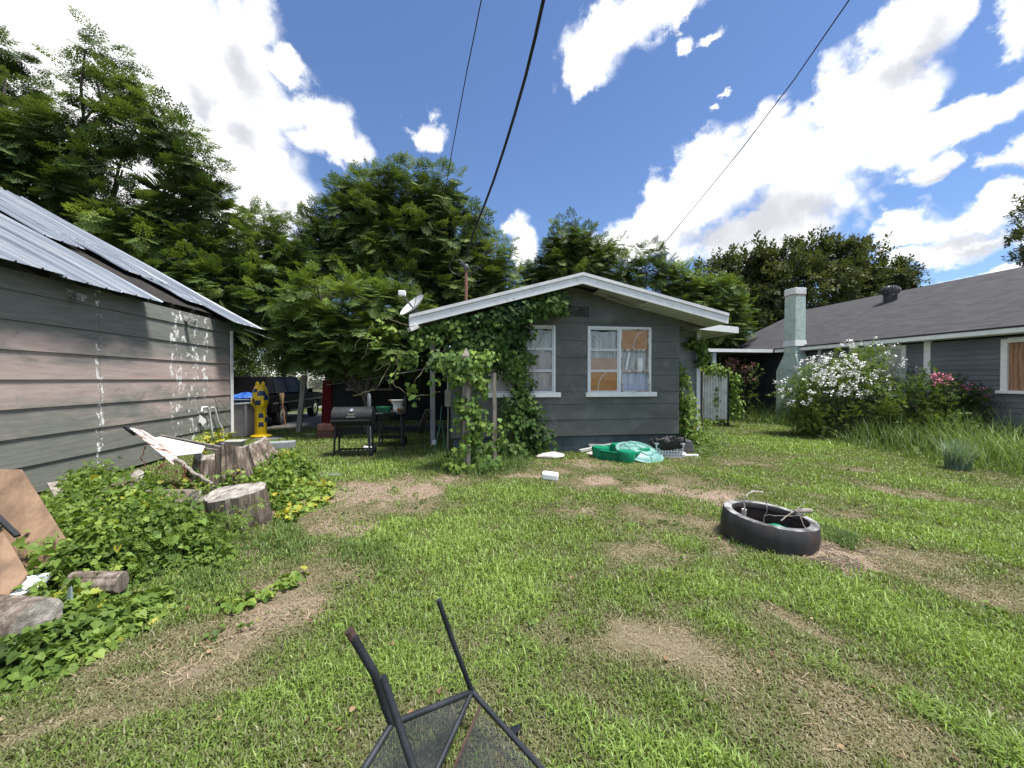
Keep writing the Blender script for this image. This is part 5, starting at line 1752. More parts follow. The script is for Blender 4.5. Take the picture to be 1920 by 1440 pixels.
xy, dm = poly_points(poly, 900)
h = np.clip(.1 + dm * .6, .1, .4) * RNG.uniform(.6, 1.1, len(xy))
parts.append(blade_mesh(xy, h, np.full(len(xy), .008), RNG.uniform(.3, 1.1, len(xy)), np.clip(.5 + RNG.normal(0, .15, len(xy)), 0, 1)))
parts.append(herb(xy[:260], h[:260], SPR, .1, 4, .05, 103))
v, f, t = join_np(parts)
o = np_mesh('weeds', v, f, leaf_mat('weed_green', [(0, (.06, .09, .03)), (.4, (.115, .18, .055)), (.7, (.18, .28, .08)), (1, (.3, .37, .13))], .3, .45), tint=t)
tag(o, 'tall mixed weeds growing before the slate sided house', 'weeds', kind='stuff')
# a clump of blue green ornamental grass
tb = onZ(1797, 880)
n = 420
a = RNG.uniform(0, 2 * math.pi, n); r = .16 * np.sqrt(RNG.random(n))
xy = np.column_stack([tb.x + r * np.cos(a), tb.y + r * np.sin(a)])
v, f, t = blade_mesh(xy, RNG.uniform(.35, .68, n), np.full(n, .006), RNG.uniform(.1, .7, n), RNG.random(n))
o = np_mesh('grass_clump', v, f, G_PALE, org=tb, tint=t)
tag(o, 'blue green clump of tall thin grass at the edge of the weeds', 'grass clump')
# ------------------------------------------------------------------ things in the yard
def rot_z(a): return Matrix.Rotation(a, 3, 'Z')


def xf(mb, i0, T, org):
    """rotate the vertices from i0 on about org by matrix T"""
    org = V(org)
    for k in range(i0, len(mb.v)):
        mb.v[k] = tuple(org + T @ (V(mb.v[k]) - org))


# --- stumps and logs
def wood_mat(name, a, b_, c_):
    m, nt, b, out = new_mat(name)
    vec = coords(nt, (1, 1, .16))
    n = noise_n(nt, vec, 16, 8, .72, .4)
    n2 = noise_n(nt, coords(nt), 5, 6, .65)
    c = ramp(nt, [(.32, a), (.5, b_), (.68, c_)], n.outputs[0]).outputs[0]
    c = mixc(nt, ramp(nt, [(.56, (0, 0, 0)), (.7, (.9, .9, .9))], n2.outputs[0]).outputs[0], c, (.05, .042, .036))
    nt.links.new(c, b.inputs['Base Color'])
    b.inputs['Roughness'].default_value = .92
    add_bump(nt, b, n.outputs[0], 1.0, .03)
    return m


SIDE = wood_mat('split_wood', (.035, .028, .023), (.15, .115, .09), (.36, .31, .265))
TOPW = M('cut_wood', (.13, .115, .1), (.42, .39, .35), 11, .9, .6, 30, stretch=(1.6, .9, 1.2), bdist=.015)


def log_mesh(root, c0, c1, r0, r1, n=40, rough=.16, seed=1, top=.02, flat=1.0):
    """a stump or log from c0 to c1 with split, grooved sides and an uneven cut face"""
    rr = random.Random(seed)
    c0, c1 = V(c0), V(c1)
    ax = (c1 - c0).normalized()
    u = ax.orthogonal().normalized(); w_ = ax.cross(u)
    if abs(ax.z) > .6: u = V((1, 0, 0)); u = (u - ax * u.dot(ax)).normalized(); w_ = ax.cross(u)
    ph = [rr.uniform(0, 6.28) for _ in range(8)]
    def g(a, t):
        s = 1 + rough * (.5 * math.sin(2 * a + ph[0]) + .4 * math.sin(3 * a + ph[1]) + .25 * math.sin(7 * a + ph[2]) + .16 * math.sin(13 * a + ph[3] + t) + .12 * math.sin(21 * a + ph[4]))
        return s
    vs, fs = [], []
    m = 7
    for j in range(m + 1):
        t = j / m
        for k in range(n):
            a = 2 * math.pi * k / n
            r = (r0 + (r1 - r0) * t) * g(a, t * .8)
            h = t
            p = c0.lerp(c1, t) + u * (r * math.cos(a)) + w_ * (r * math.sin(a) * flat)
            if j == m: p += ax * (top * (math.sin(a + ph[5]) + .6 * math.sin(3 * a + ph[6])))
            vs.append(p)
    for j in range(m):
        for k in range(n):
            fs.append((j * n + k, j * n + (k + 1) % n, (j + 1) * n + (k + 1) % n, (j + 1) * n + k))
    fs.append(tuple(range(n))[::-1])
    mb = MB(); mb.add(vs, fs); mb.build('bark_side', SIDE, root, smooth=35)
    # cut face, a little dished, in rings
    vs2 = [tuple(v) for v in vs[m * n:]]
    cen = sum((V(v) for v in vs2), V()) / n
    vv, ff = list(vs2), []
    for q in (.66, .33):
        for k in range(n):
            a = 2 * math.pi * k / n
            p = cen + (V(vs2[k]) - cen) * q + ax * (rr.uniform(-.5, .5) * top * .7)
            vv.append(tuple(p))
    vv.append(tuple(cen))
    for q in range(2):
        for k in range(n): ff.append((q * n + k, q * n + (k + 1) % n, (q + 1) * n + (k + 1) % n, (q + 1) * n + k))
    for k in range(n): ff.append((2 * n + k, 2 * n + (k + 1) % n, 3 * n))
    mb = MB(); mb.add(vv, ff); mb.build('cut_face', TOPW, root, smooth=40)


c = onZ(446, 985)
s1 = empty('tree_stump', c, 'squat flat topped grey stump standing nearest the lawn', 'stump', 'stumps by the shed')
log_mesh(s1, c + V((0, .06, -.05)), c + V((-.03, .0, .375)), .28, .265, rough=.16, seed=4, top=.008)
c = onZ(408, 915)
s2 = empty('tree_stump', c, 'tall reddish double stump holding up the fallen sheet metal', 'stump', 'stumps by the shed')
log_mesh(s2, c + V((.18, .1, -.05)), c + V((.1, .14, .56)), .25, .17, rough=.3, seed=9, top=.05)
log_mesh(s2, c + V((-.22, .05, -.05)), c + V((-.2, .1, .44)), .19, .15, rough=.3, seed=10, top=.05)
c = onZ(487, 883)
s3 = empty('tree_stump', c, 'leaning streaky stump farthest back beside the pool wall', 'stump', 'stumps by the shed')
log_mesh(s3, c + V((.05, .05, -.05)), c + V((-.16, .1, .46)), .28, .17, rough=.3, seed=15, top=.04)
c = onZ(225, 975)
l1 = empty('log', c, 'slanted split log end poking up through the vine tangle', 'log', 'logs in the vines')
log_mesh(l1, c + V((-.26, -.1, .06)), c + V((.1, .15, .4)), .17, .11, rough=.25, seed=21, top=.05)
c = onZ(322, 968)
l2 = empty('log', c, 'flat grey log lying behind the vines beside the flat topped stump', 'log', 'logs in the vines')
log_mesh(l2, c + V((-.3, .05, .12)), c + V((.28, -.1, .16)), .17, .15, rough=.2, seed=22, top=.03)
c = onZ(165, 1130)
l3 = empty('log', c, 'short pale log lying level among the low vines', 'log', 'logs in the vines')
log_mesh(l3, c + V((.2, .02, .12)), c + V((-.14, .04, .13)), .065, .07, rough=.14, seed=25, top=.006)
c = onZ(15, 1205)
l4 = empty('log', c, 'thick weathered log lying at the picture edge below the white scrap', 'log', 'logs in the vines')
log_mesh(l4, c + V((-.32, .1, .1)), c + V((.18, -.02, .12)), .14, .125, rough=.1, seed=28, top=.006)

# --- plywood sheets leaning by the shed
PLYW = M('orange_plywood', (.13, .085, .055), (.255, .165, .105), 9, .85, .4, 30, stretch=(1, 1, .12), dirt=(.16, .1, .06), dscale=2.5, dpos=(.55, .8))
q = [P(-70, 878, 3.15), P(40, 880, 3.2), P(122, 1010, 2.95), P(60, 1085, 2.75), P(-90, 1060, 2.75)]
pw = empty('plywood_board', onZ(20, 1120), 'big warped brown plywood board leaning among the vines', 'board')
mb = MB(); nn = (q[1] - q[0]).cross(q[4] - q[0]).normalized() * .018; mb.prism(q, nn); mb.build('sheet', PLYW, pw, bevel=.004)
q = [P(-80, 985, 2.7), P(8, 1000, 2.72), P(52, 1075, 2.62), P(0, 1140, 2.45), P(-90, 1120, 2.4)]
pw2 = empty('plywood_board', onZ(-20, 1160), 'lower brown plywood scrap in front of the bigger leaning board', 'board')
mb = MB(); nn = (q[1] - q[0]).cross(q[4] - q[0]).normalized() * .018; mb.prism(q, nn); mb.build('sheet', PLYW, pw2, bevel=.004)
mb = MB(); mb.bar(P(-40, 935, 2.9), P(33, 1005, 2.78), .03, .02)
o = mb.build('black_strip', BLACK, org=P(0, 970, 2.85)); tag(o, 'thin black metal strip lying across the leaning plywood boards', 'metal strip')
mb = MB(); a, b_ = P(100, 905, 4.6), P(118, 938, 4.45); mb.bar(a, b_, .1, .02)
o = mb.build('wood_offcut', WOOD_GREY, org=b_); tag(o, 'small wooden offcut leaning at the foot of the shed wall', 'board')
# white scrap and glass
q = [P(-30, 1110, 2.55), P(30, 1092, 2.62), P(98, 1080, 2.7), P(70, 1112, 2.58), P(20, 1128, 2.5), P(-30, 1150, 2.42)]
mb = MB(); mb.prism(q, (0, 0, .03)); o = mb.build('white_scrap', WHITE, org=q[0], bevel=.004); tag(o, 'torn white foam scrap lying in the vines above the edge log', 'scrap')
c = onZ(108, 1168)
mb = MB(); mb.hexa([c + V((-.07, .05, 0)), c + V((.07, -.0, 0)), c + V((.08, .02, 0)), c + V((-.06, .07, 0))], [c + V((-.01, .09, .19)), c + V((.01, .08, .2)), c + V((.012, .085, .2)), c + V((-.008, .095, .19))])
m_, nt, b, out = new_mat('bottle_plastic'); b.inputs['Base Color'].default_value = (.25, .33, .36, 1); b.inputs['Roughness'].default_value = .15; b.inputs['Transmission Weight'].default_value = .4
o = mb.build('plastic_shard', m_, org=c); tag(o, 'clear bluish plastic shard standing in the low vines', 'plastic')

# --- fallen sheet metal and sticks by the stumps
rusty, nt, b, out = new_mat('rusty_white_sheet')
n = noise_n(nt, coords(nt), 7, 8, .7, .3)
c_ = ramp(nt, [(.44, (.66, .67, .68)), (.5, (.5, .4, .34)), (.56, (.13, .05, .03)), (.7, (.05, .025, .02))], n.outputs[0]).outputs[0]
nt.links.new(c_, b.inputs['Base Color']); b.inputs['Roughness'].default_value = .7; add_bump(nt, b, n.outputs[0], .6, .02)
fs_ = empty('fallen_roof_sheet', P(310, 840, 5.3), 'white roof sheet flaking with red rust fallen onto the stumps', 'sheet metal')
q = [P(243, 803, 5.25), P(268, 808, 5.5), P(338, 850, 5.55), P(325, 872, 5.0)]
mb = MB(); mb.prism(q, (0, .004, .01)); mb.build('rusted_strip', rusty, fs_)
q = [P(300, 858, 5.3), P(378, 850, 5.35), P(384, 838, 5.7), P(300, 820, 6.0), P(276, 826, 5.9)]
mb = MB(); mb.prism(q, (0, 0, .012)); mb.build('white_sheet', WHITE, fs_)
mb = MB()
for a, b_ in (((236, 800), (256, 815)), ):
    mb.bar(P(*a, 5.3), P(*b_, 5.3), .07, .03)
mb.build('bent_edge', BLACK, fs_)
mb = MB(); mb.bar(P(300, 818, 6.1), P(425, 842, 6.0), .035, .05); mb.bar(P(300, 828, 5.9), P(415, 846, 5.9), .03, .03)
o = mb.build('grey_lath', WOOD_GREY, org=P(360, 830, 6)); tag(o, 'pair of grey wooden laths lying from the shed wall over the stumps', 'lath')
mb = MB()
stem_line(mb, [P(330, 862, 5.1), P(360, 884, 5.0), P(398, 908, 4.9)], .028, .02, 7, 5, .01)
o = mb.build('dead_branch', WOOD_GREY, org=P(360, 884, 5), smooth=60); tag(o, 'bare grey branch slanting down in front of the reddish stump', 'branch')
mb = MB()
for pts in ([(345, 868), (350, 895), (372, 920), (352, 930)], [(300, 870), (310, 880), (305, 905)], [(270, 838), (268, 862), (272, 872)], [(330, 880), (322, 905), (335, 925)], [(350, 880), (338, 900), (345, 918)], [(310, 870), (296, 880), (292, 893)]):
    stem_line(mb, [P(x_, y_, 4.9) for x_, y_ in pts], .008, .004, 5, 5, .02)
o = mb.build('dead_vine', M('red_brown_vine', (.09, .035, .02), (.22, .1, .06), 9, .9), org=P(320, 890, 4.9)); tag(o, 'withered red brown vine hanging from the fallen roof sheet', 'vine')
# pipes on the shed wall
PVC = M('pvc', (.6, .6, .6), (.74, .74, .74), 5, .4)
for pts, lb in (([(378, 772), (379, 764), (388, 763), (392, 768), (395, 790), (401, 832)], 'white plastic pipe bent over at the top along the shed wall'), ([(396, 764), (401, 764), (404, 770), (409, 790), (418, 806), (418, 832)], 'crooked white plastic pipe nearest the shed corner')):
    mb = MB(); mb.tube([onX(x_, y_, SX + .09) for x_, y_ in pts], .02, 8)
    o = mb.build('plastic_pipe', PVC, org=onX(pts[-1][0], pts[-1][1], SX + .09), smooth=50); tag(o, lb, 'pipe', 'pipes by the shed')
pts = [onX(x_, y_, SX + .07) for x_, y_ in ((374, 778), (385, 786), (386, 792), (380, 796), (381, 801), (376, 793), (373, 792))]
mb = MB(); mb.prism(pts, (.012, 0, 0)); o = mb.build('torn_white_flap', WHITE, org=pts[0]); tag(o, 'torn white flap hanging on the shed wall beside the pipes', 'scrap')
mb = MB(); stem_line(mb, [onX(400, 744, SX + .12), onX(430, 810, SX + .16), onX(436, 822, SX + .2)], .008, .006); stem_line(mb, [onX(408, 748, SX + .1), onX(424, 766, SX + .12), onX(428, 800, SX + .12)], .006, .005)
o = mb.build('dead_stalk', WOOD_GREY, org=onX(430, 810, SX + .16)); tag(o, 'dry stalks leaning on the shed corner behind the pipes', 'stalk')
c = P(440, 830, 8.2)
mb = MB(); mb.hexa([c + V((-.12, -.1, -.12)), c + V((.12, -.1, -.12)), c + V((.12, .1, -.12)), c + V((-.12, .1, -.12))], [c + V((-.16, -.12, .02)), c + V((.16, -.12, .02)), c + V((.16, .12, .02)), c + V((-.16, .12, .02))]); mb.box(c.x - .18, c.x + .18, c.y - .14, c.y + .14, c.z + .022, c.z + .05)
mb.box(c.x - .1, c.x + .1, c.y - .08, c.y + .08, 0, c.z - .122)
o = mb.build('plastic_tub', M('tub_grey', (.3, .3, .28), (.42, .42, .4), 4, .6), org=(c.x, c.y, 0), bevel=.01); tag(o, 'small pale grey planter tub behind the stumps at the shed corner', 'planter')
c = P(416, 835, 6.6)
mb = MB(); mb.ellip(c, .09, .08, .07); o = mb.build('black_pot', BLACK, org=c, smooth=60); tag(o, 'small round black pot on the laths beside the shed corner', 'pot')

# --- above ground pool
pc = P(402, 720, 11.05); pc.z = 0
PR, PH = 1.22, .93
pool = empty('paddling_pool', pc, 'round above ground pool with beige wall and white rim', 'pool')
mb = MB(); mb.lathe(pc, [(PR, 0), (PR, PH - .03), (PR - .02, PH - .03), (PR - .02, .0)], 64, cap=False); mb.build('wall', M('pool_beige', (.3, .27, .26), (.38, .35, .34), 2, .5, .05), pool, smooth=50)
mb = MB(); mb.lathe(pc, [(PR + .06, PH - .03), (PR + .07, PH), (PR + .05, PH + .02), (PR - .06, PH + .02), (PR - .06, PH - .02)], 64, cap=False); mb.build('rim', WHITE, pool, smooth=50)
mb = MB(); mb.lathe(pc, [(PR - .025, PH - .06), (PR * .5, PH - .065), (0, PH - .06)], 48)
wm, nt, b, out = new_mat('pool_water'); b.inputs['Base Color'].default_value = (.05, .2, .26, 1); b.inputs['Roughness'].default_value = .06
nn_ = noise_n(nt, coords(nt), 6, 4); add_bump(nt, b, nn_.outputs[0], .15, .02)
mb.build('water', wm, pool, smooth=50)
for k in range(12):
    a = R(-148 + 30 * k)
    mb = MB(); e = V((math.cos(a), math.sin(a), 0)); mb.bar(pc + e * (PR + .025), pc + e * (PR + .025) + V((0, 0, PH - .035)), .07, .05, up=e)
    mb.build('upright', M('pool_post', (.42, .41, .41), (.5, .5, .5), 3, .5) if k == 0 else bpy.data.materials['pool_post'], pool)
tb_ = pc + V((.35, 1.0, PH + .02))
vs, fs = [], []
for j in range(9):
    for k in range(15):
        x_ = -.62 + 1.24 * k / 14; y_ = -.16 + .32 * j / 8
        ed = max(0, (1 - (x_ / .63) ** 2) * (1 - (y_ / .17) ** 2))
        vs.append((tb_.x + x_, tb_.y + y_, tb_.z + .24 * ed ** .6 * (.6 + .8 * float(vnoise(np.array([[x_ * 5, y_ * 9, 3.3]]))[0]))))
for j in range(8):
    for k in range(14): fs.append((j * 15 + k, j * 15 + k + 1, (j + 1) * 15 + k + 1, (j + 1) * 15 + k))
mb = MB(); mb.add(vs, fs); o = mb.build('blue_tarp', M('tarp_blue', (.01, .05, .3), (.05, .16, .55), 6, .35, .3, 12, c3=(.3, .4, .6), pos=(.35, .75)), org=tb_, smooth=60); tag(o, 'bright blue folded tarp lying on the far rim of the pool', 'tarp')

# --- yellow inflatable cat float, standing
c = onZ(489, 821)
YEL = M('yellow_vinyl', (.62, .4, .01), (.72, .5, .02), 3, .3, .05)
BLU = M('blue_patch', (.012, .03, .09), (.018, .045, .13), 3, .35)
PRF = [(.0, .06), (.135, .06), (.15, .12), (.145, .3), (.14, .55), (.14, .68), (.13, .76), (.155, .84), (.185, .95), (.195, 1.08), (.185, 1.2), (.165, 1.32), (.12, 1.42), (.05, 1.46), (0, 1.465)]
fl = empty('inflatable_float', c, 'tall bright yellow inflatable animal float with blue patches', 'inflatable')
mb = MB()
mb.lathe(c, PRF, 24)
mb.build('body', YEL, fl, smooth=60)
mb = MB(); mb.ellip(c + V((0.04, -.05, .06)), .27, .22, .06, 20, 8); mb.build('foot', YEL, fl, smooth=60)
for s in (-1, 1):
    mb = MB(); mb.ellip(c + V((.07 * s, .0, 1.45)), .05, .045, .09, 14, 8); mb.build('ear', YEL, fl, smooth=60)
for zz, aa, w_, h_ in ((.38, -62, .13, .12), (.62, -62, .13, .12), (.97, -72, .2, .13), (1.22, -55, .18, .13), (1.3, -110, .12, .1), (1.1, -22, .12, .13), (1.02, -130, .12, .13), (.5, -5, .12, .12)):
    mb = MB(); vs = []
    for i_ in range(5):
        for j_ in range(4):
            a = R(aa) + (i_ / 4 - .5) * w_ / .16 * (1.1 - .35 * j_ / 3); z_ = zz + (j_ / 3 - .5) * h_
            prof = [(z_q, r_q) for r_q, z_q in PRF[2:-2]]
            for (za, ra), (zb, rb) in zip(prof[:-1], prof[1:]):
                if za <= z_ <= zb: rr_ = ra + (rb - ra) * (z_ - za) / (zb - za)
            vs.append(c + V((math.cos(a) * (rr_ + .006), math.sin(a) * (rr_ + .006), z_)))
    mb.add(vs, [(i_ * 4 + j_, (i_ + 1) * 4 + j_, (i_ + 1) * 4 + j_ + 1, i_ * 4 + j_ + 1) for i_ in range(4) for j_ in range(3)])
    mb.build('blue_patch', BLU, fl, smooth=80)
for ox_, oy_, oz_ in ((-.15, -.08, 1.0), (.12, -.14, .95)):
    mb = MB(); mb.ellip(c + V((ox_, oy_, oz_)), .05, .07, .13, 12, 8); mb.build('arm', YEL, fl, smooth=60)

# --- black pickup
CAR = M('black_paint', (.004, .004, .005), (.008, .008, .009), 2, .5, spec=.03)
TRIM = M('grey_plastic', (.06, .062, .066), (.1, .1, .105), 3, .5)
TYRE = M('tyre', (.012, .012, .012), (.025, .025, .025), 9, .9)
CHR = M('chrome', (.5, .5, .5), (.6, .6, .6), 3, .2, metal=.9)
tx0, tx1 = -7.75, -5.92
ty0 = 13.45
tk = empty('pickup', ((tx0 + tx1) / 2, 15.9, 0), 'black pickup with covered bed parked under the trees beyond the pool', 'pickup')
side = [(0, .5), (0, 1.0), (.02, 1.06), (3.6, 1.1), (4.75, 1.02), (4.9, .9), (4.95, .55), (4.75, .42), (4.42, .42)]
def arch(cy, r=.44): return [(cy + r * math.cos(R(a)), .38 + r * math.sin(R(a))) for a in range(8, 173, 15)]
side += arch(3.95) + [(3.48, .42), (1.3, .42)] + arch(.85) + [(.38, .42)]
mb = MB(); mb.prism([(tx0, ty0 + a, z) for a, z in side], (tx1 - tx0, 0, 0)); mb.build('body', CAR, tk, bevel=.03)
def loft(prof0, prof1, name, mat, par, bevel=0, smooth=None):
    mb = MB(); mb.hexa(prof0, prof1); return mb.build(name, mat, par, bevel=bevel, smooth=smooth)
i0, i1 = tx0 + .06, tx1 - .06
j0, j1 = tx0 + .24, tx1 - .24
cab = loft([(i0, ty0 + .05, 1.1), (i1, ty0 + .05, 1.1), (i1, ty0 + 3.55, 1.1), (i0, ty0 + 3.55, 1.1)], [(j0, ty0 + .3, 1.68), (j1, ty0 + .3, 1.68), (j1, ty0 + 2.6, 1.7), (j0, ty0 + 2.6, 1.7)], 'cab', CAR, tk, .04)
DG = M('tinted_glass', (.01, .011, .013), (.012, .013, .015), 3, .4, spec=.03)
LG = M('windscreen_glass', (.16, .18, .2), (.22, .24, .26), 3, .1, spec=.5)  # pale base colour paints the highlight on the windscreen
def sidept(x_off, y, z):
    t = (z - 1.1) / .58
    return (i1 + (j1 - i1) * t + x_off, y, z)
for a0, a1, b0, b1 in ((.45, .55, 1.35, 1.35), (1.45, 1.45, 2.35, 2.35), (2.45, 2.45, 3.28, 2.62)):
    mb = MB(); mb.add([sidept(.012, ty0 + a0, 1.13), sidept(.012, ty0 + b0, 1.13), sidept(.012, ty0 + b1, 1.6), sidept(.012, ty0 + a1, 1.6)], [(0, 1, 2, 3)]); mb.build('side_window', DG, tk)
mb = MB()
def ws(t, s): return (i0 + (j0 - i0) * t + s * ((i1 + (j1 - i1) * t) - (i0 + (j0 - i0) * t)), ty0 + 3.55 - .95 * t + .012, 1.1 + .6 * t + .01)
mb.add([ws(.06, .05), ws(.06, .95), ws(.92, .95), ws(.92, .05)], [(0, 1, 2, 3)]); mb.build('windscreen', LG, tk)
mb = MB(); mb.box(tx1 - .005, tx1 + .02, ty0 + 1.35, ty0 + 3.45, .43, .5); mb.box(tx1, tx1 + .012, ty0 + .1, ty0 + 4.7, .78, .82); mb.build('side_trim', TRIM, tk)
mb = MB(); mb.box(tx0 + .1, tx1 - .1, ty0 + 4.93, ty0 + 5.03, .42, .62); mb.build('bumper', CHR, tk, bevel=.02)
mb = MB(); mb.ellip((tx1 + .1, ty0 + 3.05, 1.16), .1, .06, .08, 12, 8); mb.build('wing_mirror', CAR, tk, smooth=60)
mb = MB(); mb.box(tx1 - .16, tx1 + .006, ty0 + 4.82, ty0 + 4.955, .74, .92); mb.build('headlight', M('lamp_glass', (.5, .5, .5), (.6, .6, .6), 3, .1), tk, bevel=.02)
for yy in (.85, 3.95):
    for xx, sg in ((tx1 - .12, 1), (tx0 + .12, -1)):
        RY = Matrix.Rotation(R(90) * sg, 3, 'Y')
        mb = MB(); mb.lathe((xx, ty0 + yy, .38), [(.22, -.11), (.34, -.12), (.375, -.08), (.375, .08), (.34, .12), (.22, .11)], 28, RY, cap=False); wh = mb.build('wheel', TYRE, tk, smooth=40)
        mb = MB(); mb.lathe((xx, ty0 + yy, .38), [(.22, .1), (.2, .06), (.08, .05), (.06, .1), (0, .1)], 10, RY); mb.build('rim', CHR, wh, smooth=30)

ga, gb = P(577, 720, 19.5), P(622, 720, 19.5)
wg = empty('wire_gate', (ga.x, ga.y, 0), 'thin grey chain link gate panel far behind the leaning post', 'gate')
mb = MB(); mb.tube([(ga.x, ga.y, 0), (ga.x, ga.y, 2.6)], .03, 8); mb.tube([(gb.x, gb.y, 0), (gb.x, gb.y, 2.1)], .03, 8); mb.tube([(ga.x, ga.y, 2.05), (gb.x, gb.y, 2.05)], .025, 8); mb.tube([(ga.x, ga.y, .15), (gb.x, gb.y, .15)], .025, 8); mb.build('frame', M('galv_tube', (.35, .38, .4), (.48, .5, .52), 4, .5, metal=.3), wg)
mb = MB(); gl_ = (V((gb.x, gb.y, 0)) - V((ga.x, ga.y, 0)))
for k in range(-16, 13):
    for s_ in (1, -1):
        t0, t1 = k / 12, k / 12 + 1.55
        if s_ < 0: t0, t1 = t1, t0
        z0_, z1_ = .15, 2.05
        pa = [(t0 + (t1 - t0) * j / 20, z0_ + (z1_ - z0_) * j / 20) for j in range(21)]
        pa = [q_ for q_ in pa if 0 <= q_[0] <= 1]
        if len(pa) > 1: mb.bar(V((ga.x, ga.y, pa[0][1])) + gl_ * pa[0][0], V((ga.x, ga.y, pa[-1][1])) + gl_ * pa[-1][0], .006)
mb.build('wire_mesh', bpy.data.materials['galv_tube'], wg)
# --- stakes and bits before the pickup
a = onZ(559, 811); b_ = P(571, 703, dep(a) + .05)
mb = MB(); mb.bar(a - V((0, 0, .1)), b_, .13, .11); o = mb.build('leaning_post', M('pale_post', (.2, .19, .17), (.36, .34, .31), 6, .9, .5, 20, stretch=(2, 2, .4)), org=a, bevel=.008); tag(o, 'grey leaning wooden post standing before the black pickup', 'post')
a = onZ(536, 800); b_ = P(529, 757, dep(a)); c_ = P(527, 737, dep(a))
br_ = empty('broom', a, 'upturned straw broom stuck in the ground beside the pickup wheel', 'broom')
mb = MB(); mb.tube([a - V((0, 0, .05)), b_], .018, 8); mb.build('handle', M('red_wood', (.25, .11, .07), (.35, .17, .1), 6, .7), br_)
mb = MB(); mb.tube([b_ - V((0, 0, .03)), b_.lerp(c_, .3), b_.lerp(c_, .7), c_], [.03, .06, .085, .09], 12); mb.build('bristles', M('straw_bristle', (.24, .15, .08), (.4, .27, .16), 20, .9, .6, 60, stretch=(3, 3, .4)), br_, smooth=40)
c = onZ(527, 842)
mb = MB(); w_ = .33
M_ = rot_z(R(14)); i0_ = len(mb.v); mb.box(c.x - .27, c.x + .27, c.y, c.y + .26, 0, .15); xf(mb, i0_, M_, c)
o = mb.build('concrete_block', M('pale_block', (.2, .22, .24), (.29, .31, .33), 5, .85, .3, 30), org=c, bevel=.008); tag(o, 'pale blue grey concrete block lying in the grass beside the pool', 'block')
for k, (px, py, w_, lb) in enumerate(((505, 824, .42, 'dark slate slab under the yellow inflatable foot'), (500, 832, .36, 'grey slab lying between the pale block and the pool'), (612, 890, .3, 'green grey stepping slab set in the grass by the worn path'), (578, 815, .16, 'small white litter scrap near the leaning post'))):
    c = onZ(px, py); mb = MB(); pts = []
    for j in range(9):
        a = 2 * math.pi * j / 9; r_ = w_ * random.uniform(.75, 1.05); pts.append((c.x + r_ * math.cos(a), c.y + .55 * r_ * math.sin(a), -.01))
    mb.prism(pts, (0, 0, .045 if k < 2 else .03)); o = mb.build('stone_slab' if k < 3 else 'litter_scrap', (M('slab_stone', (.1, .11, .11), (.22, .24, .23), 6, .9, .4) if k == 0 else bpy.data.materials['slab_stone']) if k < 3 else WHITE, org=c, bevel=.006); tag(o, lb, 'slab' if k < 3 else 'litter', 'slabs in the grass' if k < 3 else None)
c = onZ(610, 823)
rb = empty('rusty_crate', c, 'rusty reddish metal chest standing left of the barrel grill', 'chest')
mb = MB(); mb.box(c.x - .22, c.x + .26, c.y, c.y + .35, .0, .2); mb.build('base', M('dark_rust', (.05, .025, .02), (.1, .05, .04), 6, .8, .3), rb, bevel=.012)
mb = MB(); mb.box(c.x - .21, c.x + .25, c.y - .005, c.y + .33, .21, .4); mb.build('lid', M('red_rust', (.13, .055, .045), (.24, .11, .09), 5, .75, .4), rb, bevel=.03)
c = P(613, 725, 12.6)
mb = MB(); mb.hexa([(c.x - .2, c.y, .02), (c.x + .16, c.y, .02), (c.x + .16, c.y + .1, .02), (c.x - .2, c.y + .1, .02)], [(c.x - .14, c.y, 1.55), (c.x + .14, c.y, 1.6), (c.x + .14, c.y + .1, 1.6), (c.x - .14, c.y + .1, 1.55)])
o = mb.build('folded_umbrella', M('dark_red_cloth', (.13, .008, .012), (.22, .015, .02), 6, .85, .6, 9, stretch=(5, 5, .4)), org=(c.x, c.y, 0), bevel=.03); tag(o, 'dark red cloth bundle standing upright at the corner of the dark wing', 'cloth')

# --- barrel grill
g0 = onZ(664, 853)
gr = empty('barrel_grill', g0, 'black barrel charcoal grill on an open steel stand', 'grill')
gw, gd, gh = .4, .21, .76
mb = MB()
RX_ = Matrix.Rotation(R(90), 3, 'Y')
cz = gh + .04
def halfdrum(z_lo, a0, a1, r):
    pts = [(0, r * math.cos(R(a)), r * math.sin(R(a))) for a in range(a0, a1 + 1, 10)]
    m = MB(); m.prism([(g0.x - gw, g0.y + y_, cz + z_) for _, y_, z_ in pts], (2 * gw, 0, 0)); return m
halfdrum(0, 180, 360, .2).build('firebox', BLACK, gr, bevel=.008)
lid = halfdrum(0, 0, 180, .212); lid.v = [(p[0], p[1], p[2] + .006) for p in lid.v]
lid = lid.build('lid', M('grill_lid', (.012, .012, .014), (.026, .027, .03), 5, .5, .1), gr, bevel=.008)
mb = MB(); mb.lathe((g0.x, g0.y - .17, cz + .155), [(.035, 0), (.035, .015), (0, .016)], 16, Matrix.Rotation(R(55), 3, 'X')); mb.build('thermometer', CHR, lid)
mb = MB(); mb.box(g0.x - .07, g0.x + .07, g0.y - .222, g0.y - .205, cz + .055, cz + .1); mb.build('badge', CHR, lid)
mb = MB(); mb.tube([(g0.x - .08, g0.y - .2, cz + .02), (g0.x - .08, g0.y - .26, cz + .025), (g0.x + .08, g0.y - .26, cz + .025), (g0.x + .08, g0.y - .2, cz + .02)], .01, 8); mb.build('handle', CHR, lid)
mb = MB(); mb.box(g0.x - gw + .02, g0.x + gw - .02, g0.y - .33, g0.y - .21, cz - .055, cz - .035); mb.build('front_shelf', BLACK, gr)
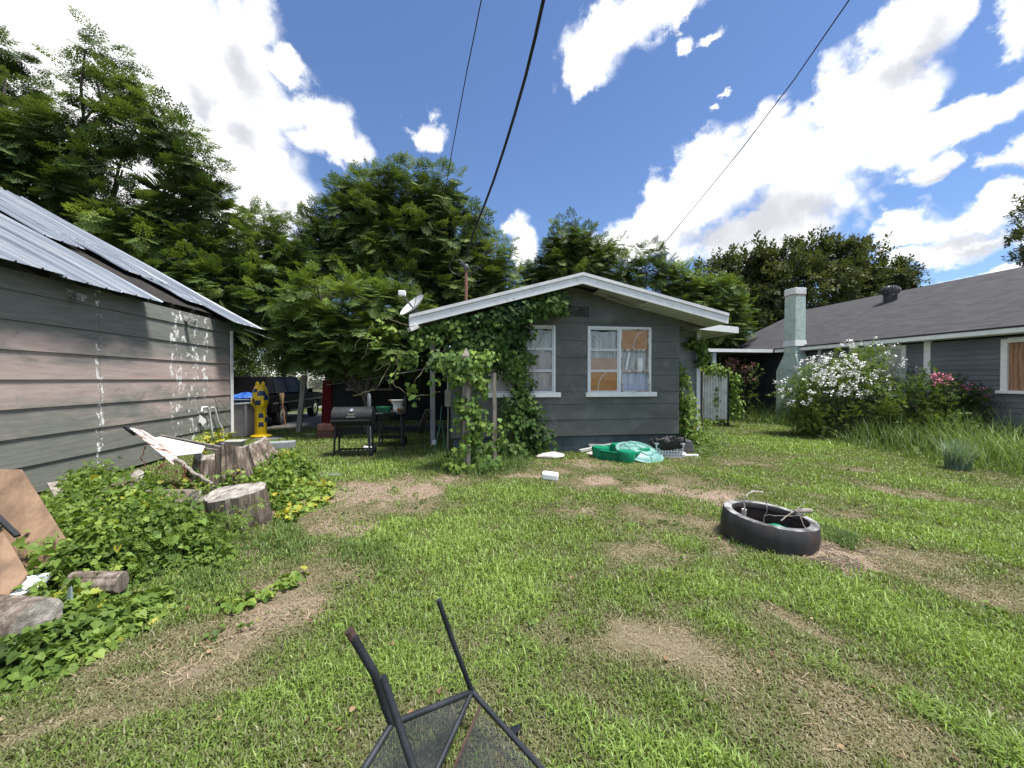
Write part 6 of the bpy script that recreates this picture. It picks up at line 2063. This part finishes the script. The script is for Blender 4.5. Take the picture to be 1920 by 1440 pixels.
for sx in (-1, 1):
    for sy in (-1, 1):
        mb = MB(); mb.bar((g0.x + sx * (gw - .05), g0.y + sy * .17, 0.02), (g0.x + sx * (gw - .07), g0.y + sy * .15, cz - .1), .035); mb.build('leg', BLACK, gr)
mb = MB()
for sy in (-1, 1): mb.bar((g0.x - gw + .05, g0.y + sy * .17, .1), (g0.x + gw - .05, g0.y + sy * .17, .1), .03)
for k in range(9): mb.bar((g0.x - gw + .07 + k * .085, g0.y - .17, .105), (g0.x - gw + .07 + k * .085, g0.y + .17, .105), .03, .012)
mb.build('bottom_shelf', BLACK, gr)
for sy in (-1, 1):
    mb = MB(); mb.lathe((g0.x + gw - .01, g0.y + sy * .17, .075), [(.0, -.02), (.075, -.02), (.075, .02), (0, .02)], 18, RX_); mb.build('wheel', TYRE, gr, smooth=40)
# --- second grill cart
g1 = onZ(735, 836)
gc = empty('grill_cart', g1, 'smaller dark grill cart with side shelf behind the barrel grill', 'grill')
mb = MB(); mb.lathe((g1.x, g1.y, .62), [(.1, 0), (.26, .06), (.31, .15), (.32, .2), (.3, .2), (.28, .14)], 24); mb.build('bowl', BLACK, gc, smooth=50)
mb = MB(); mb.box(g1.x - .33, g1.x + .3, g1.y - .28, g1.y + .28, .79, .815); mb.build('rack', TRIM, gc)
mb = MB(); mb.box(g1.x + .3, g1.x + .36, g1.y - .22, g1.y + .22, .8, 1.18); mb.box(g1.x + .3, g1.x + .62, g1.y - .2, g1.y + .2, 1.18, 1.205); mb.build('side_panel', BLACK, gc, bevel=.005)
for sx in (-1, 1):
    for sy in (-1, 1):
        mb = MB(); mb.bar((g1.x + sx * .26, g1.y + sy * .2, .03), (g1.x + sx * .24, g1.y + sy * .18, .79), .035); mb.build('leg', BLACK, gc)
mb = MB(); mb.box(g1.x - .28, g1.x + .28, g1.y - .22, g1.y + .22, .2, .22); mb.build('bottom_shelf', BLACK, gc)
for sy in (-1, 1):
    mb = MB(); mb.lathe((g1.x + .3, g1.y + sy * .2, .09), [(.0, -.02), (.09, -.02), (.09, .02), (0, .02)], 18, RX_); mb.build('wheel', TYRE, gc, smooth=40)
c = V((g1.x - .17, g1.y - .08, .818))
mb = MB(); mb.lathe(c, [(.0, 0), (.15, 0), (.18, .1), (.185, .13), (.17, .13), (.15, .03), (0, .03)], 22); o = mb.build('green_basin', M('green_plastic', (.01, .1, .05), (.015, .14, .07), 3, .4), org=c, smooth=50); tag(o, 'shallow green plastic basin on the grill cart', 'basin')
c = V((g1.x + .16, g1.y - .12, .818))
mb = MB(); mb.lathe(c, [(.11, 0), (.13, .05), (.12, .12), (.1, .17), (.15, .25), (.19, .29)], 20, None, lambda a, j: 1 + .16 * math.sin(3 * a + j) + .1 * math.sin(7 * a + 2 * j))
o = mb.build('charcoal_bag', M('bag_paper', (.62, .6, .56), (.7, .68, .66), 5, .6, .5, 9, c3=(.28, .11, .03), pos=(.42, .58)), org=c, smooth=60); tag(o, 'crumpled white and brown charcoal bag on the grill cart', 'bag')
c = P(692, 756, 8.9)
mb = MB(); mb.lathe((c.x, c.y, .0), [(.04, .0), (.04, 1.0), (.045, 1.05), (.04, 1.22), (.02, 1.27), (0, 1.275)], 14); o = mb.build('standing_pipe', M('grey_blue', (.12, .14, .17), (.18, .2, .23), 5, .5), org=(c.x, c.y, 0), smooth=50); tag(o, 'round topped grey blue canister pole standing behind the barrel grill', 'pole')
# leaning plank and hose near the porch post
a, b_ = onZ(786, 812), P(803, 768, 9.6)
mb = MB(); mb.bar(a, b_, .14, .03); o = mb.build('leaning_plank', WOOD_GREY, org=a); tag(o, 'grey plank leaning in the dark beside the porch post', 'plank')
mb = MB(); pts = [V((-.3, 8.3, 1.05)), V((-.34, 8.25, .6)), V((-.45, 8.1, .1)), V((-.3, 7.9, .03)), V((-.1, 8.0, .03)), V((-.25, 8.2, .25)), V((-.3, 8.25, .8))]
q = []
for a, b_ in zip(pts[:-1], pts[1:]): q += [a.lerp(b_, k / 5) for k in range(5)]
mb.tube(q, .012, 6); o = mb.build('garden_hose', M('hose_green', (.03, .1, .07), (.05, .14, .1), 3, .5), org=pts[3], smooth=60); tag(o, 'loose green garden hose hanging by the meter box', 'hose')
c = onZ(812, 836); mb = MB(); mb.hexa([c + V((-.05, 0, 0)), c + V((.04, 0, 0)), c + V((.06, .04, 0)), c + V((-.03, .04, 0))], [c + V((-.02, .02, .14)), c + V((.08, .02, .13)), c + V((.08, .05, .13)), c + V((-.02, .05, .14))]); o = mb.build('white_tag', WHITE, org=c); tag(o, 'small white scrap leaning at the foot of the porch post', 'scrap')
c = onZ(690, 842); mb = MB(); mb.hexa([c + V((-.1, -.03, .03)), c + V((.08, -.03, .02)), c + V((.08, .06, .02)), c + V((-.1, .06, .03))], [c + V((-.09, -.02, .07)), c + V((.07, -.02, .05)), c + V((.07, .05, .05)), c + V((-.09, .05, .07))]); o = mb.build('paper_scrap', WHITE, org=c); tag(o, 'crumpled white paper lying in the grass under the barrel grill', 'litter')
# clothes line
def wire(name, pts, r, label, mat=None, n=30, sag=0):
    a = [V(p) for p in pts]
    q = []
    if len(a) == 2:
        for k in range(n + 1):
            t = k / n
            p = a[0].lerp(a[1], t); p.z -= sag * 4 * t * (1 - t); q.append(p)
    else: q = a
    mb = MB(); mb.tube(q, r, 6); o = mb.build(name, mat or BLACK, org=a[0], smooth=60)
    tag(o, label, 'cable'); return o
wire('clothes_line', [P(612, 722, 12.4), onY(862, 678, 8.6)], .007, 'pale thin line strung from the dark wing to the ivy', M('line_grey', (.3, .29, .27), (.36, .35, .33), 5, .8), sag=.04)

# --- service mast, cables, dish
mz = onY(874, 560, 8.0)
mast = empty('service_mast', (mz.x, mz.y, 2.98), 'rusty electric service mast standing out of the cottage roof', 'mast')
mb = MB(); mb.tube([(mz.x, mz.y, 1.7), (mz.x, mz.y, 3.86)], .032, 12); mb.build('pipe', M('rusty_pipe', (.13, .055, .035), (.25, .13, .09), 8, .8, .3), mast, smooth=50)
mb = MB(); mb.ellip((mz.x, mz.y, 3.9), .06, .06, .08, 12, 8); mb.tube([(mz.x, mz.y, 3.9), (mz.x - .1, mz.y - .06, 3.98)], .035, 8); mb.build('weatherhead', TRIM, mast, smooth=60)
mb = MB(); mb.bar((mz.x, mz.y, 3.72), (mz.x + .35, mz.y - .1, 3.95), .02); mb.tube([(mz.x + .03 + .17 * math.cos(R(a)) - .2, mz.y - .02, 3.9 + .15 * math.sin(R(a))) for a in range(0, 340, 20)], .006, 5); mb.tube([(mz.x + .2 + .14 * math.cos(R(a)), mz.y - .02, 3.78 + .16 * math.sin(R(a))) for a in range(30, 330, 20)], .006, 5)
mb.build('wire_loops', BLACK, mast)
top = V((mz.x, mz.y - .05, 4.0))
pole = P(1020, -10, 3.6)
def through(pts): return pts
path = [P(876, 482, 8.05), P(880, 462, 7.85), P(890, 430, 7.5), P(905, 393, 7.1), P(925, 340, 6.5), P(945, 280, 5.9), P(965, 215, 5.35), P(985, 145, 4.85), P(1003, 72, 4.4), P(1020, -5, 4.0), P(1040, -110, 3.5)]
far = V((path[-1].x + .8, -14, 9.2))
path += [path[-1].lerp(far, k / 6) + V((0, 0, -.35 * math.sin(math.pi * k / 6))) for k in range(1, 7)]
wire('power_cable', path, .02, 'thick black twisted power cable rising from the rusty mast', M('cable_black', (.008, .008, .009), (.015, .015, .015), 5, .5))
path = [P(822, 420, 14), P(836, 350, 12), P(848, 280, 10.5), P(862, 205, 9.2), P(876, 130, 8.2), P(890, 62, 7.4), P(904, -8, 6.7), P(926, -120, 5.8)]
far = V((path[-1].x + 1, -14, 9.2)); path += [path[-1].lerp(far, k / 6) for k in range(1, 7)]
wire('phone_cable', path, .011, 'thinner dark cable running up beside the thick power cable', bpy.data.materials['cable_black'])
path = [P(1234, 470, 16), P(1300, 390, 13.2), P(1390, 280, 10.6), P(1490, 148, 8.5), P(1592, 0, 7), P(1680, -140, 6)]
far = V((path[-1].x - 2, -14, 9.5)); path += [path[-1].lerp(far, k / 6) for k in range(1, 7)]
wire('service_cable', path, .013, 'single dark cable slanting across the sky above the right roofs', bpy.data.materials['cable_black'])
dc = P(772, 571, 7.9)
ds_ = empty('satellite_dish', (dc.x + .12, dc.y + .1, 2.86), 'white rust stained satellite dish on the left eave of the cottage', 'dish')
nrm = V((-.62, -.42, .66)).normalized()
zq = nrm.to_track_quat('Z', 'Y').to_matrix()
mb = MB(); mb.lathe(dc, [(0, -.075), (.1, -.07), (.2, -.045), (.3, 0), (.305, .004), (.3, -.008), (.2, -.055), (.1, -.08), (0, -.085)], 36, zq, None)
dm_ = M('dish_white', (.5, .51, .52), (.62, .63, .64), 4, .5, .05, dirt=(.4, .27, .14), dscale=2.2, dpos=(.58, .8))
mb.build('reflector', dm_, ds_, smooth=50)
lo = dc + zq @ V((0, -.3, 0)); lo = min((dc + zq @ V((.3 * math.cos(a), .3 * math.sin(a), 0)) for a in [k * .1 for k in range(63)]), key=lambda p: p.z)
tipp = P(754, 553, 7.6)
mb = MB(); mb.bar(dc - nrm * .08 + V((.1, .05, -.16)), tipp, .025); mb.build('feed_arm', TRIM, ds_)
mb = MB(); i0_ = 0; mb.box(tipp.x - .07, tipp.x + .07, tipp.y - .06, tipp.y + .06, tipp.z - .02, tipp.z + .08); mb.build('feed_horn', WHITE, ds_, bevel=.015)
mb = MB(); mb.tube([dc - nrm * .08, dc + V((.12, .1, -.14)), (dc.x + .13, dc.y + .1, 2.84)], .022, 8); mb.tube([dc + V((.1, .0, .2)), (dc.x + .02, dc.y - .1, 2.86)], .008, 6); mb.build('mount', TRIM, ds_)

# --- things along the cottage wall
rockm = M('pale_rock', (.4, .36, .33), (.6, .57, .54), 7, .9, .8, 20)
def rock(px, py, rx, rz, label, mat=rockm, cat='rock', name='rock', ry=None, grp=None):
    c = onZ(px, py); mb = MB(); s = random.random() * 9
    mb.ellip(c + V((0, 0, rz * .55)), rx, ry or rx * .6, rz, 20, 12, None, lambda d: 1 + .35 * (float(fbm(np.array([[d.x * 1.6 + s, d.y * 1.6, d.z * 1.6]]), 4, 3)[0]) - .5) * 2)
    o = mb.build(name, mat, org=c, smooth=50); tag(o, label, cat, grp)
rock(1035, 858, .28, .07, 'long pale rock lying at the house foot under the first window')
rock(1115, 853, .2, .05, 'low grey rubble lump beside the green sandbox')
wb = onZ(1031, 899)
mb = MB(); i0_ = 0; mb.box(wb.x - .13, wb.x + .13, wb.y - .08, wb.y + .1, .0, .11); xf(mb, 0, rot_z(R(-18)) @ Matrix.Rotation(R(5), 3, 'Y'), wb)
o = mb.build('white_box', WHITE, org=wb, bevel=.025); tag(o, 'small white plastic box lying alone on the lawn', 'box')
mb = MB()
a = onZ(1100, 852); 
mb.bar(a + V((-.1, .15, .05)), a + V((.7, .25, .16)), .1, .05); mb.bar(a + V((.15, .3, .14)), a + V((.75, .32, .12)), .12, .05)
o = mb.build('white_offcuts', M('chipped_board', (.5, .49, .47), (.68, .67, .65), 6, .7, .3), org=a); tag(o, 'chipped white board offcuts against the foundation left of the sandbox', 'boards')
a = onZ(1210, 857); b_ = onZ(1308, 856)
mb = MB(); mb.bar(a + V((-.5, 0, .03)), b_ + V((.0, 0, .03)), .1, .025); o = mb.build('white_plank', WHITE, org=a); tag(o, 'long thin white plank lying before the laundry basket', 'plank')
# green sandbox with its lid slid off
sb = onZ(1170, 866)
GRN = M('sandbox_green', (.0, .17, .085), (.005, .23, .12), 2, .4, .05)
LIDG = M('lid_green', (.12, .27, .25), (.19, .36, .335), 3, .45, .1)
sbx = empty('sandbox', sb, 'bright green plastic sandbox with rounded corner seats', 'sandbox')
cx_ = sb + V((.06, .3, -.05))
mb = MB(); mb.lathe(cx_, [(.34, .0), (.39, .02), (.42, .2), (.45, .22), (.45, .25), (.4, .25), (.37, .06), (0, .05)], 40, None, lambda a, j: 1 + .05 * math.cos(4 * a)); mb.build('tub', GRN, sbx, smooth=40)
for a in (165, 262, 70, -20):
    e = V((math.cos(R(a)), math.sin(R(a)), 0))
    mb = MB(); mb.lathe(cx_ + e * .4, [(.12, 0), (.15, .1), (.17, .26), (.16, .285), (0, .29)], 20); mb.build('corner_seat', GRN, sbx, smooth=40)
mb = MB(); mb.lathe(cx_, [(.37, .1), (.25, .13), (0, .15)], 24); mb.build('sand', M('sand', (.3, .24, .18), (.42, .35, .27), 20, .95), sbx, smooth=50)
ld = P(1199, 847, 7.72)
tl = Matrix.Rotation(R(7), 3, 'Y') @ Matrix.Rotation(R(15), 3, 'X')
lidr = empty('turtle_shell_cover', ld, 'domed pale green lid with raised shell pattern tilted on the sandbox', 'cover')
mb = MB(); mb.lathe(ld, [(q_ * .78, z_ * .78) for q_, z_ in [(.6, -.05), (.61, -.01), (.585, .01), (.54, .0), (.52, .03), (.44, .085), (.3, .135), (.15, .16), (0, .165)]], 48, tl); mb.build('shell', LIDG, lidr, smooth=35)
def dome(x_, y_):
    r_ = math.hypot(x_, y_)
    pr = [(0, .165), (.15, .16), (.3, .135), (.44, .085), (.52, .03), (.54, .0)]
    for (ra, za), (rb_, zb) in zip(pr[:-1], pr[1:]):
        if ra <= r_ <= rb_: return za + (zb - za) * (r_ - ra) / (rb_ - ra)
    return 0
mb = MB()
def ridge(pts):
    q = []
    for a, b_ in zip(pts[:-1], pts[1:]):
        for k in range(5):
            t = k / 5; x_, y_ = a[0] + (b_[0] - a[0]) * t, a[1] + (b_[1] - a[1]) * t
            q.append(ld + tl @ (V((x_, y_, dome(x_, y_) + .004)) * .78))
    q.append(ld + tl @ (V((pts[-1][0], pts[-1][1], dome(*pts[-1]) + .004)) * .78))
    mb.tube(q, .012, 6)
def pol(r_, a): return (r_ * math.cos(R(a)), r_ * math.sin(R(a)))
ridge([pol(.16, 60 * k + 10) for k in range(7)])
for k in range(6):
    ridge([pol(.16, 60 * k + 10), pol(.34, 60 * k + 10)])
    ridge([pol(.34, 60 * k + 10), pol(.4, 60 * k + 25), pol(.4, 60 * k + 55), pol(.34, 60 * k + 70)])
    ridge([pol(.4, 60 * k + 40), pol(.5, 60 * k + 40)])
mb.build('shell_ridges', M('lid_ridge', (.07, .19, .17), (.12, .26, .24), 3, .5), lidr, smooth=60)
# laundry basket lined with a black bag
lb_ = onZ(1250, 856)
M_ = rot_z(R(-12))
bk = empty('laundry_basket', lb_, 'white plastic laundry basket with rows of holes beside the sandbox', 'basket')
hw_, hd_, hh_ = .28, .2, .3
def wallgrid(mb, p0, p1, z0, z1, cols, rows_, tpr=.85):
    """a wall panel between two bottom corners with a grid of square holes, flaring upward"""
    p0, p1 = V(p0), V(p1)
    cen = lb_ + V((0, 0, 0))
    def pt(s, t):
        p = p0.lerp(p1, s); d_ = p - cen
        p = cen + d_ * (tpr + (1 - tpr) * t); p.z = z0 + (z1 - z0) * t
        return p
    us = [0]; 
    for k in range(cols): us += [(k + .25) / cols, (k + .8) / cols]
    us += [1]
    ts = [0, .12]
    for k in range(rows_): ts += [.12 + .7 * (k + .2) / rows_, .12 + .7 * (k + .8) / rows_]
    ts += [1]
    n_ = (p1 - p0).cross(V((0, 0, 1))).normalized() * .006
    for i in range(len(us) - 1):
        for j in range(len(ts) - 1):
            if i % 2 == 1 and j % 2 == 0 and 0 < j < len(ts) - 2: continue
            a, b_, c_, d_ = pt(us[i], ts[j]), pt(us[i + 1], ts[j]), pt(us[i + 1], ts[j + 1]), pt(us[i], ts[j + 1])
            mb.hexa([a, b_, c_, d_], [a + n_, b_ + n_, c_ + n_, d_ + n_])
mb = MB()
cs_ = [lb_ + M_ @ V((sx * hw_, sy * hd_, 0)) for sx, sy in ((-1, -1), (1, -1), (1, 1), (-1, 1))]
for k in range(4): wallgrid(mb, cs_[k], cs_[(k + 1) % 4], .0, hh_, 9 if k % 2 == 0 else 6, 4)
mb.prism([lb_ + (c_ - lb_) * .85 for c_ in cs_], (0, 0, .008))
mb.build('basket_wall', M('basket_white', (.6, .61, .63), (.7, .71, .73), 3, .45), bk)
mb = MB()
for k in range(4): mb.bar(cs_[k] + V((0, 0, hh_)), cs_[(k + 1) % 4] + V((0, 0, hh_)), .03, .02)
mb.build('rim', bpy.data.materials['basket_white'], bk)
mb = MB()
bagm = M('black_bag', (.008, .008, .009), (.02, .02, .021), 12, .28, 1.0, 18, bdist=.03)
n = 36
prof = [(.86, .16), (1.03, .2), (1.12, .3), (1.08, .36), (1.0, .39), (.9, .35), (.75, .24), (.4, .2)]
vs, fs = [], []
for j, (s_, z_) in enumerate(prof):
    for k in range(n):
        a = 2 * math.pi * k / n
        x_ = max(-1, min(1, 1.25 * math.cos(a))) * hw_ * s_; y_ = max(-1, min(1, 1.25 * math.sin(a))) * hd_ * s_
        wob = .012 * math.sin(5 * a + j * 2) + .01 * math.sin(11 * a + j)
        vs.append(lb_ + M_ @ V((x_ * (1 + wob * 3), y_ * (1 + wob * 3), z_ + wob * 2.2 + (.05 * math.sin(a + 2.2) if j in (3, 4) else 0) - (.05 * abs(math.sin(2.5 * a)) if j == 0 else 0))))
for j in range(len(prof) - 1):
    for k in range(n): fs.append((j * n + k, j * n + (k + 1) % n, (j + 1) * n + (k + 1) % n, (j + 1) * n + k))
fs.append(tuple((len(prof) - 1) * n + k for k in range(n)))
mb.add(vs, fs); o = mb.build('bin_bag', bagm, org=lb_ + V((0, 0, .15)), smooth=60); tag(o, 'crumpled black bin bag lining the white laundry basket', 'bag')
c = onZ(1284, 848)
mb = MB(); mb.hexa([c + V((-.2, -.1, 0)), c + V((.2, -.1, 0)), c + V((.18, .15, 0)), c + V((-.18, .15, 0))], [c + V((-.18, -.06, .3)), c + V((.14, -.08, .26)), c + V((.12, .12, .27)), c + V((-.16, .12, .32))])
o = mb.build('grey_tub', M('dark_tub', (.05, .05, .055), (.1, .1, .105), 6, .6, .3), org=c, bevel=.03); tag(o, 'dark grey tub half hidden behind the laundry basket', 'tub')
rock(1270, 856, .2, .07, 'crumpled white plastic sheet lying between basket and vines', WHITE, 'plastic sheet', 'plastic_sheet')

# --- fire ring
fr0 = V((ringc.x, ringc.y, 0))
tl = Matrix.Rotation(R(4), 3, 'Y') @ Matrix.Rotation(R(3), 3, 'X')
fr = empty('fire_ring', fr0, 'round black steel fire ring with ash grey rim on the lawn', 'fire pit')
fm_, nt, b, out = new_mat('burnt_steel')
n = noise_n(nt, coords(nt, (1, 1, .35)), 7, 8, .7, .4); n2 = noise_n(nt, coords(nt), 3, 6, .6)
c_ = ramp(nt, [(.4, (.018, .018, .02)), (.6, (.03, .03, .033)), (.78, (.1, .1, .105))], n.outputs[0]).outputs[0]
c_ = mixc(nt, ramp(nt, [(.55, (0, 0, 0)), (.7, (.8, .8, .8))], n2.outputs[0]).outputs[0], c_, (.06, .025, .02))
nt.links.new(c_, b.inputs['Base Color']); b.inputs['Roughness'].default_value = .6; add_bump(nt, b, n.outputs[0], .4, .01)
RH, RR = .25, .405
mb = MB(); mb.lathe(fr0, [(RR - .02, -.03), (RR + .005, .0), (RR + .012, RH * .5), (RR, RH - .012), (RR - .01, RH), (RR - .075, RH), (RR - .082, RH - .01), (RR - .082, RH - .05), (RR - .03, RH - .08), (RR - .02, 0)], 64, tl, cap=False); mb.build('ring', fm_, fr, smooth=35)
ash = M('ash_rim', (.16, .16, .16), (.4, .4, .4), 9, .9, .3, 30, dirt=(.04, .04, .04), dscale=6, dpos=(.4, .62))
mb = MB(); mb.lathe(fr0, [(RR - .006, RH + .001), (RR - .014, RH + .005), (RR - .07, RH + .005), (RR - .078, RH + .001)], 64, tl, cap=False); mb.build('rim', ash, fr, smooth=35)
mb = MB(); mb.lathe(fr0, [(RR - .03, .04), (.25, .05), (.1, .07), (0, .06)], 24, None, lambda a, j: 1 + .05 * math.sin(5 * a + j)); o = mb.build('ash_bed', M('ash', (.06, .055, .05), (.2, .18, .17), 14, .95, .8, 30), fr, smooth=60)
c = fr0 + V((.08, -.02, .09)); mb = MB(); mb.ellip(c, .1, .07, .045, 14, 8, None, lambda d: 1 + .3 * math.sin(4 * d.x + 3 * d.y)); o = mb.build('green_scrap', GRN, org=c, smooth=40); tag(o, 'bright green plastic scrap lying inside the fire ring', 'plastic')
def ringp(x_, y_, z_): return fr0 + V((x_, y_, z_))
pk_ = rot_z(-YAW)
def rp(x_, y_, z_): return fr0 + pk_ @ V((x_, y_, z_))
mb = MB(); mb.tube([rp(.28, .0, .27), rp(.38, .02, .275), rp(.47, .03, .27)], [.02, .028, .024], 8); o = mb.build('burnt_stick', WOOD_GREY, org=rp(.38, .02, .275), smooth=50); tag(o, 'short thick stick lying on the right rim of the fire ring', 'stick')
mb = MB()
for pts in ([(.03, .1, .07), (.035, .05, .3), (.04, .06, .38)], [(.0, -.2, .26), (.15, -.12, .3), (.3, -.05, .33), (.42, .05, .37)], [(.14, -.3, .0), (.2, -.25, .2), (.22, -.1, .36)], [(.05, .1, .2), (.2, -.05, .25), (.3, -.1, .26)]):
    stem_line(mb, [rp(*p) for p in pts], .005, .003, 5, 5, .008)
o = mb.build('twigs', WOOD_GREY, org=rp(0, 0, .1)); tag(o, 'thin burnt twigs lying across the mouth of the fire ring', 'twigs')
mb = MB(); stem_line(mb, [rp(-.14, .15, .06), rp(-.13, .13, .2), rp(-.16, .12, .32), rp(-.15, .1, .4), rp(-.08, .1, .45), rp(.03, .1, .44)], .008, .005, 6, 6, .004); mb.tube([rp(-.15, .16, .08), rp(-.14, .14, .25)], .025, 7)
o = mb.build('pale_wire', M('ash_wire', (.4, .38, .36), (.55, .53, .5), 9, .9), org=rp(-.14, .15, .06), smooth=60); tag(o, 'pale bent wire curling up out of the fire ring', 'wire')
mb = MB()
for k in range(60):
    a = random.uniform(0, 6.28); c = onZ(1555 + random.gauss(0, 28), 1050 + random.gauss(0, 16)); ln = random.uniform(.05, .28); a = random.gauss(-.5, .6)
    mb.tube([c + V((0, 0, .012)), c + V((ln * .5 * math.cos(a), ln * .5 * math.sin(a), .02)), c + V((ln * math.cos(a), ln * math.sin(a), .012))], .0035, 4, False)
o = mb.build('twig_litter', M('twig_brown', (.09, .07, .06), (.24, .19, .16), 6, .9), org=onZ(1555, 1050)); tag(o, 'scattered burnt twigs on the bare soil beside the fire ring', 'twigs', kind='stuff')

# --- overturned mesh chair in front
J = P(885, 1297, 1.75); Lc = P(735, 1357, 1.45)
sd_ = P(820, 1440, 1.45) - J
S2 = J + sd_ * 1.45; S1 = Lc + sd_ * 1.45
bd = P(1015, 1440, 1.5) - J
B1 = J + bd * 1.4; B2 = S2 + bd * 1.05 + V((0, 0, .03))
B2.z = max(B2.z, .03); B1.z = max(B1.z, .03); S2.z = max(S2.z, .04)
chm = M('chair_paint', (.012, .015, .02), (.028, .032, .04), 6, .5, .15, 60, dirt=(.1, .055, .04), dscale=5, dpos=(.62, .8))
rust = M('rusty_edge', (.035, .02, .017), (.07, .04, .034), 14, .9, .4)
chair = empty('garden_chair', (J + S1) / 2 - V((0, 0, ((J + S1) / 2).z)), 'overturned black metal mesh garden chair in the near grass', 'chair')
mb = MB(); mb.tube([S1, Lc.lerp(S1, .1), Lc, Lc.lerp(J, .1), J], [.0125] * 5, 10); mb.tube([J, S2], .0115, 10); mb.tube([S2, S1], .0115, 10); mb.build('seat_frame', chm, chair, smooth=50)
mb = MB(); mb.tube([J, B1, B2, S2], .0125, 10); mb.build('back_frame', chm, chair, smooth=50)
def legm(pts, w_=.026, h_=.02):
    mb = MB()
    pts = [V(p) for p in pts]
    q = []
    for i in range(len(pts) - 1):
        for k in range(6):
            q.append(pts[i].lerp(pts[i + 1], k / 6))
    q.append(pts[-1])
    mb.tube(q, [w_ / 2] * len(q), 10)
    return mb
l_ = legm([J, P(868, 1252, 1.735), P(848, 1200, 1.72), P(822, 1125, 1.70)], .023).build('leg', chm, chair, smooth=50)
l_ = legm([Lc, P(722, 1325, 1.44), P(702, 1262, 1.42), P(655, 1183, 1.40)], .031).build('leg', chm, chair, smooth=50)
mb = MB(); a = P(655, 1183, 1.40); b_ = P(663, 1197, 1.404); mb.tube([a + (a - b_) * .1, b_], .0162, 10); mb.build('rusty_foot', rust, l_)
l_ = legm([P(800, 1530, 1.12), P(775, 1440, 1.18), P(745, 1350, 1.22), P(728, 1300, 1.23), P(717, 1268, 1.235)], .025).build('leg', chm, chair, smooth=50)
mb = MB(); a, b_ = P(845, 1402, 1.75), P(976, 1368, 1.72); mb.bar(a, b_, .04, .022); mb.build('arm', chm, chair, bevel=.006)
def mesh_panel(a, b_, c_, d_, inset=.012, step=.0088, wd=.0018):
    """expanded metal: two families of flat strands across the quad a b c d"""
    a, b_, c_, d_ = V(a), V(b_), V(c_), V(d_)
    W_, H_ = (b_ - a).length, (d_ - a).length
    nu, nv = int(W_ / step), int(H_ / (step * .75))
    def pt(u, v): return a.lerp(b_, u).lerp(d_.lerp(c_, u), v)
    nrm = (b_ - a).cross(d_ - a).normalized()
    vs, fs = [], []
    for fam in (1, -1):
        for i in range(-nv, nu + nv):
            segs = []
            for s in range(13):
                v = s / 12
                u = (i + fam * v * nv * .5 + (nv * .5 if fam < 0 else 0)) / nu
                segs.append((u, v))
            seg = [q for q in segs if 0 <= q[0] <= 1]
            if len(seg) < 2: continue
            for q0, q1 in zip(seg[:-1], seg[1:]):
                p0, p1 = pt(*q0), pt(*q1)
                w2 = (p1 - p0).normalized().cross(nrm) * wd / 2
                o_ = nrm * (.0007 * fam)
                k = len(vs)
                vs += [p0 - w2 + o_, p0 + w2 + o_, p1 + w2 + o_, p1 - w2 + o_]
                fs.append((k, k + 1, k + 2, k + 3))
    mb = MB(); mb.add(vs, fs); return mb
mesh_panel(Lc + (J - Lc) * .03, J - (J - Lc) * .03, S2, S1).build('seat_mesh', chm, chair)
off = (S2 - J).normalized() * .05
e0, e1 = J + bd * .16 + off * .4, J + bd * .16 + (S2 - J) * .96 + V((.0, 0, 0))
mesh_panel(e0, e1, B2, B1).build('back_mesh', chm, chair)
mb = MB(); mb.bar(e0, e1, .01, .006); mb.build('torn_edge', rust, chair)
